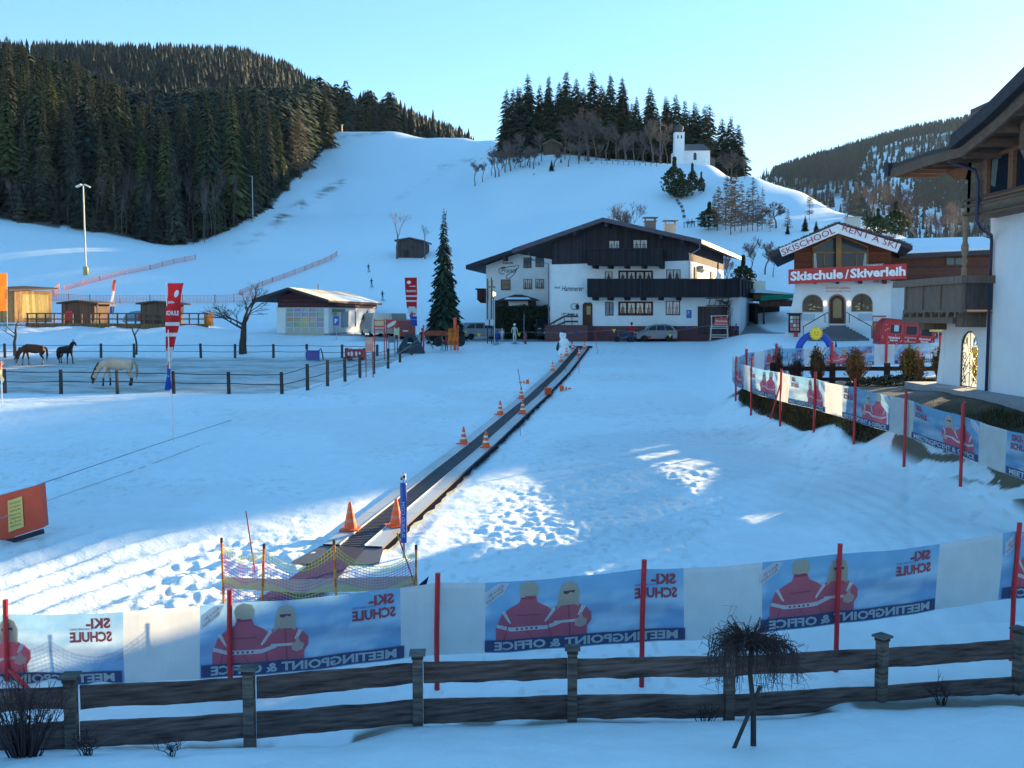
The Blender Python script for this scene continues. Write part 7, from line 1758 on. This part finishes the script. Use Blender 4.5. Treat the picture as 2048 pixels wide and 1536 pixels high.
mk_flag(346,33.0,566,868,lambda v:333-(0 if v<.7 else 0)-2*v,lambda v:np.interp(v,[0,.25,.5,.75,1],[368,362,352,343,344]),566,780,'tall narrow red and white flag on a thin pole in front of the paddock',1,lean=-14,sections=fsec)
mk_flag(838,78,553,705,lambda v:np.interp(v,[0,.6,1],[809,813,825]),lambda v:834,555,652,'tall red and blue flag on a pole left of the big spruce',2,sections=fsec,mirror=True)
mk_flag(14,90,545,648,lambda v:-14,lambda v:14,546,622,'orange flag cut by the left edge of the photo, before the cabin',3,sections=lambda u,v:(.75,.22,.03),words=False)
mk_flag(225,104,560,640,lambda v:np.interp(v,[0,1],[226,219]),lambda v:np.interp(v,[0,.3,1],[231,230,228]),560,626,'small slim flag between the two wooden huts',4,sections=lambda u,v:(.55,.10,.06) if v<.35 else ((.62,.58,.58) if v<.8 else (.05,.10,.4)),words=False)
mk_flag(3,44,722,806,lambda v:-3,lambda v:5,725,775,'narrow flag on an orange stake at the left edge before the paddock',5,sections=lambda u,v:(.7,.2,.05) if v<.3 else ((.75,.65,.35) if v<.75 else (.12,.3,.55)),words=False)
def board_sign(px,Y,x0,x1,y0,y1,yb,label,col,legs=((.1,),(.9,)),text=None,tcol=(.75,.72,.7),extra=None,legc=(.45,.06,.06),name='sign_board'):
    g=G((x0+x1)/2,Y); e=empty(name,g,0,label,'sign'); m=MB(col); A=P(x0,y1,Y)-g; B=P(x1,y0,Y)-g; m.box(A.x,B.x,-.04,.04,A.z,B.z)
    if extra: extra(m,A,B)
    po=m.build('panel',M_PAINT,e); l=MB(legc)
    for f in(0.04,.96):
        l=MB(legc); x=A.x+(B.x-A.x)*f; l.tube([(x,.03,-.2),(x,.03,B.z+.1)],.035*Y/60,n=6); l.build('leg',M_PAINT,e)
    if text:
        t=MB(tcol); w=B.x-A.x; h=B.z-A.z
        for s,fx,fz,fw,fh in text: put_text(t,s,lambda x,z,tt:Vector((A.x+w*fx+x,-.05,A.z+h*fz+z)),0,0,h*fh,None,width=w*fw,bold=.004)
        t.build('letters',M_PAINT,po)
    return e
def stripes(m,A,B):
    h=B.z-A.z; w=B.x-A.x; m.box(A.x+.06,B.x-.06,-.05,-.04,A.z+h*.45,B.z-.06,(.62,.42,.20))
board_sign(758,72,748,769,640,661,700,'red framed sign board on tall legs in front of the white van',(.45,.04,.04),text=[('SKISCHULE',.08,.12,.84,.3)],extra=stripes)
def sw2(m,A,B):
    w=B.x-A.x;h=B.z-A.z; m.add([(A.x+w*a,-.05,A.z+h*b) for a,b in((.1,.1),(.3,.1),(.8,.5),(.9,.9),(.6,.8),(.1,.4))],[tuple(range(6))],(.62,.60,.58))
board_sign(783,78,772,795,639,657,700,'red board with a white swoosh right of the framed sign',(.45,.04,.04),extra=sw2)
board_sign(737,60,731,746,676,703,745,'small orange and pink notice on two red legs by the paddock fence',(.70,.28,.20),text=[('INFO',.1,.6,.8,.3)],tcol=(.8,.6,.5))
board_sign(783,74,777,790,673,685,700,'small grey square sign on a thin leg beside the tarpaulin',(.12,.15,.18),legc=(.2,.2,.22))
board_sign(792,76,788,798,657,670,698,'small pale green and white sign above the tarpaulin',(.45,.55,.30),legc=(.5,.5,.5))
def tarp():
    g=G(822,77); e=empty('covered_pyramid',g,0,'grey tarpaulin covered pyramid frame below the tall flag','play frame'); m=MB((.055,.065,.085)); s=77/FPX
    pts=[(-1.15,-.6,0),(1.15,-.6,0),(1.1,.8,0),(-1.1,.8,0),(-.35,-.1,1.55),(.25,-.1,1.6),(.2,.2,1.6),(-.3,.2,1.55),(-.8,-.5,.75),(.85,-.5,.8)]
    m.add([Vector(p) for p in pts],[(0,8,3),(8,4,7,3),(0,1,9,8),(8,9,5,4),(1,2,9),(9,2,6,5),(2,3,7,6),(4,5,6,7)]); to=m.build('tarpaulin',M_CLOTH,e)
    n=MB((.6,.65,.7)); n.cbox((-.05,-.62,.85),(.35,.05,.08)); n.build('label_strip',M_PAINT,to)
    k=MB((.02,.022,.03)); k.add([(-.3,-.56,.75),(.3,-.56,.75),(.15,-.37,1.3),(-.15,-.37,1.3)],[(0,1,2,3)]); k.build('opening',M_CLOTH,to)
tarp()
def cart():
    g=G(711,74); e=empty('toy_train_wagon',g,R(-4),'red painted toy wagon with white figures beside the paddock','wagon'); m=MB((.40,.03,.04)); m.box(-.70,.70,-.35,.35,.22,.85); m.box(-.75,.75,-.4,.4,.80,.86,(.10,.05,.07)); m.box(-.74,-.66,-.38,.38,.1,.95,(.05,.05,.09)); m.box(.66,.74,-.38,.38,.1,.95,(.45,.04,.04)); bo=m.build('body',M_PAINT,e)
    w=MB((.62,.62,.64))
    for x,r in((-.45,.10),(-.2,.13),(.15,.12),(.42,.10)): w.add([(x+r*.8*math.cos(t),-.36,.52+r*1.6*math.sin(t)) for t in np.linspace(0,6.283,11)[:-1]],[tuple(range(10))])
    for x in(-.4,.35): w.lathe([(.10,0),(.12,.06),(.05,.12)],(x,0,.86),8)
    w.build('painted_figures',M_PAINT,bo); M=Matrix.Rotation(R(90),3,'X')
    for x in(-.45,.45):
        for y in(-.38,.38): q=MB((.03,.03,.04)); q.lathe([(.0,-.04),(.15,-.04),(.15,.04),(0,.04)],(x,y,.15),10,axis=M); q.build('wheel',M_TYRE,e)
cart()
def cloth_rack():
    g=G(626,75); e=empty('draped_table',g,0,'purple blanket hung over a low rack behind the paddock fence','rack'); m=MB((.10,.13,.36)); m.box(-.52,.52,-.06,.06,.05,.80); m.box(-.2,.15,-.07,-.06,.35,.6,(.35,.08,.25)); m.box(-.52,.52,-.2,.2,.78,.83); m.build('blanket',M_CLOTH,e); l=MB((.04,.05,.08)); l.tube([(.5,0,.85),(.62,0,1.0),(.75,0,.55),(.82,0,.1)],.05,n=6); l.tube([(-.7,0,.5),(-.45,0,.9)],.04,n=5,col=(.6,.62,.65)); l.build('frame',M_MET,e)
cloth_rack()
def orange_net_pen():
    e=empty('orange_net_pen',G(882,77),0,'bright orange net pen with red foam posts left of the lamp','net fence'); o=e.location; m=MB((.70,.08,.03))
    for px,t,b,r in((847,650,697,.07),(910,635,696,.13),(916,650,696,.06),(902,668,696,.05)):
        A=P(px,b,77)-o;B=P(px,t,77)-o; m=MB((.70,.08,.03)); m.tube([A-Vector((0,0,.2)),B],r,n=8); m.build('post',M_PAINT,e)
    m=MB(); m.tube([P(853,668,77)-o,P(866,697,77)-o],.04,n=5,col=(.08,.06,.07)); m.build('brace',M_PAINT,e)
    n=MB((.72,.20,.03)); 
    def wv(a,b,c,d,Y,col):
        N=8
        for i in range(N):
            for j in range(4):
                q=[]
                for (u,v) in((i,j),(i+1,j),(i+1,j+1),(i,j+1)):
                    x=a+(b-a)*u/N; y=c+(d-c)*v/4; p=P(x,y,Y)-o; p.y+=.12*math.sin(u*1.7+v); q.append(p)
                kc=.8+.4*((i*3+j)%3)/2; n.quad(*q[::-1],tuple(z*kc for z in col))
    MN=mat('orange_net',rough=.7,transl=.3,alpha=.82); wv(896,916,657,690,76.8,(.75,.22,.03)); n.build('net',MN,e); n=MB(); wv(850,896,661,672,77.2,(.40,.09,.05)); n.build('net',MN,e)
    M=Matrix.Rotation(R(80),3,'X')
    for px,lb in((921,'black tyre leaning right of the orange net pen'),(876,'black tyre lying inside the orange net pen')):
        t=MB((.03,.03,.035)); t.lathe([(.18,-.1),(.34,-.1),(.38,0),(.34,.1),(.18,.1)],(0,0,0),14,axis=M); tag(t.build('tyre',M_TYRE,None,loc=P(px,684,78)),lb,'tyre')
orange_net_pen()
def sign_rack():
    g=G(1438,86); e=empty('sign_rack',g,0,'white wooden rack with a red sign before the brown garage door','sign'); W=(.55,.55,.54); m=MB(W); s=86/FPX
    w=.80
    for x in(-w,w):
        m.beam((x,0,-.1),(x*.92,0,1.05),.10,.10); m.beam((x*.85,0,1.05),(x*.9,0,2.2),.08,.08)
    for z in(.25,.45,1.05,1.20): m.beam((-w*1.05,-.05,z),(w*1.05,-.05,z),.08,.07)
    m.beam((-w,-.05,2.15),(w,-.05,2.2),.08,.08); m.beam((-w*.9,0,1.2),(w*.3,0,2.1),.05,.05); m.build('frame',M_TIM,e)
    r=MB((.60,.08,.06)); r.box(-.45,.75,-.12,-.08,1.25,2.0); ro=r.build('panel',M_PAINT,e); t=MB((.8,.7,.68)); put_text(t,'Skischule',lambda x,z,tt:Vector((-.38+x,-.125,1.62+z)),0,0,.24,None,width=1.05,bold=.004); put_text(t,'Kinderland',lambda x,z,tt:Vector((-.38+x,-.125,1.36+z)),0,0,.2,None,width=1.05); t.build('letters',M_PAINT,ro)
sign_rack()
def left_sign():
    Y=21.0; A=P(-30,1092,Y);B=P(87,1055,Y-.3);C=P(80,970,Y-.3);D=P(-30,1000,Y); e=empty('orange_crash_mat',(B.x,B.y,B.z),0,'orange red crash mat with a yellow notice cut by the left edge','crash mat'); o=e.location; m=MB((.62,.07,.03)); q=[v-o for v in(A,B,C,D)]; u=Vector((-.03,.30,0)); q+= [v+u for v in q]; m.add(q,[(0,1,2,3),(7,6,5,4),(1,5,6,2),(3,2,6,7),(0,4,5,1)]); mo=m.build('mat',mat('crash_mat',rough=.55,var=.12,vscale=2),e)
    n=MB((.70,.52,.16)); f=lambda a,b:(q[0].lerp(q[1],a)).lerp(q[3].lerp(q[2],a),b)+Vector((0,-.02,0)); n.quad(f(.42,.14),f(.68,.16),f(.68,.86),f(.42,.84)); n.quad
    no=n.build('notice',M_PAINT,mo); t=MB((.25,.14,.05))
    for i,sx in enumerate(('BENUTZUNG','AUF EIGENE','GEFAHR','Kinder nur','in Begleitung','der Eltern','SKISCHULE')): put_text(t,sx,lambda x,z,tt:f(.445+x,.74-i*.085+z)+Vector((0,-.01,0)),0,0,.06,None,width=.20)
    t.build('letters',M_PAINT,no)
    c=MB((.05,.04,.05)); c.quad(q[0]-Vector((0,0,.02)),q[1]-Vector((0,0,.02)),q[1]+Vector((.05,-.05,-.12)),q[0]+Vector((0,-.05,-.12))); c.build('ground_edge',M_CLOTH,mo)
left_sign()
def rope(pts,r,col,label):
    A=P(*pts[0]); q=[P(*p)-A for p in pts]; m=MB(col); out=[]
    for a,b in zip(q[:-1],q[1:]):
        for i in range(8): f=i/8; out.append(a.lerp(b,f)-Vector((0,0,.0)))
    out.append(q[-1]); m.tube(out,r,n=5); o=m.build('rope',M_CLOTH,None,loc=A); tag(o,label,'rope')
rope([(-40,1052,19.5),(120,992,24),(287,934,30),(560,830,43),(740,748,60),(838,678,76)],.012,(.45,.46,.48),'nearer rope running from the crash mat up to the flag pole')
rope([(75,970,22),(300,893,31),(500,828,42),(700,745,60),(838,688,76)],.012,(.20,.24,.32),'thinner rope above the nearer one, along the paddock side')

# ------------------------------------------------------------------ lamps and poles
def lamp(px,Y,top,bot,label,r,heads=2,base=True):
    yy=Y; g=G(px,yy); e=empty('floodlight_mast' if heads==2 else 'street_lamp',g,0,label,'lamp'); H=CAMZ+zpy(top,yy)-g.z; m=MB((.35,.38,.38)); m.tube([(0,0,-.3),(0,0,H*.5),(0,0,H)],[r,r*.85,r*.7],n=8); m.build('pole',M_MET,e)
    if base: b=MB((.35,.33,.12)); b.lathe([(.30,-.2),(.36,0),(.36,.9),(.25,1.1)],(0,0,0),10); b.build('foot_padding',M_PAINT,e)
    if heads==2:
        for s in(-1,1): h=MB((.55,.58,.58)); h.cbox((s*.55,0,H-.1),(.75,.55,.16),0,ry=s*.45); h.build('lamp_head',M_MET,e)
    else: h=MB((.12,.13,.15)); h.cbox((-.28,0,H),(.75,.25,.12)); h.build('lamp_head',M_MET,e)
yb=min(np.arange(110,150,.5),key=lambda q:abs(630-(gz((172-1024)/FPX*q,q)-CAMZ)/q*FPX-550))
lamp(172,float(yb),370,550,'tall floodlight mast with two heads on the snow below the left wood',.13)
lamp(506,195,352,448,'slim lamp mast at the right edge of the left wood',.12,heads=1,base=False)
def street_lamp():
    lamp(989,82,574,680,'white street lamp with flat dark head beside the blue child',.05,heads=1,base=False)
street_lamp()
def lit_posts():
    for px,t,lab in ((975,557,'left one of two slim sunlit posts beside the street lamp'),(983,555,'right one of two slim posts beside the street lamp')):
        g=G(px,84); e=empty('banner_pole',g,0,lab,'pole'); H=CAMZ+zpy(t,84)-g.z; m=MB((.06,.05,.05)); m.tube([(0,0,-.2),(0,0,H)],.05,n=6); m.build('pole',M_TIM,e); f=MB((.50,.36,.20)); f.box(-.02,.14,-.03,.0,H-1.9,H-.2); f.build('pennant',M_FLAG,e)  # tan strip on the upper post is sunlight put into colour
        f=MB((.45,.50,.55)); f.box(-.22,.22,-.06,-.03,1.6,2.1); f.build('plaque',M_PAINT,e)
    g=G(987,84.3); e=empty('globe_lamp',g,0,'lit round lamp glowing beside the two slim posts','lamp'); H=CAMZ+zpy(588,84.3)-g.z; m=MB((.1,.1,.1)); m.tube([(0,0,-.1),(0,0,H-.2)],.03,n=6); m.build('pole',M_MET,e); b=MB((.9,.75,.5)); b.lathe([(0,-.22),(.16,-.15),(.22,0),(.16,.15),(0,.22)],(0,0,H),12); b.build('globe',mat('globe_glow',emit=(1,.80,.5,1.2)),e,smooth=True)
lit_posts()
pole((1048,680),(1048,628),84,.05,(.10,.12,.16),'grey pole in front of the dark hedge')
m=MB((.25,.04,.05)); m.lathe([(.10,0),(.10,.9),(.06,1.0)],(0,0,0),10); o=m.build('bollard',M_PAINT,None,loc=G(1051,83.2)); tag(o,'short dark red bollard before the hedge','bollard')
def bunting():
    cols=[(.80,.70,.10),(.05,.08,.40),(.50,.04,.05)]; rnd=random.Random(3)
    for px,py,c in [(931,666,0),(924,660,1),(958,671,0),(1038,670,0),(1200,664,2),(1152,668,1),(1228,662,0),(1299,676,2),(1340,672,0),(1375,657,1),(905,664,2)]:
        A=P(px,py,84.2); m=MB(cols[c]); s=.17; m.add([(-s,0,s),(s,0,s),(0,.0,-s),(-s,.03,s),(s,.03,s),(0,.03,-s)],[(0,2,1),(3,4,5),(0,1,4,3),(1,2,5,4),(2,0,3,5)]); o=m.build('pennant',M_FLAG,None,loc=A); tag(o,('yellow','blue','red')[c]+' pennant on the line in front of the guesthouses','pennant','pennants on the line before the houses')
    m=MB((.3,.3,.32)); pts=[P(a,b,84.25) for a,b in((847,652),(905,662),(958,669),(1048,664),(1130,666),(1228,660),(1310,668),(1398,654),(1440,648))]; o=pts[0].copy(); m.tube([p-o for p in pts],.010,n=3,cap=False); q=m.build('pennant_line',M_CLOTH,None,loc=o); tag(q,'thin line carrying coloured pennants across the forecourt','line')
bunting()

# ------------------------------------------------------------------ orange nets on the slope, deck fence
def slope_net(name,pts,hpx,label,step=3.5):
    """pts: (px, photo row of the foot); depth found on the ground"""
    P3=[]
    for px,py in pts:
        ys=np.arange(100,175,.25); X=(px-1024)/FPX*CP*ys*1.0; z=base_h(X,ys)+micro(X,ys); r=630-z/ys*FPX; Y=float(ys[np.argmin(abs(r-py))]); P3.append(G(px,Y))
    o=P3[0].copy(); e=empty(name,o,0,label,'net fence'); m=MB((.70,.16,.08)); n=MB((.85,.22,.10)); 
    for a,b in zip(P3[:-1],P3[1:]):
        k=max(2,int((b-a).length/step)); prev=None
        for i in range(k+1):
            p=a.lerp(b,i/k); p.z=gz(p.x,p.y); q=p-o; h=hpx*p.y/FPX; m=MB((.70,.16,.08)); m.tube([q,q+Vector((0,0,h*1.15))],.05,n=5); m.build('post',M_PAINT,e)
            if prev is not None:
                A,hA=prev
                for r in range(6):
                    f=.12+.88*r/5; n.tube([A+Vector((0,0,hA*f)),q+Vector((0,0,h*f))],.028 if r in(0,5) else .018,n=3,cap=False)
                for c in range(1,9): w=c/9; x=A.lerp(q,w); hh=hA+(h-hA)*w; n.tube([x+Vector((0,0,hh*.12)),x+Vector((0,0,hh))],.016,n=3,cap=False)
            prev=(q,h)
    n.build('net',M_NET,e)
slope_net('orange_net_fence',[(128,582),(200,562),(300,540),(391,520)],9,'long orange net fence climbing the slope, left one')
slope_net('orange_net_fence',[(480,590),(545,565),(610,542),(674,513)],9,'orange net fence climbing the slope behind the fruit tree')
slope_net('orange_net_fence',[(118,585),(95,603),(180,606),(300,607),(430,606),(505,604)],15,'orange net fence running level behind the wooden huts')
def deck():
    e=empty('deck_fence',G(240,95),0,'low brown deck with railing linking the two wooden huts','fence'); o=e.location; c=(.16,.09,.06); m=MB(c)
    for px in range(55,422,18):
        A=P(px,655,95)-o; B=P(px,626,95)-o; m.beam(A,B,.13,.13)
    for r in(627,638): m.beam(P(52,r,95)-o,P(415,r,95)-o,.10,.12)
    m.build('railing',M_TIM,e); b=MB((.22,.12,.06)); 
    b.prism([(52,646),(415,648),(412,657),(330,662),(280,660),(225,652),(190,658),(150,660),(110,652),(52,655)],lambda u,v,t:P(u,v,95)+Vector((0,t,0))-o,None,-.1,.5); b.build('deck_boards',M_TIMV,e)
    k=MB((.75,.25,.04))
    for i in range(6):
        q=[P(a,y,94.8)-o for a,y in((408+i*3,624),(411+i*3,626),(413+i*2.6,654),(408+i*3,650))]; kk=.7+.1*i; q=[v+Vector((0,.1*(i%2),0)) for v in q]; k.quad(*q[::-1],tuple(z*kk for z in k.col))
    ob=k.build('orange_sheet',M_FLAG,e)
deck()
def red_chair():
    g=G(139,97.2); g.z=CAMZ+zpy(641,97.2); e=empty('red_deck_chair',g,0,'red seat with rounded back in front of the left hut','seat'); m=MB((.55,.03,.04)); m.box(-.42,.42,-.35,.1,.0,.35); m.prism([(-.4,.3),(.4,.3),(.4,.8),(.25,1.0),(-.25,1.0),(-.4,.8)],lambda u,v,t:Vector((u,t,v)),None,.0,.12); m.build('shell',M_PAINT,e)
    g=G(276,97); g.z=CAMZ+zpy(643,97); e=empty('ball_tent',g,0,'pale blue and red bulging cover behind the deck railing','cover'); m=MB((.20,.35,.45)); m.lathe([(0,1.1),(.5,1.0),(.9,.6),(1.0,.2),(.95,0)],(0,0,0),14); m.v=[(a*1.5,b*.5,c) for a,b,c in m.v]; m.build('cover',M_CLOTH,e); m=MB((.55,.05,.06)); m.lathe([(0,.9),(.35,.75),(.5,.4),(.45,0)],(.7,-.45,.1),10); m.build('front_patch',M_CLOTH,e)
red_chair()
# small fences and lift chairs on the chapel slope
def tiny_rail(pts,label):
    o=None; m=MB((.14,.13,.14)); prev=None
    for i,(px,Y) in enumerate(pts):
        g=G(px,Y)
        if o is None: o=g.copy()
        q=g-o; m.tube([q,q+Vector((0,0,1.1))],.07,n=4)
        if prev is not None: m.tube([prev+Vector((0,0,1.0)),q+Vector((0,0,1.0))],.05,n=4)
        prev=q
    ob=m.build('rail_fence',M_TIM,None,loc=o); tag(ob,label,'fence')
tiny_rail([(1203+i*11,256-i*1.6) for i in range(11)],'thin rail fence on the slope below the hilltop wood')
tiny_rail([(1512+i*9,168) for i in range(5)],'short rail fence right of the larch group')
tiny_rail([(1368+i*7,170) for i in range(5)],'short rail fence left of the larch group')
for i,(px,Y) in enumerate([(1343,210),(1349,205),(1354,200),(1358,196),(1363,190),(1366,184),(1368,178),(1376,172),(1384,172)]):
    m=MB((.06,.07,.09)); m.tube([(0,0,0),(0,0,1.2)],.05,n=4); m.cbox((0,0,.5),(.6,.3,.45)); o=m.build('snow_marker',M_PAINT,None,loc=G(px,Y)); tag(o,'small dark marker in the row down the slope below the chapel','marker','markers down the chapel slope')
m=MB((.25,.24,.24)); m.tube([(0,0,0),(0,0,13)],.12,n=5); m.cbox((0,0,11.6),(1.2,.15,.15)); o=m.build('summit_cross',M_TIM,None,loc=G(1320,268)); tag(o,'slim cross rising from the bare trees left of the chapel','cross')
m=MB((.4,.38,.3)); m.tube([(0,0,0),(0,0,3)],.12,n=5); m.cbox((0,0,3.1),(1.1,.3,.5)); o=m.build('snow_gun',M_PAINT,None,loc=G(684,424)); tag(o,'small device on a post at the left end of the slope crest','snow gun')

m=MB((.72,.46,.04)); m.box(-.6,.6,-.4,.4,0,1.2); m.box(-.65,.65,-.45,.45,1.2,1.28,(.6,.38,.04)); o=m.build('yellow_bin',M_PAINT,None,loc=Vector((21.6,44.6,gz(21.6,44.6)))); tag(o,'yellow grit bin seen through the iron gate of the chalet','bin')
dead=[o for o in bpy.data.objects if o.parent is None and o.location.y<-1500]
dead=[c for o in dead for c in kids(o)]+dead
for o in dead: bpy.data.objects.remove(o)

# ------------------------------------------------------------------ valley air
HZ=MB((.8,.8,.8)); HZ.box(-3600,3600,-900,3300,-3.0,700); hz=HZ.build('haze',MATS['snow']); hz.data.materials.clear()
hm=bpy.data.materials.new('valley_air'); hm.use_nodes=True; hm.node_tree.nodes.clear(); vo=hm.node_tree.nodes.new('ShaderNodeVolumePrincipled'); vo.inputs['Density'].default_value=0.00003; vo.inputs['Color'].default_value=(.5,.75,1,1); vo.inputs['Anisotropy'].default_value=0.2
ou=hm.node_tree.nodes.new('ShaderNodeOutputMaterial'); hm.node_tree.links.new(vo.outputs[0],ou.inputs['Volume']); hz.data.materials.append(hm); tag(hz,'thin bluish valley air',None,None,'stuff')
